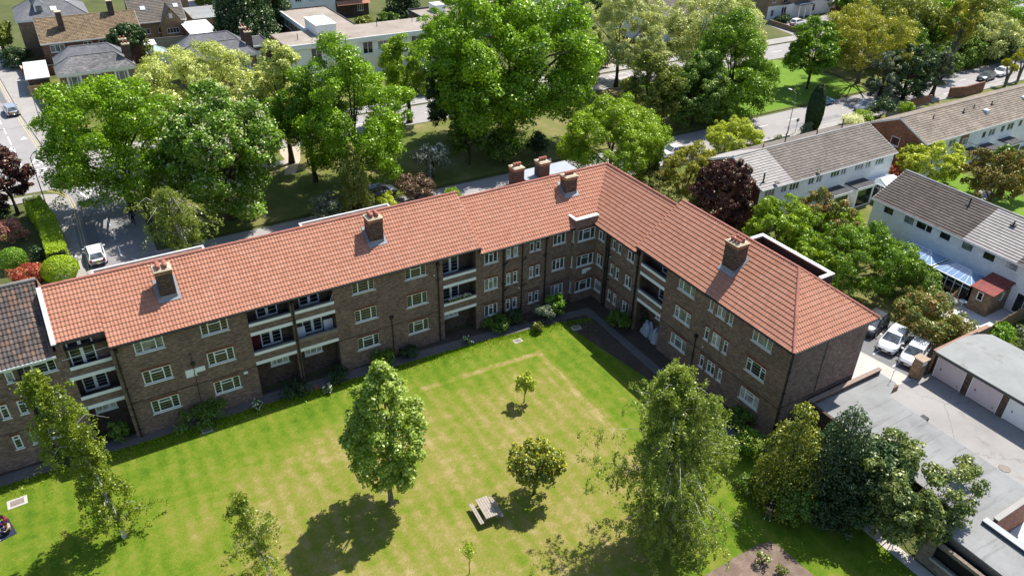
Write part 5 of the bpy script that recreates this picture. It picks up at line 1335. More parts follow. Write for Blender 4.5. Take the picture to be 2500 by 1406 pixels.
m = MB(); m.face([(-.95, -.7, 1.05), (0, -.7, 2.3), (0, 3.2, 2.3), (-.95, 2.3, 1.05)]); m.face([(.95, -.7, 1.05), (0, -.7, 2.3), (0, 3.2, 2.3), (.95, 2.3, 1.05)]); m.obj('dormer_roof', SLATE, d); MB().box(-.5, -.48, -.15, .5, -.46, .95).obj('pane', GLASS_C, d)
m = MB(); m.box(-.5, -.5, -.05, .5, .5, .05)
for x, y, z in ((14.6, 112.2, 8.25), (17.0, 114.0, 9.3)):
    o = into(H4, m.obj('roof_window', GLASS_W)); o.location = Vector((x, y, z))-H4.location; o.rotation_euler = (.6, 0, 0)
m = MB(); ridge(m, (12, 113.5, 9.9), (12, 121, 10.2), .12, .5); into(H4, m.obj('hip_ridge', RIDGE))
# house with front gable
H5 = empty('house', (32, 118, 0), 0, 'brick house with steep brown roof and pointed front gable behind the tennis-green fence', 'house')
W3s = WX(1.3, 1.0, (.5, .5), (), 1); W24 = WX(2.2, 1.0, (.25, .25, .25, .25), (), 1)
m = wins_on(H5, [(2.0, 1.4, W3s, 1.3, 1.0, 0), (4.7, 1.4, W3s, 1.3, 1.0, 0)], 'y', 0, 0, 0, (27.2, 115.6, 0), (1, 0, 0), 9.4, 3.6, (0, 1, 0)); m.face([(27.2, 115.6, 0), (27.2, 124, 0), (27.2, 124, 3.6), (27.2, 119.8, 7.2), (27.2, 115.6, 3.6)]); m.face([(36.6, 115.6, 0), (36.6, 124, 0), (36.6, 124, 3.6), (36.6, 119.8, 7.2), (36.6, 115.6, 3.6)]); m.face([(27.2, 124, 0), (36.6, 124, 0), (36.6, 124, 3.6), (27.2, 124, 3.6)])
m2 = wins_on(H5, [(1.1+1, 1.4, W24, 2.2, 1.0, 0)], 'y', 0, 0, 0, (31.7, 114.2, 0), (1, 0, 0), 4.3, 3.0, (0, 1, 0)); m.mesh(m2.v, m2.f); m.face([(31.7, 114.2, 3.0), (36.0, 114.2, 3.0), (33.85, 114.2, 6.1)]); m.face([(31.7, 114.2, 0), (31.7, 116, 0), (31.7, 116, 3), (31.7, 114.2, 3)]); m.face([(36, 114.2, 0), (36, 116, 0), (36, 116, 3), (36, 114.2, 3)])
into(H5, m.obj('wall', BR_BUFF)); gable_roof(H5, 27.2, 115.6, 36.6, 124, 3.6, 7.2, T_BROWN, 'x', .4)
m = MB()
for s_ in (-1, 1): m.mesh([(33.85+s_*2.45, 113.9, 2.7), (33.85, 113.9, 6.3), (33.85, 119.4, 6.3), (33.85+s_*2.45, 116.5, 2.7)], [(0, 1, 2, 3)])
into(H5, m.obj('gable_roof', T_BROWN)); m = MB(); m.box(33.55, 114.12, 4.2, 34.15, 114.19, 5.1); into(H5, m.obj('gable_window', WHITE))
for x in (29.6, 35.6):
    o = into(H5, MB().box(-.45, -.45, -.05, .45, .45, .05).obj('roof_window', GLASS_W)); o.location = Vector((x, 117.8, 5.75))-H5.location; o.rotation_euler = (.68, 0, 0)
# brick flats at the very top left
H6 = empty('house', (36, 134, 0), 0, 'buff brick house cut by the top edge above the front-gabled house', 'house')
m = wins_on(H6, [(2.5, 3.6, W14, 1.4, 1.1, 1), (8.5, 3.6, W14, 1.4, 1.1, 1)], 'y', 0, 0, 0, (28.5, 130, 0), (1, 0, 0), 11.5, 6, (0, 1, 0)); m.face([(40, 130, 0), (40, 139, 0), (40, 139, 6), (40, 134.5, 8.4), (40, 130, 6)]); m.face([(28.5, 130, 0), (28.5, 139, 0), (28.5, 139, 6), (28.5, 134.5, 8.4), (28.5, 130, 6)]); into(H6, m.obj('wall', BR_BUFF)); gable_roof(H6, 28.5, 130, 40, 139, 6, 8.6, T_BROWN, 'x', .3)
H8 = empty('house', (52, 142, 0), 0, 'dark brick bay-fronted house with white bays beside the white car at the top', 'house')
W16 = WX(1.5, 1.4, (.3, .4, .3), (), 0)
m = wins_on(H8, [(2, 1.0, W16, 1.5, 1.4, 0), (6, 1.0, W16, 1.5, 1.4, 0), (2, 4, W16, 1.5, 1.4, 0)], 'y', 0, 0, 0, (45, 140, 0), (1, 0, 0), 13, 6, (0, 1, 0)); m.face([(45, 140, 0), (45, 149, 0), (45, 149, 6), (45, 140, 6)]); m.face([(58, 140, 0), (58, 149, 0), (58, 149, 6), (58, 140, 6)]); into(H8, m.obj('wall', BR_DARK)); hip_roof(H8, 45, 140, 58, 149, 6, 9, SLATE)
m = MB(); m.box(45.8, 139.0, 0, 48.2, 140, .9); m.box(45.8, 139.0, 2.5, 48.2, 140, 3.0); m.box(50.2, 139, 0, 52.2, 140, .9); m.box(50.2, 139, 2.5, 52.2, 140, 3.0); into(H8, m.obj('bay_front', WHITE2))
# flat roofed flats in the middle distance
F1 = empty('flats', (62, 82, 0), 0, 'low flat-roofed modern flats with gravel roof, white fascia and a white rooftop plant box', 'flats')
G_GRAVR = ground_mat('roof_gravel', [(.3, (.2, .165, .13)), (.5, (.3, .255, .215)), (.72, (.4, .36, .32))], .22, 14, .95, .5, .03)
W23 = WX(4.4, 1.5, (.25, .25, .25, .25), (), 1); WD2 = WX(1.8, 2.0, (.5, .5), (), 1)
it = []
for i in range(4): it += [(5+i*9, 3.7, WD2, 1.8, 2.0, 0), (9.0+i*9, 4.1, W23, 4.4, 1.5, 1), (9+i*9, 1.0, W23, 4.4, 1.5, 0)]
m = wins_on(F1, it, 'y', 0, 0, 0, (45, 76, 0), (1, 0, 0), 36, 6.4, (0, 1, 0)); into(F1, m.obj('front_wall', WHITE2)); m = MB(); m.face([(45, 76, 0), (45, 84.5, 0), (45, 84.5, 6.6), (45, 76, 6.6)]); m.face([(81, 76, 0), (81, 84.5, 0), (81, 84.5, 6.6), (81, 76, 6.6)]); m.face([(45, 84.5, 0), (81, 84.5, 0), (81, 84.5, 6.4), (45, 84.5, 6.4)])
m2 = wins_on(F1, [(2.0+i*2.6, 4.2, W20, 2.2, 1.2, 0) for i in range(6)], 'x', 0, -math.pi/2, 0, (51.6, 100.5, 0), (0, -1, 0), 16, 6.4, (1, 0, 0)); m.mesh(m2.v, m2.f); m.face([(51.6, 100.5, 0), (60, 100.5, 0), (60, 100.5, 6.4), (51.6, 100.5, 6.4)]); m.face([(60, 100.5, 0), (60, 84.5, 0), (60, 84.5, 6.4), (60, 100.5, 6.4)])
into(F1, m.obj('wall', brick_mat('brick_maroon', (.24, .085, .065), (.18, .07, .055), (.22, .17, .14), .3)))
m = MB(); m.prism([(44.9, 75.7), (81.1, 75.7), (81.1, 84.6), (60.1, 84.6), (60.1, 100.6), (51.4, 100.6), (51.4, 84.6), (44.9, 84.6)], 6.4, 6.55); into(F1, m.obj('roof', G_GRAVR))
m = MB(); m.box(44.8, 75.55, 5.85, 81.2, 75.72, 6.62); m.box(51.22, 84.8, 5.85, 51.42, 100.7, 6.62); into(F1, m.obj('fascia', WHITE2)); m = MB(); m.box(51.2, 100.5, 6.4, 60.2, 100.75, 6.75); m.box(60.0, 84.6, 6.4, 60.2, 100.5, 6.7); into(F1, m.obj('parapet', FELT))
m = MB(); m.box(51.6, 79.8, 6.55, 55.0, 86.2, 8.2); into(F1, m.obj('plant_room', WHITE2)); m = MB(); m.box(51.45, 79.65, 8.2, 55.15, 86.35, 8.36); into(F1, m.obj('plant_roof', WHITE))
m = MB(); 
for i in range(3): m.box(52+i*9, 74.6, 3.2, 57+i*9, 75.95, 4.0)
into(F1, m.obj('balcony_front', WHITE2))
for x, y in ((63, 81.5), (48, 79), (70, 82)): into(F1, MB().tube([(x, y, 6.5), (x, y, 7.6)], .06, 6).obj('vent_pipe', BLACKM))
F2 = empty('flats', (78, 92, 0), 0, 'second flat-roofed block with small white roof cabin beyond the gravel roof', 'flats')
m = MB(); m.box(73.2, 84.7, 0, 79.0, 90.5, 6.3); m.box(79.3, 84.7, 0, 93, 90.8, 6.5); into(F2, m.obj('wall', BR_RED)); m = MB(); m.box(73.1, 84.65, 6.3, 79.1, 90.6, 6.5); into(F2, m.obj('roof', G_GRAVR)); m = MB(); m.box(79.2, 84.65, 6.5, 93.1, 90.9, 6.6); into(F2, m.obj('roof', G_GRAVR))
m = MB(); m.box(76.8, 86.4, 6.5, 78.9, 89.2, 7.9); into(F2, m.obj('roof_cabin', WHITE2)); m = MB(); m.box(73.0, 84.6, 6.1, 73.15, 90.7, 6.7); m.box(73.0, 90.5, 6.4, 79.2, 90.75, 6.8); m.box(79.2, 90.8, 6.5, 93.2, 91, 6.9); into(F2, m.obj('parapet', FELT))
F3 = empty('flats', (100, 82, 0), 0, 'white modern house with roof terrace frames partly hidden by the biggest oak, top middle', 'house')
m = wins_on(F3, [(3, 1, W23, 4.4, 1.5, 0), (3, 3.8, W23, 4.4, 1.5, 0), (9, 3.8, W23, 4.4, 1.5, 0)], 'y', 0, 0, 0, (91, 77, 0), (1, 0, 0), 13, 6, (0, 1, 0)); m.face([(91, 77, 0), (91, 92, 0), (91, 92, 6), (91, 77, 6)]); m.face([(104, 77, 0), (104, 92, 0), (104, 92, 6), (104, 77, 6)]); into(F3, m.obj('wall', WHITE2))
m = MB(); m.box(91, 77, 5.9, 104, 92, 6.0); into(F3, m.obj('roof_deck', plain('deck_grey', (.3, .28, .27), .9))); m = MB()
for x in (91.2, 95.2, 99.2, 103.6): m.box(x, 77.2, 6.6, x+.25, 84, 6.8)
for y in (77.2, 80.4, 83.7): m.box(91.2, y, 6.8, 103.8, y+.25, 7.0)
into(F3, m.obj('pergola', WHITE)); m = MB(); m.box(96, 86, 6, 103.5, 91.5, 8.4); into(F3, m.obj('roof_room', WHITE2))
WT = empty('terraced_houses', (66, 134, 0), 0, 'white rendered and brick semi-detached houses with red tiled porch roof, cut by the top edge', 'terraced houses')
W18 = WX(1.4, 1.2, (.34, .33, .33), (), 1)
m = wins_on(WT, [(2, 4, W18, 1.4, 1.2, 0), (5, 4, W18, 1.4, 1.2, 0), (8, 4, W18, 1.4, 1.2, 0)], 'y', 0, 0, 0, (58, 118, 0), (1, 0, 0), 10, 6, (0, 1, 0)); into(WT, m.obj('wall', WHITE2))
m = wins_on(WT, [(2, 4, W18, 1.4, 1.2, 0), (5.4, 4, W18, 1.4, 1.2, 0), (5.6, 1, W18, 1.4, 1.2, 0)], 'y', 0, 0, 0, (68, 118, 0), (1, 0, 0), 7.5, 6, (0, 1, 0)); m.face([(75.5, 118, 0), (75.5, 128, 0), (75.5, 128, 6), (75.5, 118, 6)]); into(WT, m.obj('brick_wall', BR_DARK)); gable_roof(WT, 58, 118, 75.5, 128, 6, 9, T_RED, 'x', .4)
m = MB(); m.mesh([(68, 116.8, 2.7), (75.6, 116.8, 2.7), (75.6, 118, 3.4), (68, 118, 3.4)], [(0, 1, 2, 3)]); into(WT, m.obj('porch_roof', T_RED))
H7 = empty('house', (124, 74, 0), 0, 'brown tiled house peeping between pale trees at the top', 'house')
m = MB(); m.holes((115.5, 68.5, 0), (1, 0, 0), (0, 0, 1), 17, 5, [(1.2, 1, 2.4, 2.2), (3.2, 3.2, 4.4, 4.4)], .1, (0, 1, 0)); m.face([(115.5, 68.5, 0), (115.5, 80, 0), (115.5, 80, 5), (115.5, 74.2, 8.8), (115.5, 68.5, 5)]); into(H7, m.obj('wall', WHITE2)); gable_roof(H7, 115.5, 68.5, 132.5, 80, 5, 8.8, T_BROWN, 'x', .4)
AP = empty('apartment_block', (162, 78, 0), 0, 'buff brick and white apartment block with black balconies and columned entrance, top right', 'apartment building')
WA = WX(1.0, 1.5, (1,), (), 2); WF = WX(1.6, 2.2, (.5, .5), (), 3)
it = []
for f in range(3):
    it += [(1.6, .9+f*3, WA, 1.0, 1.5, 1), (5.2, .5+f*3, WF, 1.6, 2.2, 0), (15, .9+f*3, WA, 1, 1.5, 0)]
m = wins_on(AP, [q for q in it if q[1] < 3], 'y', 0, 0, 0, (151.6, 72.8, 0), (1, 0, 0), 21, 3.2, (0, 1, 0)); into(AP, m.obj('ground_wall', WHITE2))
m = wins_on(AP, [(a, z-3.2, sp, w, h, g) for a, z, sp, w, h, g in it if z > 3], 'y', 0, 0, 0, (151.6, 72.8, 3.2), (1, 0, 0), 21, 5.8, (0, 1, 0)); m.face([(151.6, 72.8, 0), (151.6, 88, 0), (151.6, 88, 9), (151.6, 72.8, 9)]); m.face([(172.6, 72.8, 0), (172.6, 88, 0), (172.6, 88, 9), (172.6, 72.8, 9)]); into(AP, m.obj('upper_wall', BR_BUFF))
m = MB(); m.box(151.4, 72.6, 9, 172.8, 88.2, 9.3); into(AP, m.obj('roof', SLATE))
for f in (3.4, 6.4):
    m = MB(); m.box(155.6, 72.0, f, 158, 72.8, f+.1)
    for i in range(12): m.tube([(155.65+i*.21, 72.03, f+.1), (155.65+i*.21, 72.03, f+1.0)], .02, 5)
    m.tube([(155.6, 72.03, f+1.0), (158, 72.03, f+1.0)], .03, 5); into(AP, m.obj('balcony_railing', BLACKM))
m = MB()
for x in (160.2, 162.2, 164.2): m.lathe((x, 71.4, 0), [(.2, 0), (.16, .2), (.16, 2.8), (.22, 3.0)], 10)
into(AP, m.obj('column', WHITE)); m = MB(); m.box(159.8, 71.1, 3.0, 164.6, 72.8, 3.25); into(AP, m.obj('porch_roof', plain('porch_blue', (.1, .13, .2), .6)))
AP2 = empty('apartment_block', (184, 76, 0), 0, 'white banded modern block with dark strip windows, rightmost of the blocks at the top', 'apartment building')
m = wins_on(AP2, [(3, 1.2, W23, 4.4, 1.5, 0), (8.5, 1.2, W23, 4.4, 1.5, 0), (3, 4.2, W23, 4.4, 1.5, 0), (8.5, 4.2, W23, 4.4, 1.5, 0)], 'y', 0, 0, 0, (177, 70, 0), (1, 0, 0), 12, 7, (0, 1, 0)); m.face([(177, 70, 0), (177, 84, 0), (177, 84, 7), (177, 70, 7)]); into(AP2, m.obj('wall', WHITE2)); m = MB(); m.box(176.8, 69.8, 7, 189, 84, 7.3); into(AP2, m.obj('roof', FELT))
m = MB(); m.box(174.2, 69, 0, 176.9, 73, 7); into(AP2, m.obj('brick_core', BR_RED))
# ================================================================= vegetation
BARK = plain('bark_brown', (.075, .058, .042), .95, .1, .3, 6)
BARKG = plain('bark_grey', (.16, .145, .12), .95, .1, .3, 6)
def birch_bark():
    m, nt, nd, lk = nmat('bark_birch'); p = gpos(nt)
    mp = N(nt, 'ShaderNodeMapping'); mp.inputs['Scale'].default_value = (3, 3, 9); lk.new(p, mp.inputs[0])
    n = noise(nt, mp.outputs[0], 1.0, 4, .7); finish(nt, ramp(nt, [(.36, (.06, .05, .045)), (.47, (.5, .48, .44)), (.7, (.66, .64, .6))], n), .8, .2); MATS['bark_birch'] = m; return m
BARKB = birch_bark()
def L(name, a, b, c=None, trans=.33, gloss=.05): return leaf_mat('leaves_'+name, [a, b, c] if c else [a, b], trans, gloss)
LV = dict(
    oak=L('oak_bright', (.052, .125, .002), (.135, .25, .003), (.225, .37, .007)),
    oakm=L('oak_mid', (.04, .10, .003), (.095, .185, .004), (.165, .285, .009)),
    chest=L('chestnut', (.042, .108, .005), (.105, .205, .009), (.185, .305, .03)),
    plane=L('plane_pale', (.23, .275, .06), (.38, .42, .13), (.52, .55, .25)),
    will=L('willow_pale', (.21, .25, .075), (.34, .375, .15), (.47, .49, .25)),
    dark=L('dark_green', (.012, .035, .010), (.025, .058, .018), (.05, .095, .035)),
    darkb=L('dark_blue_green', (.018, .042, .016), (.036, .07, .028), (.07, .115, .05)),
    yg=L('yellow_green', (.085, .16, .004), (.18, .285, .007), (.29, .40, .018)),
    gold=L('golden', (.19, .25, .012), (.33, .385, .03), (.46, .50, .08)),
    olive=L('olive', (.07, .10, .010), (.14, .17, .02), (.22, .24, .045)),
    oliveY=L('olive_yellow', (.13, .15, .010), (.24, .24, .02), (.34, .33, .04)),
    mar=L('maroon', (.022, .006, .008), (.055, .013, .016), (.11, .03, .03), .25, .06),
    brown=L('brown', (.07, .04, .03), (.13, .075, .055), (.2, .12, .09), .2),
    grey=L('grey_green', (.07, .095, .06), (.13, .155, .11), (.22, .25, .19)),
    mid=L('mid_green', (.04, .092, .009), (.085, .155, .016), (.15, .23, .032)),
    maple=L('maple', (.085, .15, .008), (.19, .28, .022), (.42, .50, .14), .5),
    birch=L('birch', (.09, .135, .008), (.155, .205, .014), (.24, .28, .03)),
    birchg=L('birch_grey', (.10, .15, .018), (.175, .23, .034), (.27, .31, .065)),
    weep=L('weep', (.11, .14, .02), (.19, .22, .04), (.28, .31, .08)),
    bronze=L('bronze', (.07, .07, .015), (.14, .12, .02), (.2, .12, .03)),
    red=L('red_shrub', (.22, .03, .025), (.38, .07, .05), (.3, .16, .06), .3),
    pink=L('pink_shrub', (.22, .06, .07), (.38, .16, .15), (.16, .22, .03), .3),
    gcon=L('golden_conifer', (.05, .08, .010), (.13, .155, .016), (.30, .30, .035), .2),
    shrt=L('shrub_tree', (.045, .08, .018), (.10, .14, .032), (.26, .28, .09), .3),
    hedge=L('hedge_lime', (.15, .24, .006), (.26, .37, .012), (.38, .48, .03)),
    white=L('white_blossom', (.6, .62, .5), (.75, .76, .68), (.85, .85, .8), .3, .02),
    ywht=L('pale_blossom', (.42, .44, .24), (.6, .62, .42), (.72, .72, .55), .3, .02),
    laby=L('laburnum_yellow', (.5, .45, .03), (.65, .58, .06), (.7, .66, .12), .3, .02),
    ivy=L('ivy', (.06, .14, .006), (.12, .24, .012), (.2, .34, .03)),
    autumn=L('autumn_mix', (.06, .10, .015), (.13, .16, .03), (.3, .13, .06)))

def sub(rng, c, r, k=5, f=.5, up=.25):
    n = len(c); d = unit(rng.normal(size=(n*k, 3))+np.array([0, 0, up]))
    cc = np.repeat(c, k, 0); rr = np.repeat(r, k)
    return cc+d*rr[:, None]*.62, rr*f*rng.uniform(.75, 1.3, n*k)
def merge_leaves(parts):
    return [np.concatenate([p[i] for p in parts]) for i in range(4)]
def mk(name, x, y, label, cat, crown_me, trunk_mb=None, bark=None, group=None, extra=None, rz=0):
    if trunk_mb is None and not extra:
        o = link(name, crown_me, None, (x, y, 0), rz); return tag(o, label, cat, group)
    e = empty(name, (x, y, 0), rz, label, cat, group)
    link('crown', crown_me, e)
    if trunk_mb is not None: trunk_mb.obj('trunk', bark or BARK, e)
    for nm, me in (extra or []): link(nm, me, e)
    return e
def tree(seed, x, y, R, Rz, zc, mat, label, leaf=.38, n=24000, nl=60, rel=.27, k=6, f=.46, lean=(0, 0), base=.38, bark=None, keep=.25, cat='tree', name='tree', blossom=None, top=-.75, irrk=1.0, n_l=10, off=(0, 0), thick=.28, squash=.82, down=None, rnd=.55, group=None, zsp=.3, core=.6):
    rng = np.random.default_rng(seed)
    if seed < 60: R, Rz, n, leaf, zc = R*1.09, Rz*1.07, n*2.4, leaf*.68, zc-.5
    c, r = lobes_round(rng, R, Rz, zc, nl, rel, top, irrk=irrk)
    c[:, 0] += off[0]; c[:, 1] += off[1]
    c2, r2 = sub(rng, c, r, k, f)
    P, nr, s, t = fill_leaves(rng, c2, r2, int(n*1.25), leaf, squash, 1.0, rnd=rnd, thick=thick)
    bad = np.zeros(len(P), bool)
    for i in range(len(c)):
        q = P-c[i]; bad |= (q*q).sum(1) < (r[i]*core)**2
    sel = (~bad | (rng.random(len(P)) < keep)) & (P[:, 2] > .05); P, nr, s, t = P[sel], nr[sel], s[sel], t[sel]
    # broad tint drift through the crown (young and old growth)
    ph = rng.random(3)*6.28; t = t+.1*np.sin(P[:, 0]*.9+ph[0])*np.sin(P[:, 1]*.8+ph[1])*np.sin(P[:, 2]*.9+ph[2])
    cm = leaf_mesh('crown', P, nr, s, t, mat, rng, down=down)
    ex = []
    if blossom:
        bm_, bn, bs = blossom; w = rng.choice(len(c2), bn); d = unit(rng.normal(size=(bn, 3))+np.array([0, 0, .9])); Q = c2[w]+d*(r2[w]*1.04)[:, None]
        Q = np.repeat(Q, 3, 0)+rng.normal(size=(bn*3, 3))*bs*.3*np.array([.6, .6, 1.2])+np.array([0, 0, bs*.35])
        ex.append(('blossom', leaf_mesh('blossom', Q, unit(rng.normal(size=(bn*3, 3))), np.full(bn*3, bs)*rng.uniform(.6, 1.2, bn*3), rng.random(bn*3), LV[bm_], rng, .5)))
    c0 = c.copy()
    tb = limbs(rng, zc+Rz, c0, r, base, n_l, (lean[0]+off[0], lean[1]+off[1]), zsp, zc)
    return mk(name, x, y, label, cat, cm, tb, bark, group, ex)
def shrub(seed, x, y, R, Rz, mat, label, leaf=.2, n=3500, nl=22, rel=.38, cat='shrub', name='shrub', zc=None, blossom=None, tidy=False, rx=None, group=None, up=.35, rnd=.55, rz=0):
    rng = np.random.default_rng(seed); zc = zc if zc is not None else Rz*.95
    if tidy:
        d = unit(rng.normal(size=(n, 3))); d = d[d[:, 2] > -.8]; P = d*np.array([R, rx or R, Rz])*(1-.08*rng.random((len(d), 1))**1)*(1+.03*np.sin(d[:, :1]*9+seed)*np.sin(d[:, 1:2]*8)); P[:, 2] += zc
        nr = unit(d+.5*rng.normal(size=d.shape)); s = leaf*rng.uniform(.6, 1.3, len(d)); t = .5+.22*rng.normal(size=len(d))
    else:
        c, r = lobes_round(rng, R, Rz, zc, nl, rel, -.7)
        if rx: c[:, 1] *= rx/R
        c2, r2 = sub(rng, c, r, 4, .55)
        P, nr, s, t = fill_leaves(rng, c2, r2, n, leaf, .85, .5, up, rnd, core=.6)
    sel = P[:, 2] > .02; P, nr, s, t = P[sel], nr[sel], s[sel], t[sel]
    cm = leaf_mesh('leaves', P, nr, s, t, mat, rng)
    tb = MB(); 
    for i in range(6):
        a = rng.random()*6.28; q = np.array([math.cos(a)*R*.5, math.sin(a)*(rx or R)*.5, zc]); tb.tube([(0, 0, -.05), q*.5+np.array([0, 0, .1]), q], [.06, .04, .015], 5)
    e = empty(name, (x, y, 0), rz, label, cat, group); link('foliage', cm, e); tb.obj('stems', BARK, e)
    if blossom:
        bm_, bn, bs = blossom; i = rng.choice(len(P), bn); Q = P[i]+nr[i]*.06
        link('blossom', leaf_mesh('blossom', Q, unit(rng.normal(size=(bn, 3))), np.full(bn, bs), rng.random(bn), LV[bm_], rng, .8), e)
    return e
def conifer(seed, x, y, R, H, mat, label, n=9000, leaf=.22, nl=120, rel=.34, pw=.75, zb=.1, cat='conifer', name='conifer', down=.35, rnd=.5, trunk=.16, group=None):
    rng = np.random.default_rng(seed); c, r = lobes_cone(rng, R, zb, H, nl, rel, pw)
    P, nr, s, t = fill_leaves(rng, c, r, int(n*1.2), leaf, .95, .3, .25, rnd)
    sel = P[:, 2] > .02; P, nr, s, t = P[sel], nr[sel], s[sel], t[sel]
    cm = leaf_mesh('crown', P, nr, s, t, mat, rng, .5, down)
    tb = MB().tube([(0, 0, -.1), (0, 0, H*.5), (0, 0, H*.95)], [trunk, trunk*.6, .02], 8)
    return mk(name, x, y, label, cat, cm, tb, BARK, group)
def birch(seed, x, y, H, prof, mat, label, n=9000, leaf=.17, nb=46, lean=(0, 0), droop=1.2, trunk=.16, zmin=.16, wob=.3, spread=.34, group=None, bare=0, bark=None, clump=None):
    """prof: [(t, radius)] crown radius along the height; hanging sprays along thin limbs"""
    rng = np.random.default_rng(seed); tb = MB(); k = 9; pts = []
    ph = rng.random(2)*6.28
    for i in range(k):
        t = i/(k-1); pts.append(np.array([lean[0]*t**1.3+wob*math.sin(t*3.1+ph[0])*t, lean[1]*t**1.3+wob*math.cos(t*2.7+ph[1])*t, H*t*.98]))
    pts[0][2] = -.1
    tb.tube(pts, [trunk*(1-.9*i/(k-1))+.012 for i in range(k)], 8)
    at = lambda t: pts[min(k-2, int(t*(k-1)))]*(1-(t*(k-1)-min(k-2, int(t*(k-1)))))+pts[min(k-2, int(t*(k-1)))+1]*(t*(k-1)-min(k-2, int(t*(k-1))))
    ts = [p[0] for p in prof]; rs = [p[1] for p in prof]
    LP = []; ns = 7; per = n//(nb*ns)
    for b in range(nb+bare):
        t = zmin+(1-zmin)*(b+rng.random())/nb if b < nb else .3+.6*rng.random(); t = min(t, .985); q = at(t); a = b*2.4+rng.normal()*.7; rad = np.interp(t, ts, rs)*(.5+.48*rng.random()**.6)
        if clump: rad *= (.8+.4*math.sin(a*clump+t*9+seed))
        d = np.array([math.cos(a), math.sin(a), 0]); rise = rad*(.35+.3*rng.random()); e = q+d*rad+np.array([0, 0, rise*.45-droop*.2]); mid = q+d*rad*.5+np.array([0, 0, rise*.75])
        tb.tube([q, mid, e], [trunk*.24*(1-t*.6)+.007, trunk*.13*(1-t*.6)+.005, .004], 5, False)
        if b >= nb: continue
        for k_ in range(ns):
            u = .25+.75*rng.random()**.7; base = (1-u)**2*q+2*((1-u)*u)*mid+(u**2)*e
            tip = base+rng.normal(size=3)*spread*(.3+.7*rad/max(rs))*np.array([1, 1, .55]); hang = droop*(.25+.75*rng.random())*(.35+.65*u)
            w = rng.random(per); P = base+(tip-base)*np.minimum(1, w*1.6)[:, None]; P[:, 2] -= hang*np.maximum(0, w-.3)/.7
            P = P+rng.normal(size=P.shape)*leaf*(.5+.5*(1-w))[:, None]; LP.append(P)
    P = np.concatenate(LP); P = P[P[:, 2] > .4]
    nr = unit(rng.normal(size=P.shape)+np.array([0, 0, .35])); s = leaf*rng.uniform(.6, 1.4, len(P)); t_ = .5+.22*rng.normal(size=len(P))+.1*np.sin(P[:, 2]*2)
    cm = leaf_mesh('crown', P, nr, s, t_, mat, rng, .6, .45)
    return mk('birch_tree', x, y, label, 'tree', cm, tb, bark or BARKB, group)

# ------------------------------------------------ street and park trees (behind the block)
tree(1, 15.6, 40.2, 7.5, 7.6, 8.4, LV['oak'], 'bright green oak at the road junction, furthest left of the big street trees', n=30000, nl=64, base=.5)
tree(2, 24.9, 32.4, 6.3, 7.0, 8.2, LV['chest'], 'horse chestnut covered in white flower candles, right of the bright oak at the junction', n=32000, leaf=.42, nl=60, blossom=('ywht', 2600, .26), base=.5)
tree(3, 27.6, 52.4, 8.3, 6.0, 8.6, LV['plane'], 'broad pale yellow-green plane tree in front of the second slate villa', n=26000, leaf=.4, nl=90, rel=.2, k=5, f=.45, keep=.2, thick=.5)
tree(4, 35.6, 44.6, 4.6, 6.6, 8.4, LV['plane'], 'narrower pale plane tree squeezed between the chestnut and the tall green oak', n=15000, leaf=.4, nl=55, rel=.26, thick=.5)
tree(5, 40.7, 33.6, 7.0, 8.6, 9.4, LV['oak'], 'tall spreading oak behind the middle of the red roof', n=34000, nl=74, rel=.25, base=.5)
tree(6, 36.5, 37.6, 3.5, 4.6, 9.2, LV['oakm'], 'slender oak with bare leaning dark trunk standing in the grass verge', n=9000, nl=26, rel=.36, base=.3, off=(-.8, 0), zsp=.5)
tree(7, 55.5, 51.5, 3.8, 6.4, 8.6, LV['yg'], 'upright bright yellowish tree just left of the dark copper-green tree', n=13000, nl=40, rel=.32)
tree(8, 68.0, 66.0, 4.0, 4.0, 8.4, LV['oak'], 'small bright tree in front of the flat-roofed block with the roof cabin', n=9000, nl=30, rel=.34)
tree(9, 57.8, 40.7, 4.5, 6.3, 8.0, LV['dark'], 'very dark green tree filling the gap between two bright oaks', n=17000, leaf=.36, nl=60, rel=.24, thick=.5)
tree(10, 64.3, 37.2, 10.9, 9.8, 11.0, LV['oak'], 'giant spreading oak, the biggest tree, reaching the top edge', n=56000, nl=100, rel=.22, k=6, base=.75, leaf=.5, n_l=16)
tree(11, 68.4, 19.4, 6.6, 5.4, 6.1, LV['yg'], 'round yellow-green maple directly behind the corner of the red roof', n=44000, leaf=.3, nl=110, rel=.19, thick=.4, base=.35, irrk=.3)
tree(12, 93.3, 51.0, 7.6, 7.6, 8.2, LV['will'], 'tall pale silvery willow right of the giant oak', n=26000, leaf=.4, nl=90, rel=.2, thick=.5, down=.3)
tree(13, 94.2, 59.5, 2.8, 4.0, 4.6, LV['will'], 'lower pale bushy tree at the foot of the silvery willow', n=7000, leaf=.38, nl=30, rel=.3)
tree(14, 107.6, 80.0, 4.3, 5.0, 6.0, LV['mid'], 'deep green round tree at the top edge beside the white modern house', n=12000, nl=40, rel=.3)
tree(15, 110.0, 46.6, 9.2, 6.6, 8.4, LV['will'], 'wide pale hazy tree at the top, right of the silvery willow', n=26000, leaf=.42, nl=90, rel=.2, thick=.5)
tree(16, 99.4, 31.2, 6.6, 7.6, 7.4, LV['oakm'], 'tall dark oak overhanging the service road, left of the bare grass', n=28000, nl=66, rel=.26, base=.45)
tree(17, 85.4, 33.2, 4.4, 5.2, 5.8, LV['olive'], 'olive-tinted tree on the verge behind the round maple', n=13000, leaf=.4, nl=44, rel=.28)
tree(18, 92.4, 31.0, 4.9, 5.4, 5.2, LV['mid'], 'dense deep green tree drooping low over the verge', n=17000, leaf=.4, nl=50, rel=.27, down=.3)
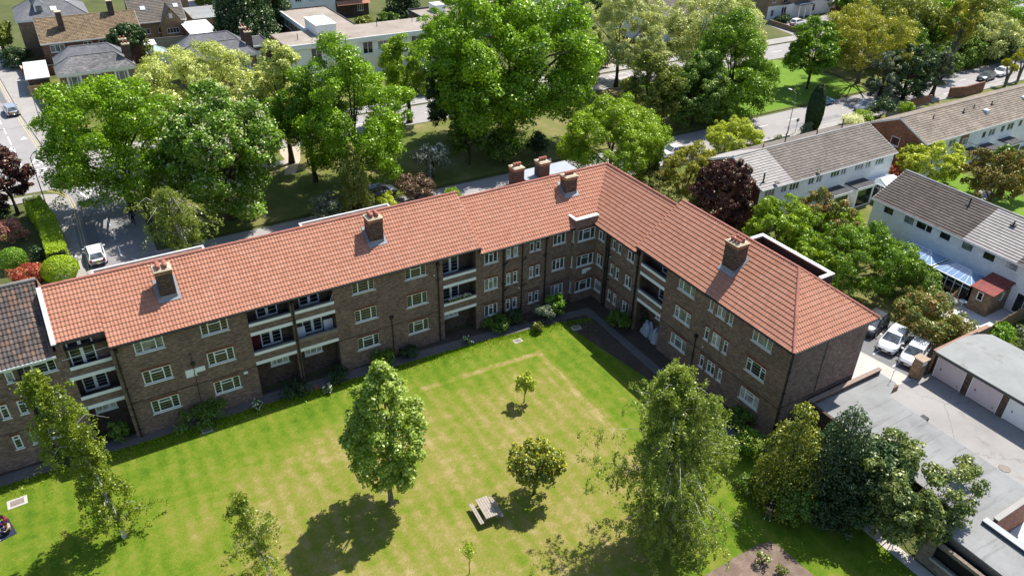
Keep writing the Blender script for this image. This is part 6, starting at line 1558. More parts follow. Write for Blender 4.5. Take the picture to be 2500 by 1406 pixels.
tree(19, 111, 53.2, 3.6, 3.4, 5.0, LV['olive'], 'light green feathery tree between the hazy tree and the dark oak', n=7000, leaf=.36, nl=36, rel=.27)
tree(20, 121.5, 34.6, 4.7, 5.0, 7.2, LV['oakm'], 'single round-headed tree with clear trunk standing on the open grass', n=16000, leaf=.42, nl=48, rel=.28, base=.28, n_l=8)
tree(21, 132.5, 33.0, 8.6, 5.9, 7.6, LV['oliveY'], 'wide airy yellow-olive tree right of the open grass', n=19000, leaf=.36, nl=100, rel=.16, k=4, f=.55, thick=.5, n_l=20, bark=BARKG)
tree(22, 132.0, 23.6, 4.2, 4.6, 4.9, LV['dark'], 'rounded blackish pine beside the service road', n=15000, leaf=.34, nl=60, rel=.24, cat='tree', name='pine_tree')
tree(23, 126.2, 24.2, 2.4, 4.5, 4.8, LV['grey'], 'thin drooping grey-green tree left of the blackish pine', n=6500, leaf=.3, nl=40, rel=.26, down=.6)
tree(24, 138.0, 22.4, 1.7, 4.5, 4.8, LV['grey'], 'narrow grey-green conifer right of the blackish pine', n=5000, leaf=.3, nl=34, rel=.3, down=.5)
tree(25, 150.5, 28.6, 3.2, 4.8, 9.6, LV['oliveY'], 'tall yellow tree with long bare forked trunk near the right edge', n=7500, leaf=.38, nl=44, rel=.25, base=.32, zsp=.35, n_l=14, bark=BARKG, off=(1.2, 0))
for sd, x, y, R, Rz, zc, mt, lb in ((26, 171.6, 51.4, 8.4, 4.6, 6.1, 'mid', 'dark broad tree at the top edge beyond the yellow-olive tree'), (27, 181.2, 42.4, 7, 4.6, 6.1, 'oak', 'bright green tree in the top right corner'), (28, 165.8, 31, 4.8, 4.3, 4.7, 'will', 'pale grey-leaved bush tree at the right edge above the road'), (29, 158.5, 30.8, 3.2, 2.9, 3.0, 'mid', 'round green roadside shrub below the tall yellow tree'), (30, 168.4, 30.0, 3.6, 2.8, 2.9, 'dark', 'dark roadside bush at the far right above the parked cars'), (31, 178, 30, 4, 3.4, 3.4, 'olive', 'olive bush at the right edge behind the palms'), (32, 152.5, 30.6, 2.8, 2.2, 2.2, 'mid', 'low green bush under the tall yellow tree'), (33, 190, 52, 8, 5, 6, 'oakm', 'last tall tree visible along the top right edge'), (34, 158, 44, 6, 4.6, 6, 'olive', 'olive tree standing behind the roadside bushes'), (35, 141, 41, 5, 4.6, 5.4, 'oliveY', 'yellow-olive tree right behind the wide airy one'), (36, 147, 35.5, 4, 4, 4.6, 'mid', 'green tree filling the roadside left of the tall yellow tree'), (37, 164, 38, 5, 4.6, 5.2, 'oakm', 'full green tree behind the round roadside shrub'), (38, 173.5, 38, 5, 4.6, 5.2, 'olive', 'olive-green tree behind the dark roadside bush'), (39, 146, 30.8, 2.4, 2.2, 2.2, 'mid', 'low bush beside the drooping grey conifers')):
    R *= 1.2; Rz *= 1.1
    tree(sd, x, y, R, Rz, zc, LV[mt], lb, n=int(330*R*Rz), leaf=.46, nl=40, rel=.3, base=.3)
tree(40, 88.2, 18.6, 3.7, 2.7, 3.4, LV['gold'], 'golden yellow round tree behind the pale-ended terrace', n=15000, leaf=.26, nl=50, rel=.24, base=.15, zsp=.15)
shrub(41, 105.2, 19.6, 1.2, 3.85, LV['dark'], 'slim dark cypress column at the kerb behind the brown-roofed terrace', n=30000, leaf=.2, tidy=True, zc=3.7, cat='tree', name='cypress_tree')
tree(42, 72.0, 3.6, 3.3, 4.4, 4.7, LV['mar'], 'maroon-leaved plum tree between the red roof and white terrace', n=17000, leaf=.3, nl=60, rel=.22, thick=.5, base=.18, zsp=.15)
tree(43, 74.7, 12.2, 3.4, 3.5, 3.7, LV['oliveY'], 'light feathery willow shrub tree behind the maroon plum', n=13000, leaf=.24, nl=60, rel=.2, down=.5, base=.1)
tree(44, 70.8, 14.6, 1.8, 2.4, 2.8, LV['autumn'], 'small bronze-tipped tree behind the red roof corner', n=4000, leaf=.24, nl=24, rel=.34, base=.1)
tree(45, 68.5, 9.6, 1.4, 2.0, 2.2, LV['gcon'], 'small golden conifer tucked behind the red roof hip', n=3000, leaf=.2, nl=26, rel=.3, base=.08)
tree(46, 72.8, -4.0, 3.5, 3.7, 3.9, LV['yg'], 'leafy lime-green tree left in the row behind the right wing', n=13000, leaf=.3, nl=50, rel=.24, base=.15, zsp=.15)
tree(47, 78.2, -5.2, 3.8, 3.2, 3.6, LV['autumn'], 'bronze and olive tree between the lime-green tree and dark terrace', n=13000, leaf=.26, nl=56, rel=.2, base=.15)
tree(48, 75.4, -11.6, 5.4, 3.3, 3.5, LV['oakm'], 'large dense mid green thicket tree beside the parked cars', n=26000, leaf=.24, nl=90, rel=.17, base=.2, thick=.45)
tree(49, 80.4, -5.9, 2.4, 1.5, 3.6, LV['yg'], 'yellow-topped small tree rising above the thicket', n=5000, leaf=.26, nl=26, rel=.3, base=.1)
tree(50, 70.9, -9.5, 2.5, 2.6, 2.8, LV['yg'], 'bushy green tree close behind the white tower parapet', n=8000, leaf=.26, nl=34, rel=.28, base=.1)
shrub(51, 74.4, -20.6, 3.4, 2.1, LV['autumn'], 'autumn-coloured bush beside the patio and parked white cars', n=12000, leaf=.2, nl=50, rel=.24)
shrub(52, 79.6, -16.2, 2.1, 1.7, LV['mid'], 'round green garden shrub before the second blue conservatory', n=5000, leaf=.18)
shrub(53, 78.4, -19.0, 1.5, 1.1, LV['grey'], 'grey-green low shrub in front of the wavy fence', n=2600, leaf=.16)
shrub(54, 81.4, -14.2, 1.2, 1.3, LV['mid'], 'dense upright garden bush below the first conservatory roof', n=2600, leaf=.16)
shrub(55, 76.6, -23.0, 1.6, .9, LV['autumn'], 'reddish low bush at the end of the brick boundary wall', n=3500, leaf=.17)
shrub(56, 79.2, -24.8, 1.7, .9, LV['ivy'], 'bright green ivy spilling over the garage wall corner', n=4200, leaf=.17, rx=.8)
shrub(57, 80.9, -27.0, 2.0, 1.0, LV['grey'], 'silvery shrub behind the right-hand garages', n=4000, leaf=.17)
shrub(58, 78.0, -29.5, 1.6, .8, LV['ivy'], 'ivy clump along the back edge of the garage roof', n=3500, leaf=.17, rx=2.4)
shrub(59, 83.2, -29.0, 1.5, 1.0, LV['autumn'], 'orange-tinted shrub at the right edge beyond the garages', n=3000, leaf=.18)
tree(60, 103.2, -8.6, 4.0, 3.6, 4.4, LV['bronze'], 'bronze-green round tree at the right edge beyond the dark terrace', n=17000, leaf=.26, nl=60, rel=.22, base=.18)
tree(61, 105.1, .4, 4.5, 2.3, 3.1, LV['gold'], 'golden-yellow tree in front of the brick gable', n=14000, leaf=.28, nl=56, rel=.2, base=.13, bark=BARKG)
tree(62, 109.5, -6.5, 3.2, 2.8, 3.4, LV['mid'], 'green garden tree at the right edge behind the bronze tree', n=9000, leaf=.28, nl=36, rel=.28)
conifer(63, 100.8, -4.2, .75, 2.9, LV['darkb'], 'small blue-grey conifer beside the dark terrace ridge', n=1800, leaf=.16, nl=60, rel=.5)
shrub(64, 98.6, -2.9, 1.4, .9, LV['grey'], 'pale grassy shrub beside the small blue conifer', n=2200, leaf=.2)
shrub(65, 100.6, 2.4, 1.4, 1.3, LV['red'], 'red-leaved shrub between the two white terraces', n=2600, leaf=.2)
tree(66, 4.2, 45.2, 2.9, 3.8, 4.8, LV['mar'], 'dark maroon tree at the left edge', n=15000, leaf=.26, nl=56, rel=.22, base=.2)
birch(67, 18.8, 24.8, 8.8, [(.15, 2.6), (.45, 4.3), (.75, 3.2), (1, 1.0)], LV['birchg'], 'sparse silver birch with bare white limbs behind the left end of the red roof', n=9000, leaf=.2, nb=34, droop=2.0, bare=26, wob=.9, clump=3, trunk=.24, spread=.7)
conifer(68, 37.6, 26.4, 2.6, 8.9, LV['weep'], 'feathery pale green weeping conifer behind the red roof', n=13000, leaf=.22, nl=130, rel=.3, down=.75, pw=.6)
shrub(69, 45.4, 27.2, 2.4, 1.6, LV['brown'], 'brown-leaved rounded shrub behind the roof step', n=6500, leaf=.2)
tree(70, 49.9, 31.8, 2.7, 1.8, 2.7, LV['grey'], 'hawthorn whitened with blossom beside the brown shrub', n=7000, leaf=.22, nl=40, rel=.26, base=.12, blossom=('white', 800, .2))
tree(71, 55.8, 33.2, 2.7, 3.5, 4.2, LV['mid'], 'bushy green small tree left of the giant oak trunk', n=9500, leaf=.28, nl=40, rel=.28, base=.15)
tree(72, 60.0, 31.6, 2.8, 2.3, 2.6, LV['mid'], 'low spreading green tree in front of the giant oak', n=8000, leaf=.28, nl=40, rel=.27, base=.12, blossom=('ywht', 160, .2))
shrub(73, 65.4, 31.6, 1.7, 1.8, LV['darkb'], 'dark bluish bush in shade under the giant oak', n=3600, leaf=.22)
shrub(74, 34.0, 26.2, 2.0, 2.0, LV['grey'], 'grey-leaved shrub left of the weeping conifer', n=5500, leaf=.2)
shrub(75, 41.3, 26.2, 1.4, 1.1, LV['gold'], 'small golden shrub right of the weeping conifer', n=2600, leaf=.2)
shrub(76, 24.0, 20.6, 1.9, 1.1, LV['gold'], 'golden shrub showing just above the red ridge', n=3200, leaf=.2)
shrub(77, 29.5, 20.2, 1.8, 1.1, LV['olive'], 'thin olive shrub above the ridge near the white parapet', n=2200, leaf=.18)
shrub(78, 48.6, 23.8, 1.5, 1.0, LV['yg'], 'lime shrub at the roof step beside the service road', n=2200, leaf=.2)
shrub(79, 120.2, 19.2, 2.0, 1.8, LV['darkb'], 'dark round shrub beside the parked silver car', n=4500, leaf=.2)
shrub(80, 113.4, 18.8, 1.9, .9, LV['ywht'], 'cream variegated dome shrub behind the brown-roofed terrace', n=3000, leaf=.18)
shrub(81, 103.2, 19.0, 1.2, 1.2, LV['grey'], 'grey shrub right of the street lamp', n=1800, leaf=.18)
shrub(82, 116.6, 19.6, 1.8, .9, LV['yg'], 'low lime-green shrub beside the cream dome', n=2200, leaf=.2)
shrub(83, 124.5, 18.0, 1.5, 1.3, LV['yg'], 'yellow-green shrub by the garden fence at the service road', n=2400, leaf=.2)
shrub(84, 97.5, 18.8, 1.1, .8, LV['grey'], 'small pale shrub behind the terrace chimney pipes', n=1300, leaf=.18)
shrub(85, 97.6, 57.4+3.6, 1.6, 1.5, LV['dark'], 'dark clipped bush left of the gravel forecourt', n=3000, leaf=.22)
shrub(86, 104.5, 62.5, 2.2, 1.6, LV['dark'], 'dark low bushes under the silvery willow forecourt', n=3600, leaf=.24)
shrub(87, 71.5, 30.8, 1.2, .9, LV['mid'], 'low green bush under the round maple beside the road', n=1600, leaf=.2)
shrub(88, 95.5, 30.0, 2.2, 1.0, LV['olive'], 'pale undergrowth below the deep green drooping tree', n=2600, leaf=.22)
for i, (x, y, lb) in enumerate(((159.5, 20.2, 'cabbage palm with shaggy heads at right edge, taller one'), (154.6, 19.6, 'cabbage palm near the parked grey car, shorter one'))):
    rng_ = np.random.default_rng(900+i); tb = MB(); heads = []
    for a, h in ((0, 6.2-i*1.2), (2.2, 5.0-i), (4.1, 4.4-i)):
        e_ = np.array([math.cos(a)*.9, math.sin(a)*.9, h]); tb.tube([(0, 0, 0), (e_[0]*.3, e_[1]*.3, h*.5), e_], [.22, .14, .12], 7); heads.append(e_)
    nn = 420; k_ = rng_.integers(0, 3, nn); d = unit(rng_.normal(size=(nn, 3))+np.array([0, 0, .2])); P = np.array(heads)[k_]+d*.55
    me = leaf_mesh('fronds', P, unit(np.cross(d, rng_.normal(size=(nn, 3)))), np.full(nn, 1.0), rng_.random(nn), LV['oliveY'], rng_, .14)
    e = empty('palm_tree', (x, y, 0), 0, lb, 'tree'); link('fronds', me, e); tb.obj('trunk', BARKG, e)
# ------------------------------------------------ gardens top left
conifer(90, 43.8, 97.2, 7.0, 15.5, LV['dark'], 'huge blackish cedar beside the flats at the top, wide skirts', n=26000, leaf=.5, nl=150, rel=.3, pw=.45, zb=2, trunk=.5)
conifer(91, 51.0, 103.5, 5.0, 13, LV['dark'], 'second blackish cedar right against the huge one', n=14000, leaf=.5, nl=110, rel=.32, pw=.5, zb=1.5, trunk=.4)
tree(92, 24.4, 99.6, 3.6, 2.4, 5.0, LV['dark'], 'dark spreading pine in front of the long brown roof', n=8500, leaf=.36, nl=40, rel=.28, base=.25, name='pine_tree')
conifer(93, 26.8, 96.2, 1.5, 5.2, LV['olive'], 'upright olive yew column beside the spreading pine', n=3600, leaf=.3, nl=60, rel=.5, pw=.35)
shrub(94, 26.6, 91.5, 2.6, 1.3, LV['gold'], 'golden clipped bush between the two slate villas', n=3500, leaf=.28)
conifer(95, 77.5, 104, 5.4, 10, LV['dark'], 'dark cedar behind the gravel roofed flats', n=13000, leaf=.46, nl=90, rel=.32, pw=.5, trunk=.35)
tree(96, 92, 104, 6.5, 4.5, 5.5, LV['dark'], 'dark tree mass at the top edge left of the giant oak', n=10000, leaf=.5, nl=44, rel=.3)
tree(97, 66.5, 95.5, 3.0, 2.4, 3.2, LV['olive'], 'light olive garden tree behind the flats', n=5500, leaf=.36, nl=30, rel=.32)
tree(98, 70.8, 96.5, 2.6, 2.5, 3.2, LV['mid'], 'green garden tree beside the dark cedar behind the flats', n=4600, leaf=.36, nl=30, rel=.32)
shrub(99, 6.6, 107.5, 2.6, 1.8, LV['dark'], 'dark garden bush in front of the tall dormer house', n=4500, leaf=.3)
tree(100, 5.0, 119, 3.0, 2.4, 3.0, LV['olive'], 'light green garden tree at the top left corner', n=5500, leaf=.34, nl=30, rel=.3)
shrub(101, 8.6, 100.6, 1.4, 1.2, LV['pink'], 'pinkish shrub by the avenue pavement wall', n=1900, leaf=.26)
shrub(102, 11.4, 84.9, 1.5, .9, LV['gcon'], 'yellowish spiky shrub on the pale flat garage roof edge', n=1500, leaf=.3)
shrub(103, 11.2, 70.2, 2.4, 1.5, LV['gcon'], 'ochre shrub by the pavement beneath the bright oak', n=4200, leaf=.24)
shrub(104, 10.6, 75.6, 1.6, 1.0, LV['mid'], 'green shrub inside the villa front wall', n=2400, leaf=.22)
tree(105, 45, 132, 3.5, 2.6, 3.4, LV['mid'], 'hedge-like green tree above the white car at the top', n=6000, leaf=.4, nl=30, rel=.32)
tree(106, 24.6, 124.5, 2.2, 1.8, 2.4, LV['grey'], 'pale grey bush behind the tall chimney', n=3000, leaf=.34, nl=26, rel=.34)
tree(107, 166.5, 66.0, 3.6, 4.2, 5.6, LV['oakm'], 'street tree in front of the columned entrance', n=7000, leaf=.42, nl=34, rel=.3)
tree(108, 180.5, 65.0, 3.8, 3.0, 4.6, LV['yg'], 'lime-green tree before the banded white block', n=7000, leaf=.42, nl=34, rel=.3)
shrub(109, 183.5, 62.8, 2.2, 1.3, LV['yg'], 'clipped lime bush by the wall of the banded block', n=2600, leaf=.32)
shrub(110, 154.6, 70.6, 2.6, .7, LV['dark'], 'low dark hedge below the buff apartment windows', n=2600, leaf=.26, rx=.8)
# ------------------------------------------------ clipped front garden, left
def hedge_box(seed, pts, w, h, mat, label):
    rng = np.random.default_rng(seed); P = []; NN = []
    for a, b in zip(pts, pts[1:]):
        a, b = np.array(a), np.array(b); Ln = np.linalg.norm(b-a); d = (b-a)/Ln; n_ = np.array([-d[1], d[0]]); k = int(Ln*w*260+Ln*h*420)
        u = rng.random(k)*Ln; f = rng.random(k)
        for uu, ff in zip(u, f):
            if ff < .42: o = (rng.random()-.5)*w; z = h; nn = (0, 0, 1)
            else: s = 1 if ff < .71 else -1; o = s*w/2; z = h*rng.random()**.8; nn = (n_[0]*s, n_[1]*s, 0)
            q = a+d*uu+n_*o; P.append((q[0], q[1], z)); NN.append(nn)
    P = np.array(P)+rng.normal(size=(len(P), 3))*.055; P[:, 2] = np.maximum(P[:, 2]+.08*np.sin(P[:, 1]*1.7), .03); NN = unit(np.array(NN)+.55*rng.normal(size=P.shape)); c = P.mean(0); c[2] = 0
    me = leaf_mesh('hedge', P-c, NN, .15*rng.uniform(.7, 1.3, len(P)), .5+.22*rng.normal(size=len(P)), mat, rng)
    core = MB()
    for a, b in zip(pts, pts[1:]): core.cbox(((a[0]+b[0])/2-c[0], (a[1]+b[1])/2-c[1], h*.45), w*.8, math.dist(a, b), h*.86, math.atan2(b[1]-a[1], b[0]-a[0])-math.pi/2)
    e = empty('hedge', tuple(c), 0, label, 'hedge'); link('foliage', me, e); core.obj('inner_twigs', plain('hedge_core', (.035, .04, .015), .95), e)
hedge_box(200, [(7.5, 29.5), (7.1, 38), (6.0, 44.5)], 1.7, 2.0, LV['hedge'], 'long clipped lime-green hedge along the pavement, far left')
shrub(201, 7.4, 27.3, 1.7, 1.25, LV['hedge'], 'rounded golden clipped bush at the near end of the lime hedge', n=8000, leaf=.14, tidy=True)
shrub(202, 3.5, 31.8, 1.3, 1.15, LV['ivy'], 'green clipped ball bush at the left edge', n=5500, leaf=.13, tidy=True)
shrub(203, 4.6, 28.2, 1.9, .9, LV['red'], 'red photinia shrub just above the dark tiled roof', n=5500, leaf=.16)
shrub(204, 3.4, 38.0, 1.8, 1.3, LV['pink'], 'pink-tipped shrub at the left edge above the ball bush', n=5500, leaf=.16)
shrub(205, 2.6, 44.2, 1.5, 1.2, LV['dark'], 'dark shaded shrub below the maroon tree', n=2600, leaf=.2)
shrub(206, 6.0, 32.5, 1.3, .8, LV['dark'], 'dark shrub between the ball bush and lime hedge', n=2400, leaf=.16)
# ------------------------------------------------ courtyard
def maple():
    rng = np.random.default_rng(300); R, zb, zt = 3.0, 2.4, 11.6; nl = 190
    t = rng.random(nl); z = zb+(zt-zb)*t; prof = np.interp(t, [0, .12, .35, .6, .82, 1], [.5, .86, 1, .86, .52, .12])*R
    a = rng.random(nl)*6.28; r = .62*rng.uniform(.7, 1.3, nl)*(.6+.4*prof/R); q = np.maximum(prof-r*.8, 0)*np.sqrt(rng.uniform(.5, 1, nl)); c = np.stack([q*np.cos(a), q*np.sin(a), z], 1)
    c2, r2 = sub(rng, c, r, 4, .5, .6); P, nr, s, t_ = fill_leaves(rng, c2, r2, 36000, .2, 1.1, 1.0, .9, .45, thick=.4)
    bad = np.zeros(len(P), bool)
    for i in range(nl): bad |= ((P-c[i])**2).sum(1) < (r[i]*.6)**2
    sel = ~bad | (rng.random(len(P)) < .3); tb = limbs(rng, 11, c, r, .17, 16, (0, 0), .15, 9.0)
    mk('maple_tree', 24.2, -15.1, 'tall oval green maple in the middle of the lawn', 'tree', leaf_mesh('crown', P[sel], nr[sel], s[sel], t_[sel], LV['maple'], rng), tb, BARKG)
maple()
tree(301, 33.1, -19.3, 2.05, 1.75, 2.95, LV['olive'], 'small laburnum with yellow flowers next to the picnic table', n=9000, leaf=.17, nl=46, rel=.27, base=.13, zsp=.35, blossom=('laby', 700, .15), n_l=12, name='laburnum_tree')
tree(302, 37.5, -10.75, .95, 1.15, 1.95, LV['gold'], 'lime-yellow sapling alone on the far lawn', n=1500, leaf=.2, nl=16, rel=.36, base=.045, zsp=.3, n_l=8, name='sapling_tree')
birch(303, 8.1, -9.3, 13.5, [(.06, 1.8), (.16, 2.6), (.3, 2.5), (.42, 1.9), (.52, 1.5), (.66, 2.1), (.82, 1.7), (1, .4)], LV['birch'], 'leaning silver birch with white trunk in front of the older block', n=28000, leaf=.14, nb=60, lean=(-1.3, 1.3), droop=1.4, trunk=.15, clump=2, bare=5, spread=.6, zmin=.09)
birch(304, 15.4, -17.0, 7.3, [(.05, 1.8), (.3, 2.0), (.55, 1.6), (.8, 1.0), (1, .3)], LV['birch'], 'young thin birch at the bottom edge left of the maple', n=9500, leaf=.11, nb=42, lean=(-.7, .7), droop=.9, trunk=.07, clump=2, spread=.45)
birch(305, 38.5, -27.4, 13.4, [(.04, 2.4), (.14, 3.6), (.32, 4.7), (.5, 4.6), (.64, 3.5), (.8, 3.0), (.92, 2.0), (1, .6)], LV['birchg'], 'big bushy weeping birch in front of the right wing', n=112000, leaf=.125, nb=150, lean=(-.3, 1.6), droop=1.5, trunk=.11, bare=2, clump=3, spread=1.0, zmin=.05)
def whip():
    rng = np.random.default_rng(306); tb = MB().tube([(0, 0, 0), (.05, .05, 1.2), (0, .1, 2.6)], [.03, .022, .008], 6)
    P = np.stack([rng.normal(0, .2, 230), .1+rng.normal(0, .2, 230), rng.uniform(1.5, 2.8, 230)], 1)
    mk('sapling_tree', 26.1, -22.9, 'spindly young whip of a tree at the bottom edge below the picnic table', 'tree', leaf_mesh('crown', P, unit(rng.normal(size=P.shape)+np.array([0, 0, .5])), np.full(230, .14), rng.random(230), LV['yg'], rng), tb, BARK)
whip()
conifer(307, 47.7, -28.2, 2.8, 8.5, LV['gcon'], 'golden-tipped conifer below the gable end of the right wing', n=21000, leaf=.2, nl=190, rel=.3, pw=.5, down=.3)
conifer(308, 50.0, -30.2, 3.2, 8.8, LV['darkb'], 'dark blue-green conifer right of the golden-tipped one', n=22000, leaf=.2, nl=190, rel=.3, pw=.5, down=.4)
tree(309, 53.2, -33.7, 4.5, 3.3, 3.1, LV['shrt'], 'spreading olive-leaved shrub tree over the stained garage roof', n=34000, leaf=.2, nl=90, rel=.19, base=.14, thick=.5, zsp=.1, down=.25)
tree(310, 51.6, -31.4, 3.2, 3.1, 3.0, LV['dark'], 'dark leafy shrub tree between the blue conifer and concrete path', n=19000, leaf=.2, nl=56, rel=.24, base=.12, zsp=.1)
shrub(311, 49.0, -32.0, 1.9, 1.7, LV['dark'], 'dark evergreen bush at the foot of the blue-green conifer', n=7000, leaf=.18)
shrub(312, 46.9, -29.6, 1.7, 1.6, LV['mid'], 'deep green bush under the golden-tipped conifer', n=6500, leaf=.17)
# planting along the walls
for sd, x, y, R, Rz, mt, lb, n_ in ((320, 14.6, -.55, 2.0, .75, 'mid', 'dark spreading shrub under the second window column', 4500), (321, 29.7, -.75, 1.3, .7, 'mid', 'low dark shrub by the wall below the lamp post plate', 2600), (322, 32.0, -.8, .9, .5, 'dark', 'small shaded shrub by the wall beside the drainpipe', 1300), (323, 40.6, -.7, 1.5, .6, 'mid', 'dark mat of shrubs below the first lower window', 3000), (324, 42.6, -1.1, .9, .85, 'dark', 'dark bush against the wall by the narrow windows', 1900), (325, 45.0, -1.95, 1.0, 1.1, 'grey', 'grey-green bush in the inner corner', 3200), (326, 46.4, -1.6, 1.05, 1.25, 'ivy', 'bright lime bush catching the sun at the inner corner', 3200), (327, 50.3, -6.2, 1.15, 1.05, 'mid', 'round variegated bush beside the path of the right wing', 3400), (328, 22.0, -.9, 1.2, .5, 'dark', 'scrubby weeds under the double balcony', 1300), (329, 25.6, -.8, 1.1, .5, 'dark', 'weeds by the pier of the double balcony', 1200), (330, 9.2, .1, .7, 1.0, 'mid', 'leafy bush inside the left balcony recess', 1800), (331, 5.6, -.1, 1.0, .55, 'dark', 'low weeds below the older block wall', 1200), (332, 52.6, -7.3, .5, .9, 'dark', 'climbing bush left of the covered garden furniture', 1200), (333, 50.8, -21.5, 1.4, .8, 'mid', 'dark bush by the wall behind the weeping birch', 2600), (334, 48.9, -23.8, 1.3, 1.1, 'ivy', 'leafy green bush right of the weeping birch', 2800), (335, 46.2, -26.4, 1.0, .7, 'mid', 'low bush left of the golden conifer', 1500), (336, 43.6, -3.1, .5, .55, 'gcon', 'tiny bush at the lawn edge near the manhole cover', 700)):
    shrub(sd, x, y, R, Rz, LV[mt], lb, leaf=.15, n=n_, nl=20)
for sd, x, y, lb in ((340, 37.2, -1.6, 'white flowering plant beside the path under the right balcony'), (341, 18.9, -1.2, 'white flowering plant at the path below the double balcony'), (342, 24.3, -2.0, 'pale tuft at the path just above the maple crown')):
    shrub(sd, x, y, .45, .45, LV['mid'], lb, leaf=.13, n=420, nl=10, blossom=('white', 70, .16))
for i, (x, y, lb) in enumerate(((42.6, -31.4, 'yellow rose bush in the bark flower bed, the flowering one'), (43.1, -32.6, 'small leafy rose bush right in the bark flower bed'), (41.6, -32.9, 'sparse rose bush left in the bark flower bed'))):
    shrub(350+i, x, y, .55-.1*(i > 0), .5-.1*(i > 0), LV['olive'], lb, leaf=.11, n=420-120*i, nl=12, name='rose_bush', blossom=('ywht', 40 if i == 0 else 4, .16))
# loose leaves and rough grass tufts along the mown edge
def tufts(name, n, poly_fn, mat, label, leaf, seed):
    rng = np.random.default_rng(seed); P = poly_fn(rng, n); P[:, 2] = leaf*.35
    d = unit(rng.normal(size=(n, 3))); d[:, 2] *= .35; d = unit(d)
    o = link(name, leaf_mesh(name, P, d, leaf*rng.uniform(.6, 1.4, n), .5+.25*rng.normal(size=n), mat, rng, .22, -.9)); o['kind'] = 'stuff'; tag(o, label, 'grass')
def edge_fn(rng, n):
    t = rng.random(n); x = 1+48*t; y = np.interp(x, [1, 10, 18.6, 37.4, 45.5, 49], [-.6, -.75, -.95, -1.85, -2.75, -3.6])-rng.exponential(.45, n); return np.stack([x, y, x*0], 1)
tufts('rough_grass', 9000, edge_fn, LV['yg'], 'rough unmown grass fringe along the courtyard path', .2, 400)
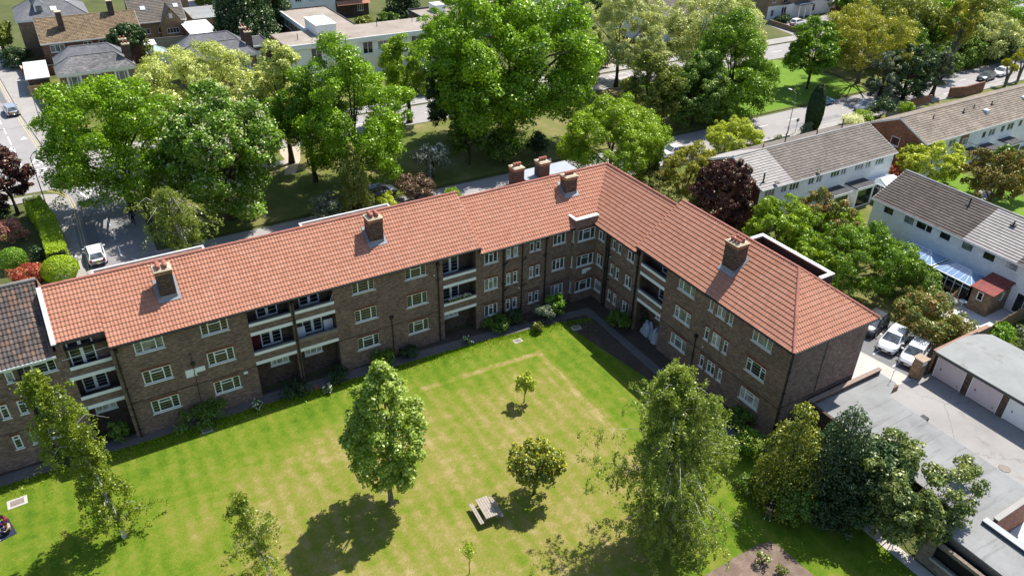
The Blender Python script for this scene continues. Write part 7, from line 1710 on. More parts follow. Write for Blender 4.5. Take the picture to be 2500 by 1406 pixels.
# ================================================================= vehicles
def car_paint(name, c, metal=.0):
    if name in MATS: return MATS[name]
    m, nt, nd, lk = nmat(name); finish(nt, c, .28, .5, metal=metal, coat=.7); MATS[name] = m; return m
TYRE = plain('tyre_rubber', (.02, .02, .022), .85, .2, .1); RIM = plain('alloy_rim', (.5, .5, .52), .3, .5, .1, metal=.8)
LAMP = plain('headlamp_lens', (.7, .72, .74), .1, .6, .03); TAIL = plain('tail_lens', (.35, .02, .02), .2, .5, .05); PLATE_Y = plain('plate_yellow', (.75, .6, .08), .5); PLATE_W = plain('plate_white', (.8, .8, .78), .5); TRIM = plain('car_trim_black', (.02, .02, .022), .5)
GLASS_CAR = glass_mat('car_glass', (.085, .10, .11), .06, .9)  # base colour lightened to stand in for sky reflected in the glass
def car(x, y, rz, paint, label, Lc=4.0, W=1.75, H=1.48, kind='hatch', group=None, z=0.012):
    """nose towards +x in local space"""
    e = empty('parked_car', (x, y, z), rz, label, 'car', group)
    h = Lc/2
    if kind == 'saloon': hood, scr, rr, bt, zh = .26*Lc, .40*Lc, .70*Lc, .82*Lc, .86
    elif kind == 'suv': hood, scr, rr, bt, zh = .24*Lc, .38*Lc, .90*Lc, .985*Lc, 1.02
    else: hood, scr, rr, bt, zh = .22*Lc, .40*Lc, .86*Lc, .975*Lc, .92
    # stations from nose to tail: (distance from nose, half width, z bottom, z shoulder)
    st = [(0, .62, .34, .56), (.06, .74, .24, .66), (.25, .82, .20, .74), (hood*.8, .86, .20, zh-.06), (hood+.1, .88, .20, zh), (Lc*.5, .885, .20, zh+.03), (Lc*.75, .88, .20, zh+.05), (Lc-.35, .85, .22, zh+.04), (Lc-.08, .77, .28, zh-.02), (Lc, .66, .36, zh-.12)]
    sc = W/1.77; vs = []; m = MB(); n = 11
    for d, hw, zb, zs in st:
        hw *= sc; xx = h-d
        sec = [(-hw*.55, zb), (-hw*.93, zb+.05), (-hw, zb+.2), (-hw*1.0, (zb+zs)/2), (-hw*.97, zs-.06), (-hw*.86, zs), (hw*.86, zs), (hw*.97, zs-.06), (hw*1.0, (zb+zs)/2), (hw, zb+.2), (hw*.93, zb+.05), (hw*.55, zb)]
        if d > scr*.0 and d < hood: sec[5] = (-hw*.8, zs+.03); sec[6] = (hw*.8, zs+.03)
        vs += [(xx, a, b) for a, b in sec]
    k = 12; fs = []
    for i in range(len(st)-1):
        for j in range(k): fs.append((i*k+j, i*k+(j+1) % k, (i+1)*k+(j+1) % k, (i+1)*k+j))
    fs += [tuple(range(k)), tuple((len(st)-1)*k+j for j in range(k))[::-1]]
    m.mesh(vs, fs, True)
    # cabin
    zr = H; w0, w1 = .80*sc, .60*sc; zb_ = zh-.02
    cs = [(hood+.02, w0, zb_+.0, .02), (scr, w1+.02, zr-.03, 0), (scr+.25, w1+.03, zr, 0), (rr-.4, w1+.02, zr-.01, 0), (rr, w1-.02, zr-.07, 0), (bt, w0-.05, zb_+.03, 0)]
    cab = []
    for d, hw, zt, _ in cs:
        xx = h-d; t = (zt-zb_)/(zr-zb_); wl = w0*(.98 if 0 < t else 1)
        cab.append(((xx, -wl if t > .1 else -hw, zb_), (xx, -hw, zt), (xx, hw, zt), (xx, wl if t > .1 else hw, zb_)))
    for i in range(len(cs)-1):
        a, b = cab[i], cab[i+1]
        m.mesh([*a, *b], [(0, 1, 5, 4), (1, 2, 6, 5), (2, 3, 7, 6)], False)
    body = m.obj('body', paint, e)
    # glass panes proud of the cabin skin
    def pane(nm, q, ins=.07, out=.012):
        q = [Vector(p) for p in q]; c = sum(q, Vector())/4; nn = (q[1]-q[0]).cross(q[3]-q[0]).normalized()
        if nn.dot(c-Vector((0, 0, .8))) < 0: nn = -nn
        p = [a+(c-a)*ins+nn*out for a in q]; g = MB(); g.face(p); g.obj(nm, GLASS_CAR, e)
    a, b = cab[0], cab[1]; pane('windscreen', [(a[0][0], a[1][1]*.93, a[0][2]+.03), (b[1][0], b[1][1], b[1][2]), (b[2][0], b[2][1], b[2][2]), (a[3][0], a[2][1]*.93, a[3][2]+.03)], .05)
    a, b = cab[4], cab[5]; pane('rear_window', [a[1], b[1], b[2], a[2]], .14)
    for s in (0, 1):
        i0, i1 = (0, 1) if s == 0 else (3, 2)
        lo = lambda c_: c_[i0]; hi = lambda c_: c_[i1]
        f0, f1, mid, r0 = cab[0], cab[1], None, cab[4]
        xm = h-Lc*.56; P = lambda x_, z_: (x_, (-1 if s == 0 else 1)*(w0*.98+(w1-w0*.98)*(z_-zb_)/(zr-zb_)+.0), z_)
        zt = zr-.08
        pane('side_window', [P(h-hood-.25, zb_+.06), P(h-scr-.1, zt), P(xm+.04, zt), P(xm+.04, zb_+.06)], .06, .02)
        pane('side_window', [P(xm-.04, zb_+.06), P(xm-.04, zt), P(h-rr+.1, zt), P(h-bt+.32, zb_+.06)], .06, .02)
    for sx in (1, -1):
        wx = (h-.18*Lc-.05) if sx > 0 else -(h-.19*Lc)
        for sy in (-1, 1):
            w = MB(); r = .31 if kind != 'suv' else .36; yy = sy*.80*sc
            for dy, rr_ in ((0, r),):
                ring = []
                for q, (ry, rad) in enumerate(((-.09, r*.9), (-.07, r), (.07, r), (.09, r*.9), (.09, r*.6))):
                    ring += [(math.cos(t*math.pi/9)*rad, sy*ry, math.sin(t*math.pi/9)*rad) for t in range(18)]
                w.mesh(ring, [(q*18+t, q*18+(t+1) % 18, (q+1)*18+(t+1) % 18, (q+1)*18+t) for q in range(4) for t in range(18)], True)
            wo = w.obj('wheel', TYRE, e, (wx, yy, r))
            rm = MB(); rm.face([(math.cos(t*math.pi/9)*r*.62, sy*.07, math.sin(t*math.pi/9)*r*.62) for t in range(18)])
            for q in range(5): t = q*2*math.pi/5; rm.cbox((math.cos(t)*r*.3, sy*.085, math.sin(t)*r*.3), .05, .02, .05); rm.tube([(0, sy*.09, 0), (math.cos(t)*r*.6, sy*.085, math.sin(t)*r*.6)], .025, 5)
            rm.obj('rim', RIM, wo)
    for sy in (-1, 1):
        l = MB(); l.mesh([(h-.10, sy*.48*sc, .60), (h-.42, sy*.80*sc, .70), (h-.40, sy*.81*sc, .82*zh/.92), (h-.12, sy*.50*sc, .71)], [(0, 1, 2, 3)]); o = l.obj('headlight', LAMP, e); o.location = (.035, sy*.03, .03)
        l = MB(); l.cbox((-h+.05, sy*.62*sc, zh-.16), .12, .2, .3); l.obj('tail_light', TAIL, e)
        l = MB(); l.cbox((h-hood-.42, sy*.98*sc, zh+.08), .12, .2, .13); l.obj('wing_mirror', paint, e)
    MB().cbox((h-.02, 0, .42), .08, 1.1*sc, .16).obj('grille', TRIM, e); MB().cbox((h+.025, 0, .42), .02, .5, .11).obj('number_plate', PLATE_W, e); MB().cbox((-h-.01, 0, .62), .03, .5, .11).obj('number_plate', PLATE_Y, e)
    MB().cbox((-h+.02, 0, .38), .1, 1.2*sc, .12).obj('rear_bumper', TRIM, e)
    return e
P_W = car_paint('car_white', (.8, .8, .8)); P_S = car_paint('car_silver', (.48, .52, .56), .5); P_SW = car_paint('car_pearl', (.72, .73, .74), .15); P_K = car_paint('car_black', (.012, .013, .016)); P_B = car_paint('car_blue', (.03, .13, .22)); P_G = car_paint('car_grey', (.07, .085, .10), .4); P_LB = car_paint('car_pale_blue', (.42, .52, .56), .3)
GP = 'cars in the car park'
car(70.95, -17.7, R_(193), P_K, 'black hatchback half hidden by the roof corner in the car park', 4.1, group=GP)
car(70.3, -20.3, R_(196), P_W, 'white hatchback between the black car and the other white car', 4.0, group=GP)
car(70.2, -22.55, R_(197), P_SW, 'pearl white hatchback nearest the gate pillar', 3.9, group=GP)
car(10.75, 30.0, R_(91), P_W, 'white hatchback with dark roof glass parked in the side road', 4.0, z=.02)
car(4.9, 82.3, R_(98), P_S, 'silver hatchback driving up the avenue at far left', 4.1, H=1.46, z=.02)
GS = 'cars along the service road'
car(82.0, 23.1, R_(178), P_W, 'white saloon on the service road behind the round maple', 4.4, H=1.42, kind='saloon', group=GS)
car(117.6, 28.0, R_(0), P_B, 'teal blue saloon parked against the open grass', 4.3, H=1.4, kind='saloon', group=GS)
car(121.8, 23.0, R_(180), P_S, 'silver car by the dark round shrub on the service road', 4.2, group=GS)
car(125.2, 23.0, R_(180), P_K, 'black car tucked behind the silver one on the service road', 4.2, group=GS)
car(155.0, 23.4, R_(186), P_G, 'dark grey hatchback at the right near the palms', 4.2, group=GS)
car(160.4, 23.8, R_(186), P_W, 'white hatchback just beyond the dark grey one near the palms', 4.2, group=GS)
car(41.9, 31.0-.9, R_(3), P_G, 'dark car mostly hidden between the weeping conifer and hawthorn', 4.2)
car(44.3, 134.3, R_(5), P_W, 'white estate car parked on a drive at the top left', 4.7, 1.85, 1.65, 'suv')
car(120.5, 67.3, R_(20), P_LB, 'pale blue car glimpsed through the hazy trees', 4.2)
car(155.5, 67.4, R_(10), P_W, 'white hatchback in front of the buff apartment block', 4.0)
# motorcycle at the kerb
mc = empty('motorcycle', (156.8, 58.9, .13), .3, 'black motorcycle parked at the kerb near the buff apartments', 'motorcycle')
for xx in (-.65, .65):
    w = MB(); ring = []
    for ry, rad in ((-.06, .27), (0, .31), (.06, .27), (.06, .2), (-.06, .2)): ring += [(math.cos(t*math.pi/8)*rad, ry, math.sin(t*math.pi/8)*rad) for t in range(16)]
    w.mesh(ring, [(q*16+t, q*16+(t+1) % 16, ((q+1) % 5)*16+(t+1) % 16, ((q+1) % 5)*16+t) for q in range(5) for t in range(16)], True); w.obj('wheel', TYRE, mc, (xx, 0, .31))
m = MB(); m.tube([(-.65, 0, .31), (-.1, 0, .5), (.35, 0, .75), (.65, 0, .31)], .06, 6); m.cbox((0, 0, .5), .5, .3, .3); m.obj('frame', TRIM, mc); MB().cbox((-.25, 0, .82), .75, .28, .12).obj('seat', TRIM, mc, bev=.03); MB().cbox((.2, 0, .86), .4, .3, .22).obj('tank', P_K, mc, bev=.05); MB().tube([(.42, -.35, 1.02), (.45, 0, .95), (.42, .35, 1.02)], .02, 5).obj('handlebar', TRIM, mc)

# ================================================================= people
SKIN = plain('skin', (.48, .29, .2), .6, .3, .05)
def person(x, y, rz, label, J, cols, hair=(.03, .02, .015), z=.01, sc=1.0, extra=None, sk=SKIN):
    """J: joint dict; a single skinned body, coloured by region, hair as a child"""
    V = []; Ed = []; Rr = []
    def add(p, r, par=None):
        V.append(Vector(p)*sc); Rr.append(r*sc)
        if par is not None: Ed.append((par, len(V)-1))
        return len(V)-1
    pel = add(J['pelvis'], .145); w = add(J['waist'], .125, pel); ch = add(J['chest'], .15, w); nk = add(J['neck'], .06, ch); hd = add(J['head'], .098, nk); ht = add(J['crown'], .085, hd)
    nose = Vector(J['face'])*sc; V.append(nose); Rr.append(.022*sc); Ed.append((hd, len(V)-1))
    for s in ('L', 'R'):
        sh = add(J['sh'+s], .068, ch); el = add(J['el'+s], .047, sh); wr = add(J['wr'+s], .032, el); hdn = add(J['ha'+s], .038, wr)
        d = (Vector(J['ha'+s])-Vector(J['wr'+s])).normalized(); sd = d.cross(Vector((.2, .3, 1))).normalized()
        for q, (o, ln) in enumerate(((-.036, .075), (-.012, .088), (.012, .082), (.036, .062))):
            f0 = Vector(J['ha'+s])+sd*o+d*.035; f1 = f0+d*ln*.55+sd*o*.2; f2 = f1+d*ln*.4+Vector((0, 0, -.018)); a = add(f0, .011, hdn); b = add(f1, .0095, a); add(f2, .008, b)
        t0 = Vector(J['ha'+s])-d*.01+sd*.045; a = add(t0, .013, hdn); add(t0+d*.04+sd*.025, .0095, a)
        hp = add(J['hp'+s], .10, pel); kn = add(J['kn'+s], .062, hp); an = add(J['an'+s], .042, kn); he = add(J['to'+s], .04, an)
    me = bpy.data.meshes.new('body'); me.from_pydata([tuple(v) for v in V], Ed, []); o = bpy.data.objects.new('person', me); COL.objects.link(o)
    sm = o.modifiers.new('skin', 'SKIN'); sm.use_smooth_shade = True
    for i, r in enumerate(Rr): me.skin_vertices[0].data[i].radius = (r, r*.8 if i in (0, 1, 2) else r); me.skin_vertices[0].data[i].use_root = (i == 0)
    ss = o.modifiers.new('sub', 'SUBSURF'); ss.levels = 2; ss.render_levels = 2
    dg = bpy.context.evaluated_depsgraph_get(); nm = bpy.data.meshes.new_from_object(o.evaluated_get(dg)); bpy.data.objects.remove(o)
    mats = [sk, cols[0], cols[1], cols[2]]; nm.materials.clear()
    for mt in mats: nm.materials.append(mt)
    segs = [(J['pelvis'], J['waist'], 2), (J['waist'], J['chest'], 1), (J['chest'], J['neck'], 1), (J['neck'], J['crown'], 0), (J['head'], J['face'], 0)]
    for s in 'LR':
        sl = cols[3]; segs += [(J['ch'] if 'ch' in J else J['chest'], J['sh'+s], 1), (J['sh'+s], J['el'+s], 1), (J['el'+s], J['wr'+s], 1 if sl else 0), (J['wr'+s], J['ha'+s], 0), (J['ha'+s], tuple(Vector(J['ha'+s])*2-Vector(J['wr'+s])), 0), (J['pelvis'], J['hp'+s], 2), (J['hp'+s], J['kn'+s], 2), (J['kn'+s], tuple(Vector(J['an'+s])*.9+Vector(J['kn'+s])*.1), 2 if not cols[4] else 0), (J['an'+s], J['to'+s], 3)]
    A_ = [(Vector(a)*sc, Vector(b)*sc, k) for a, b, k in segs]
    for p in nm.polygons:
        c = p.center; best = 9; bk = 0
        for a, b, k in A_:
            ab = b-a; t = max(0, min(1, (c-a).dot(ab)/max(ab.length_squared, 1e-9))); dd = (c-(a+ab*t)).length-(.06 if k in (1, 2) else 0)
            if dd < best: best, bk = dd, k
        p.material_index = bk; p.use_smooth = True
    e = empty('person', (x, y, z), rz, label, 'person'); link('body', nm, e)
    hm = MB(); hc = (Vector(J['head'])*.35+Vector(J['crown'])*.65)*sc; bk_ = (Vector(J['head'])-Vector(J['face'])); bk_ = bk_.normalized()*.03*sc
    prof = [(.0, .105), (.06, .095), (.098, .05), (.108, 0), (.1, -.06), (.085, -.1)]
    hm.lathe((0, 0, 0), [(r*sc, zz*sc) for r, zz in prof][::-1], 12); h = hm.obj('hair', plain('hair_%d' % int(hair[0]*1000), hair, .7, .2, .2), e, tuple(hc+bk_))
    for nm2, mb_, mt in (extra or []): mb_.obj(nm2, mt, e)
    return e
C_BLK = plain('cloth_black', (.015, .015, .017), .9, .1); C_GRY = plain('cloth_grey', (.12, .12, .115), .9, .1); C_WHT = plain('cloth_white', (.75, .75, .75), .85, .1); C_NAVY = plain('cloth_navy', (.03, .035, .07), .9, .1); C_RED = plain('cloth_maroon', (.22, .02, .05), .9, .1); C_BLUE = plain('cloth_blue', (.12, .17, .45), .9, .1)
ST = dict(pelvis=(0, 0, .95), waist=(0, 0, 1.12), chest=(0, 0, 1.35), neck=(.01, 0, 1.52), head=(.03, 0, 1.63), crown=(.03, 0, 1.72), face=(.125, 0, 1.62), shL=(0, .2, 1.43), shR=(0, -.2, 1.43), elL=(.04, .28, 1.15), elR=(.04, -.28, 1.15), wrL=(.1, .26, .92), wrR=(.1, -.26, .92), haL=(.12, .25, .84), haR=(.12, -.25, .84), hpL=(0, .1, .9), hpR=(0, -.1, .9), knL=(.03, .12, .5), knR=(.03, -.12, .5), anL=(0, .13, .08), anR=(0, -.13, .08), toL=(.16, .15, .04), toR=(.16, -.15, .04))
J1 = dict(ST, elL=(.08, .27, 1.18), elR=(.08, -.27, 1.18), wrL=(.22, .06, 1.22), wrR=(.24, -.05, 1.14), haL=(.24, -.02, 1.23), haR=(.25, .04, 1.15), anL=(-.02, .2, .08), toL=(.14, .24, .04), knL=(.02, .16, .5))
person(45.55, -29.0, R_(205), 'person in black top, grey trousers and white shoes standing arms folded on shaded lawn', J1, (C_BLK, C_GRY, C_WHT, False, False))
J2 = dict(ST, knL=(.16, .1, .52), anL=(.24, .1, .08), toL=(.4, .1, .05), knR=(-.02, -.1, .5), anR=(-.22, -.1, .12), toR=(-.1, -.1, .04), wrL=(-.12, .26, .94), haL=(-.14, .25, .86), wrR=(.2, -.24, .95), haR=(.24, -.23, .88))
person(64.4, 27.1, R_(10), 'person in a white top walking along the service road behind the chimneys', J2, (C_WHT, C_NAVY, C_BLK, True, False))
person(8.9, 28.6, R_(100), 'person in a pale jacket on the pavement above the left ridge', J2, (plain('cloth_pale', (.6, .62, .66), .9), C_NAVY, C_BLK, True, False))
person(15.2, 36.2, R_(80), 'person in dark clothes crossing the shaded side road', J2, (C_NAVY, C_BLK, C_BLK, True, False))
# two people on a rug at the left edge of the lawn
J3 = dict(pelvis=(0, 0, .13), waist=(-.1, 0, .28), chest=(-.12, 0, .5), neck=(-.05, 0, .66), head=(.02, 0, .76), crown=(.03, 0, .85), face=(.12, 0, .74), shL=(-.1, .2, .57), shR=(-.1, -.2, .57), elL=(.12, .26, .38), elR=(.12, -.26, .38), wrL=(.34, .12, .42), wrR=(.34, -.12, .42), haL=(.42, .06, .42), haR=(.42, -.06, .42), hpL=(.03, .11, .13), hpR=(.03, -.11, .13), knL=(.36, .17, .46), knR=(.36, -.17, .46), anL=(.62, .16, .08), anR=(.62, -.16, .08), toL=(.76, .18, .05), toR=(.76, -.18, .05))
person(1.75, -5.3, R_(185), 'person with bare shoulders sitting hunched on the rug at the left edge', J3, (SKIN, C_NAVY, SKIN, False, True), z=.03)
person(1.55, -4.5, R_(200), 'person in a maroon and blue top sitting on the rug at the left edge', J3, (C_RED, C_BLUE, C_WHT, True, True), z=.03)
m = MB(); pts_ = [(x_*.19-.75, y_*.2-.9) for x_ in range(9) for y_ in range(10)]
vs = [(a, b, .02+.008*math.sin(a*9+b*5)+.006*math.sin(b*13)) for a, b in pts_]; m.mesh(vs, [(i*10+j, (i+1)*10+j, (i+1)*10+j+1, i*10+j+1) for i in range(8) for j in range(9)], True)
o = m.obj('rug', plain('rug_navy', (.03, .035, .06), .95, .1, .3, 6)); o.location = (1.2, -4.95, 0); o.rotation_euler = (0, 0, .25); tag(o, 'dark picnic rug spread on the grass at the left edge', 'rug')
o = MB().cbox((0, 0, .05), .35, .25, .08, .3).obj('white_bag', C_WHT, None, (1.05, -5.75, .01), bev=.03); tag(o, 'small white bag lying beside the dark rug', 'bag')

# ================================================================= small things
PT = empty('picnic_table', (29.3, -19.3, .004), R_(-4), 'weathered wooden picnic table with attached benches on the dry lawn', 'picnic table')
def plank(name, x0, x1, y0, y1, z0, z1, nb, parent=PT):
    m = MB(); w = (x1-x0)/nb
    for i in range(nb): m.box(x0+i*w+.008, y0, z0, x0+(i+1)*w-.008, y1, z1)
    return m.obj(name, WOOD, parent, bev=.006)
plank('tabletop', -.43, .43, -.9, .9, .70, .745, 5); plank('bench', -.86, -.58, -.95, .95, .42, .46, 2); plank('bench', .58, .86, -.95, .95, .42, .46, 2)
for s in (-1, 1):
    y = s*.62; m = MB(); m.tube([(-.62, y, 0), (-.22, y, .70)], .045, 6); m.tube([(.62, y, 0), (.22, y, .70)], .045, 6); m.obj('legs', WOOD, PT)
    m = MB(); m.box(-.84, y-.05, .34, .84, y-.01, .42); m.box(-.36, y-.05, .62, .36, y-.01, .70); m.tube([(0, y, .38), (0, y*.25, .69)], .03, 5); m.obj('brace', WOOD, PT)
MAN = plain('manhole_iron', (.22, .19, .165), .8, .3, .2, 5)
for x, y, rz, w, lb in ((2.3, -2.7, .05, 1.2, 'rectangular manhole cover in a pale concrete surround at lower left'), (41.3, -3.4, -.06, .8, 'pale square manhole cover on sunlit grass near the inner corner'), (47.0, -4.3, -.05, .9, 'manhole cover in shade at the inner corner of the lawn'), (14.9, -1.75, -.02, .8, 'manhole cover in the shaded strip below the second windows')):
    e = empty('manhole_cover', (x, y, .004), rz, lb, 'manhole'); MB().box(-w/2, -w*.36, -.02, w/2, w*.36, .02).obj('surround', CONC, e, bev=.01); MB().box(-w*.34, -w*.22, .02, w*.34, w*.22, .03).obj('cover', MAN, e)
dr = empty('drain_cover', (64.3, -34.3, .008), .3, 'round iron drain cover in the stained yard concrete', 'drain'); MB().lathe((0, 0, 0), [(.42, 0), (.42, .015), (.34, .02), (.3, .012), (0, .012)], 18).obj('lid', MAN, dr)
# tarpaulin covered furniture
TARP = plain('tarpaulin_silver', (.36, .39, .44), .55, .4, .3, 4)
for sd, x, y, h, lb in ((1, 52.2, -8.15, 1.2, 'silver tarpaulin-covered heap, left one under the right wing balcony'), (2, 52.1, -9.5, 1.25, 'silver tarpaulin-covered heap, right one beside the pillar')):
    rng = np.random.default_rng(500+sd); vs = []; nr_, na = 7, 22
    for i in range(nr_):
        t = i/(nr_-1)
        for k in range(na):
            a = 2*math.pi*k/na; rad = (.1+.62*t**.5)*(1+.13*math.sin(a*5+sd*2)*t+.06*math.sin(a*9+i)); z_ = h*(1-t**1.7)*(1-.1*math.sin(a*3+sd))+.02
            vs.append((rad*math.cos(a)*.8, rad*math.sin(a), z_+.05*math.sin(a*7+i*2)*(1-t)*t*4))
    m = MB(); m.mesh(vs, [(i*na+k, i*na+(k+1) % na, (i+1)*na+(k+1) % na, (i+1)*na+k) for i in range(nr_-1) for k in range(na)]); m.face([vs[k] for k in range(na)][::-1])
    o = m.obj('tarpaulin_cover', TARP); o.location = (x, y, 0); tag(o, lb, 'tarpaulin')
# lamp columns and signs
LGREY = plain('lamp_grey', (.2, .21, .21), .5, .4)
def lamp(x, y, h, rz, lb, dark=False):
    e = empty('street_lamp', (x, y, 0), rz, lb, 'street lamp'); mt = BLACKM if dark else LGREY
    MB().tube([(0, 0, 0), (0, 0, 1.2), (0, 0, 1.25), (0, 0, h)], [.09, .09, .06, .045], 8).obj('column', mt, e); MB().tube([(0, 0, h-.05), (.4, 0, h+.15), (.9, 0, h+.2)], .03, 6).obj('arm', mt, e); m = MB(); m.cbox((1.15, 0, h+.2), .6, .22, .1); m.obj('lantern', WHITE if not dark else LGREY, e, bev=.03)
lamp(7.3, 42.6, 7.2, R_(60), 'slim black street lamp rising over the lime hedge', True); lamp(102.2, 21.2, 6.2, R_(90), 'grey street lamp on the service road behind the brown terrace'); lamp(8.3, 76.5, 6.0, R_(170), 'street lamp on the avenue pavement at the left'); lamp(33.2, 48.8, 5.5, R_(90), 'lamp column on the verge beyond the leaning trunk', True); lamp(48.6, 29.9, 5.0, R_(270), 'lamp with white lantern beside the blossoming hawthorn'); lamp(160.5, 63.6, 5.0, R_(20), 'white lamp with long arm in the forecourt of the buff apartments')
for x, y, lb in ((8.9, 46.4, 'parking sign plates on a short post at the side road corner'), (103.6, 21.0, 'thin sign post beside the grey street lamp')):
    e = empty('road_sign', (x, y, 0), 0, lb, 'sign'); MB().tube([(0, 0, 0), (0, 0, 2.3)], .035, 6).obj('post', LGREY, e)
    MB().box(-.3, -.03, 1.75, .3, 0, 2.25).obj('sign_plate', WHITE, e)
    MB().box(-.2, -.036, 1.85, .0, -.031, 2.15).obj('symbol', plain('sign_blue', (.03, .12, .45), .5), e)
# walls, fences
def wall(name, pts, t, h, mat, lb, cat, cap=None):
    e = empty(name, (*pts[0], 0), 0, lb, cat); m = MB(); c = MB()
    for a, b in zip(pts, pts[1:]):
        q = ((a[0]+b[0])/2-pts[0][0], (a[1]+b[1])/2-pts[0][1]); L_ = math.dist(a, b); an = math.atan2(b[1]-a[1], b[0]-a[0]); m.cbox((*q, h/2), L_, t, h, an); c.cbox((*q, h+.03), L_+.04, t+.1, .06, an)
    m.obj('wall', mat, e)
    if cap: c.obj('coping', cap, e)
    return e
wall('garden_wall', [(11.9, 63), (9.4, 82), (7.2, 104)], .25, 1.2, BR_RED, 'red brick garden wall along the avenue pavement', 'wall', CREAM)
for i, (x, y) in enumerate(((10.9, 70.5), (10.2, 75.5), (8.6, 90.5), (7.9, 97))):
    e = empty('gate_post', (x, y, 0), 0, 'brick gatepost of the avenue garden wall', 'gate post', 'gateposts along the avenue'); MB().box(-.25, -.25, 0, .25, .25, 1.7).obj('shaft', BR_RED, e); MB().box(-.32, -.32, 1.7, .32, .32, 1.82).obj('cap', CREAM, e)
wall('garden_wall', [(10, 100.3), (11.2, 100.6), (15, 101)], .3, 1.6, BR_RED, 'red brick wall before the long brown roofed house', 'wall', CREAM)
wall('garden_fence', [(7.6, 89.4), (12.2, 89.2)], .08, 1.7, WOODF, 'wooden fence panels beside the slate villa by the avenue', 'fence')
wall('garden_fence', [(28, 110.5), (36, 109.6)], .08, 1.8, plain('fence_grey', (.3, .29, .27), .9), 'grey close-boarded fence before the front-gabled house', 'fence')
wall('garden_fence', [(22, 127), (32, 126)], .08, 1.8, WOODF, 'weathered fence panels behind the tall chimney', 'fence')
wall('garden_wall', [(139.5, 20.4), (142.5, 19.6), (148.2, 19.8)], .3, 1.7, BR_RED, 'red brick wall with sloping end beside the grey car', 'wall')
wall('garden_wall', [(160, 60.6), (175, 60.2)], .3, 1.2, BR_RED, 'brick frontage wall by the motorcycle', 'wall', CREAM)
wall('garden_wall', [(150.2, 61.4), (150.6, 71)], .25, 1.0, BR_YEL, 'low forecourt wall left of the white hatchback', 'wall')
wall('garden_wall', [(75, 20), (95, 19.7), (101, 19.8)], .25, .7, CONC, 'low pale wall between service road and brown terrace', 'wall')
wall('garden_fence', [(121.5, 19.0), (127, 16.4), (131, 13.0)], .08, 1.6, plain('fence_greywood', (.26, .25, .22), .9), 'grey board fence behind the golden gable garden', 'fence')
wall('garden_wall', [(134.5, 20.3), (127.5, 20.2)], .3, 1.3, BR_RED, 'garden wall in shade under the blackish pine', 'wall')
def panel_fence(pts, h, lb, wave=False, mat=None):
    e = empty('garden_fence', (*pts[0], 0), 0, lb, 'fence')
    for a, b in zip(pts, pts[1:]):
        L_ = math.dist(a, b); n = max(1, round(L_/1.8)); an = math.atan2(b[1]-a[1], b[0]-a[0])
        for i in range(n+1):
            t = i/n; MB().cbox((0, 0, h/2+.05), .1, .1, h+.1, an).obj('post', WOODF, e, (a[0]+(b[0]-a[0])*t-pts[0][0], a[1]+(b[1]-a[1])*t-pts[0][1], 0))
        for i in range(n):
            m = MB(); w = L_/n-.1
            for k in range(12):
                top = h-(.12*math.sin(math.pi*(k+.5)/12) if wave else 0); x_ = -w/2+w*k/12; m.box(x_+.004, -.015+.012*(k % 2), .05, x_+w/12-.004, .01+.012*(k % 2), top)
            o = m.obj('panel', mat or WOODF, e, (a[0]+(b[0]-a[0])*(i+.5)/n-pts[0][0], a[1]+(b[1]-a[1])*(i+.5)/n-pts[0][1], 0)); o.rotation_euler = (0, 0, an)
panel_fence([(78.4, -19.4), (82.2, -18.6), (85.0, -18.8)], 1.5, 'wavy-topped wooden fence between the conservatory garden and patio', True)
panel_fence([(77.6, -24.2), (84.9, -23.75)], 1.7, 'straight wooden fence along the far side of the patio')
panel_fence([(79.6, -15.0), (85.0, -15.38)], 1.4, 'low fence dividing the two conservatory gardens')
gt = empty('garden_table', (81.6, -19.6, .012), 0, 'small white metal bistro table on the bright patio', 'table'); MB().lathe((0, 0, 0), [(.2, 0), (.03, .05), (.03, .7), (.35, .71), (.35, .74), (0, .74)], 14).obj('tabletop', WHITE, gt)
for q in range(2):
    c = empty('garden_chair', (81.2+q*.9, -19.15-q*.7, .012), 2.2*q, ['white metal bistro chair nearest the wavy fence', 'white metal bistro chair beside the brick extension'][q], 'chair'); MB().cbox((0, 0, .45), .4, .4, .03).obj('seat', WHITE, c); MB().cbox((-.2, 0, .7), .03, .4, .4).obj('backrest', WHITE, c)
    for sx in (-.17, .17):
        for sy in (-.17, .17): MB().tube([(sx, sy, 0), (sx, sy, .45)], .012, 5).obj('leg', WHITE, c)
# outbuildings near the villas
def shed(name, x0, y0, x1, y1, h, wm, rm, lb, slope=.0):
    e = empty(name, ((x0+x1)/2, (y0+y1)/2, 0), 0, lb, 'shed'); a, b = (x1-x0)/2, (y1-y0)/2
    MB().box(-a, -b, 0, a, b, h).obj('wall', wm, e); m = MB(); m.mesh([(-a-.2, -b-.2, h), (a+.2, -b-.2, h), (a+.2, b+.2, h+slope), (-a-.2, b+.2, h+slope), (-a-.2, -b-.2, h+.12), (a+.2, -b-.2, h+.12), (a+.2, b+.2, h+slope+.12), (-a-.2, b+.2, h+slope+.12)], [(0, 3, 2, 1), (4, 5, 6, 7), (0, 1, 5, 4), (1, 2, 6, 5), (2, 3, 7, 6), (3, 0, 4, 7)]); m.obj('roof', rm, e)
shed('flat_garage', 7.9, 90.0, 10.9, 100.2, 2.5, BR_DARK, plain('sheet_pale_green', (.52, .56, .52), .8, .2, .1, 2), 'pale flat-roofed garage between the villa and the brown roofed house')
shed('workshop', 35.6, 105.2, 40.2, 115.4, 2.9, BR_RED, plain('sheet_white', (.74, .76, .74), .7, .2, .1, 1), 'white sheet-roofed workshop behind the second villa')
shed('workshop', 38.5, 117.5, 44.5, 128, 2.8, BR_YEL, G_ROOF, 'grey flat-roofed garages below the white estate car')
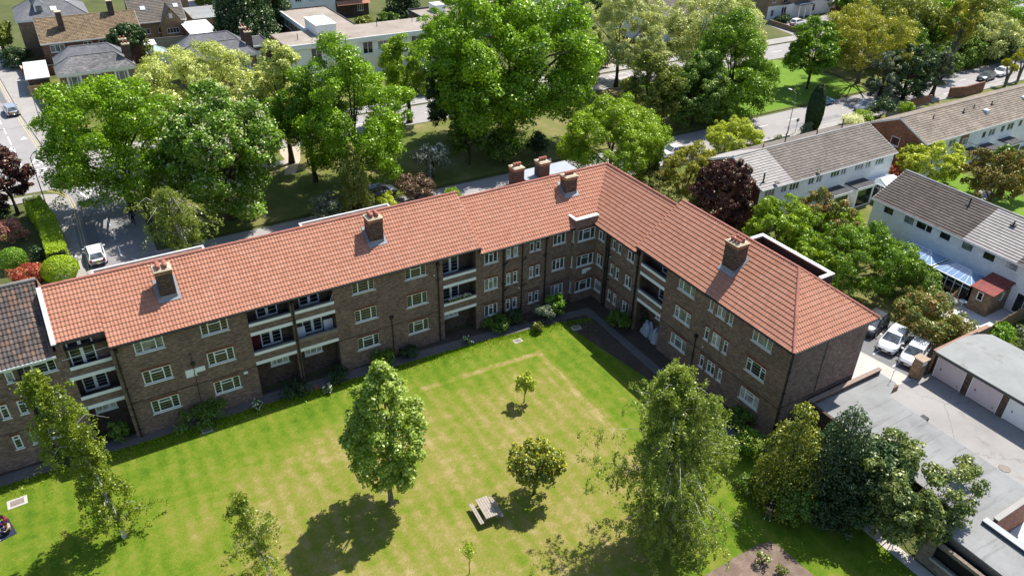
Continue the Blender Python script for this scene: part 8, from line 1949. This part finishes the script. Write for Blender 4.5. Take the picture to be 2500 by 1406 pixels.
shed('garden_shed', 26.6, 104.6, 29.0, 107.2, 2.0, WOODF, WHITE2, 'small white-roofed garden shed beside the spreading pine', .2)
cv = empty('conservatory', (28.4, 100.4, 0), 0, 'pale glass-roofed conservatory between the two slate villas', 'conservatory'); MB().box(-1.6, -1.6, 0, 1.6, 1.6, 2.0).obj('walls', WHITE2, cv); m = MB()
for p, q in (((-1.7, -1.7), (1.7, -1.7)), ((1.7, -1.7), (1.7, 1.7)), ((1.7, 1.7), (-1.7, 1.7)), ((-1.7, 1.7), (-1.7, -1.7))): m.face([(*p, 2.0), (*q, 2.0), (0, 0, 3.0)])
m.obj('glass_roof', glass_roof_mat('glass_green', (.45, .58, .58)), cv)
m = MB()
for k in range(11): m.tube([(27.2+.62*k, 101.2-.12*k, 0), (27.2+.62*k, 101.2-.12*k, 3.4)], .04, 5)
m.tube([(27.2, 101.2, 3.4), (33.4, 100, 3.4)], .03, 5); o = m.obj('court_fence', plain('fence_green', (.05, .12, .08), .6)); tag(o, 'tall green mesh fence posts round the paved court between villas', 'fence')
# small clutter
for x, y, lb, c in ((51.9, -12.3, 'dark bin by the wall of the right wing path', (.02, .02, .02)), (23.6, -1.1, 'small orange-red cone on the path by the double balcony', (.5, .07, .02))):
    e = empty('litter_bin' if c[0] < .1 else 'traffic_cone', (x, y, .01), 0, lb, 'bin' if c[0] < .1 else 'cone')
    MB().lathe((0, 0, 0), [(.16, 0), (.2, .75), (.21, .78), (0, .82)] if c[0] < .1 else [(.17, 0), (.17, .03), (.1, .03), (.03, .4), (0, .41)], 12).obj('shell', plain('shell_%d' % int(c[0]*100), c, .6), e)
bk = empty('bicycle', (.6, .25, .02), .2, 'dark bicycle leaning by the wall at the left edge', 'bicycle')
for xx in (-.5, .5):
    w = MB(); w.tube([(xx+.33*math.cos(t*math.pi/8), 0, .34+.33*math.sin(t*math.pi/8)) for t in range(17)], .018, 5, False); w.obj('wheel', TYRE, bk)
MB().tube([(-.5, 0, .34), (-.15, 0, .8), (.4, 0, .85), (.5, 0, .34)], .02, 5).tube([(-.15, 0, .8), (0, 0, .34), (.4, 0, .85)], .02, 5).obj('frame', BLACKM, bk); MB().cbox((-.17, 0, .9), .25, .12, .05).obj('saddle', BLACKM, bk); MB().tube([(.42, -.25, 1.0), (.4, 0, .98), (.42, .25, 1.0)], .015, 5).obj('handlebar', BLACKM, bk)
# flower boxes on the right balcony rail
e = empty('flower_box', (36.2, -.02, 3.77), 0, 'row of white flowers in a box on the right balcony rail', 'flower box'); MB().box(0, -.1, 0, 2.2, .08, .14).obj('box', TRIM, e)
rng_ = np.random.default_rng(77); P = np.stack([rng_.uniform(0, 2.2, 160), rng_.uniform(-.14, .1, 160), rng_.uniform(.14, .36, 160)], 1); link('flowers', leaf_mesh('flowers', P, unit(rng_.normal(size=P.shape)), np.full(160, .1), rng_.random(160), LV['white'], rng_, .8), e)
P = np.stack([rng_.uniform(0, 2.2, 220), rng_.uniform(-.16, .1, 220), rng_.uniform(.08, .28, 220)], 1); link('leaves', leaf_mesh('leaves', P, unit(rng_.normal(size=P.shape)), np.full(220, .12), rng_.random(220), LV['mid'], rng_, .6), e)
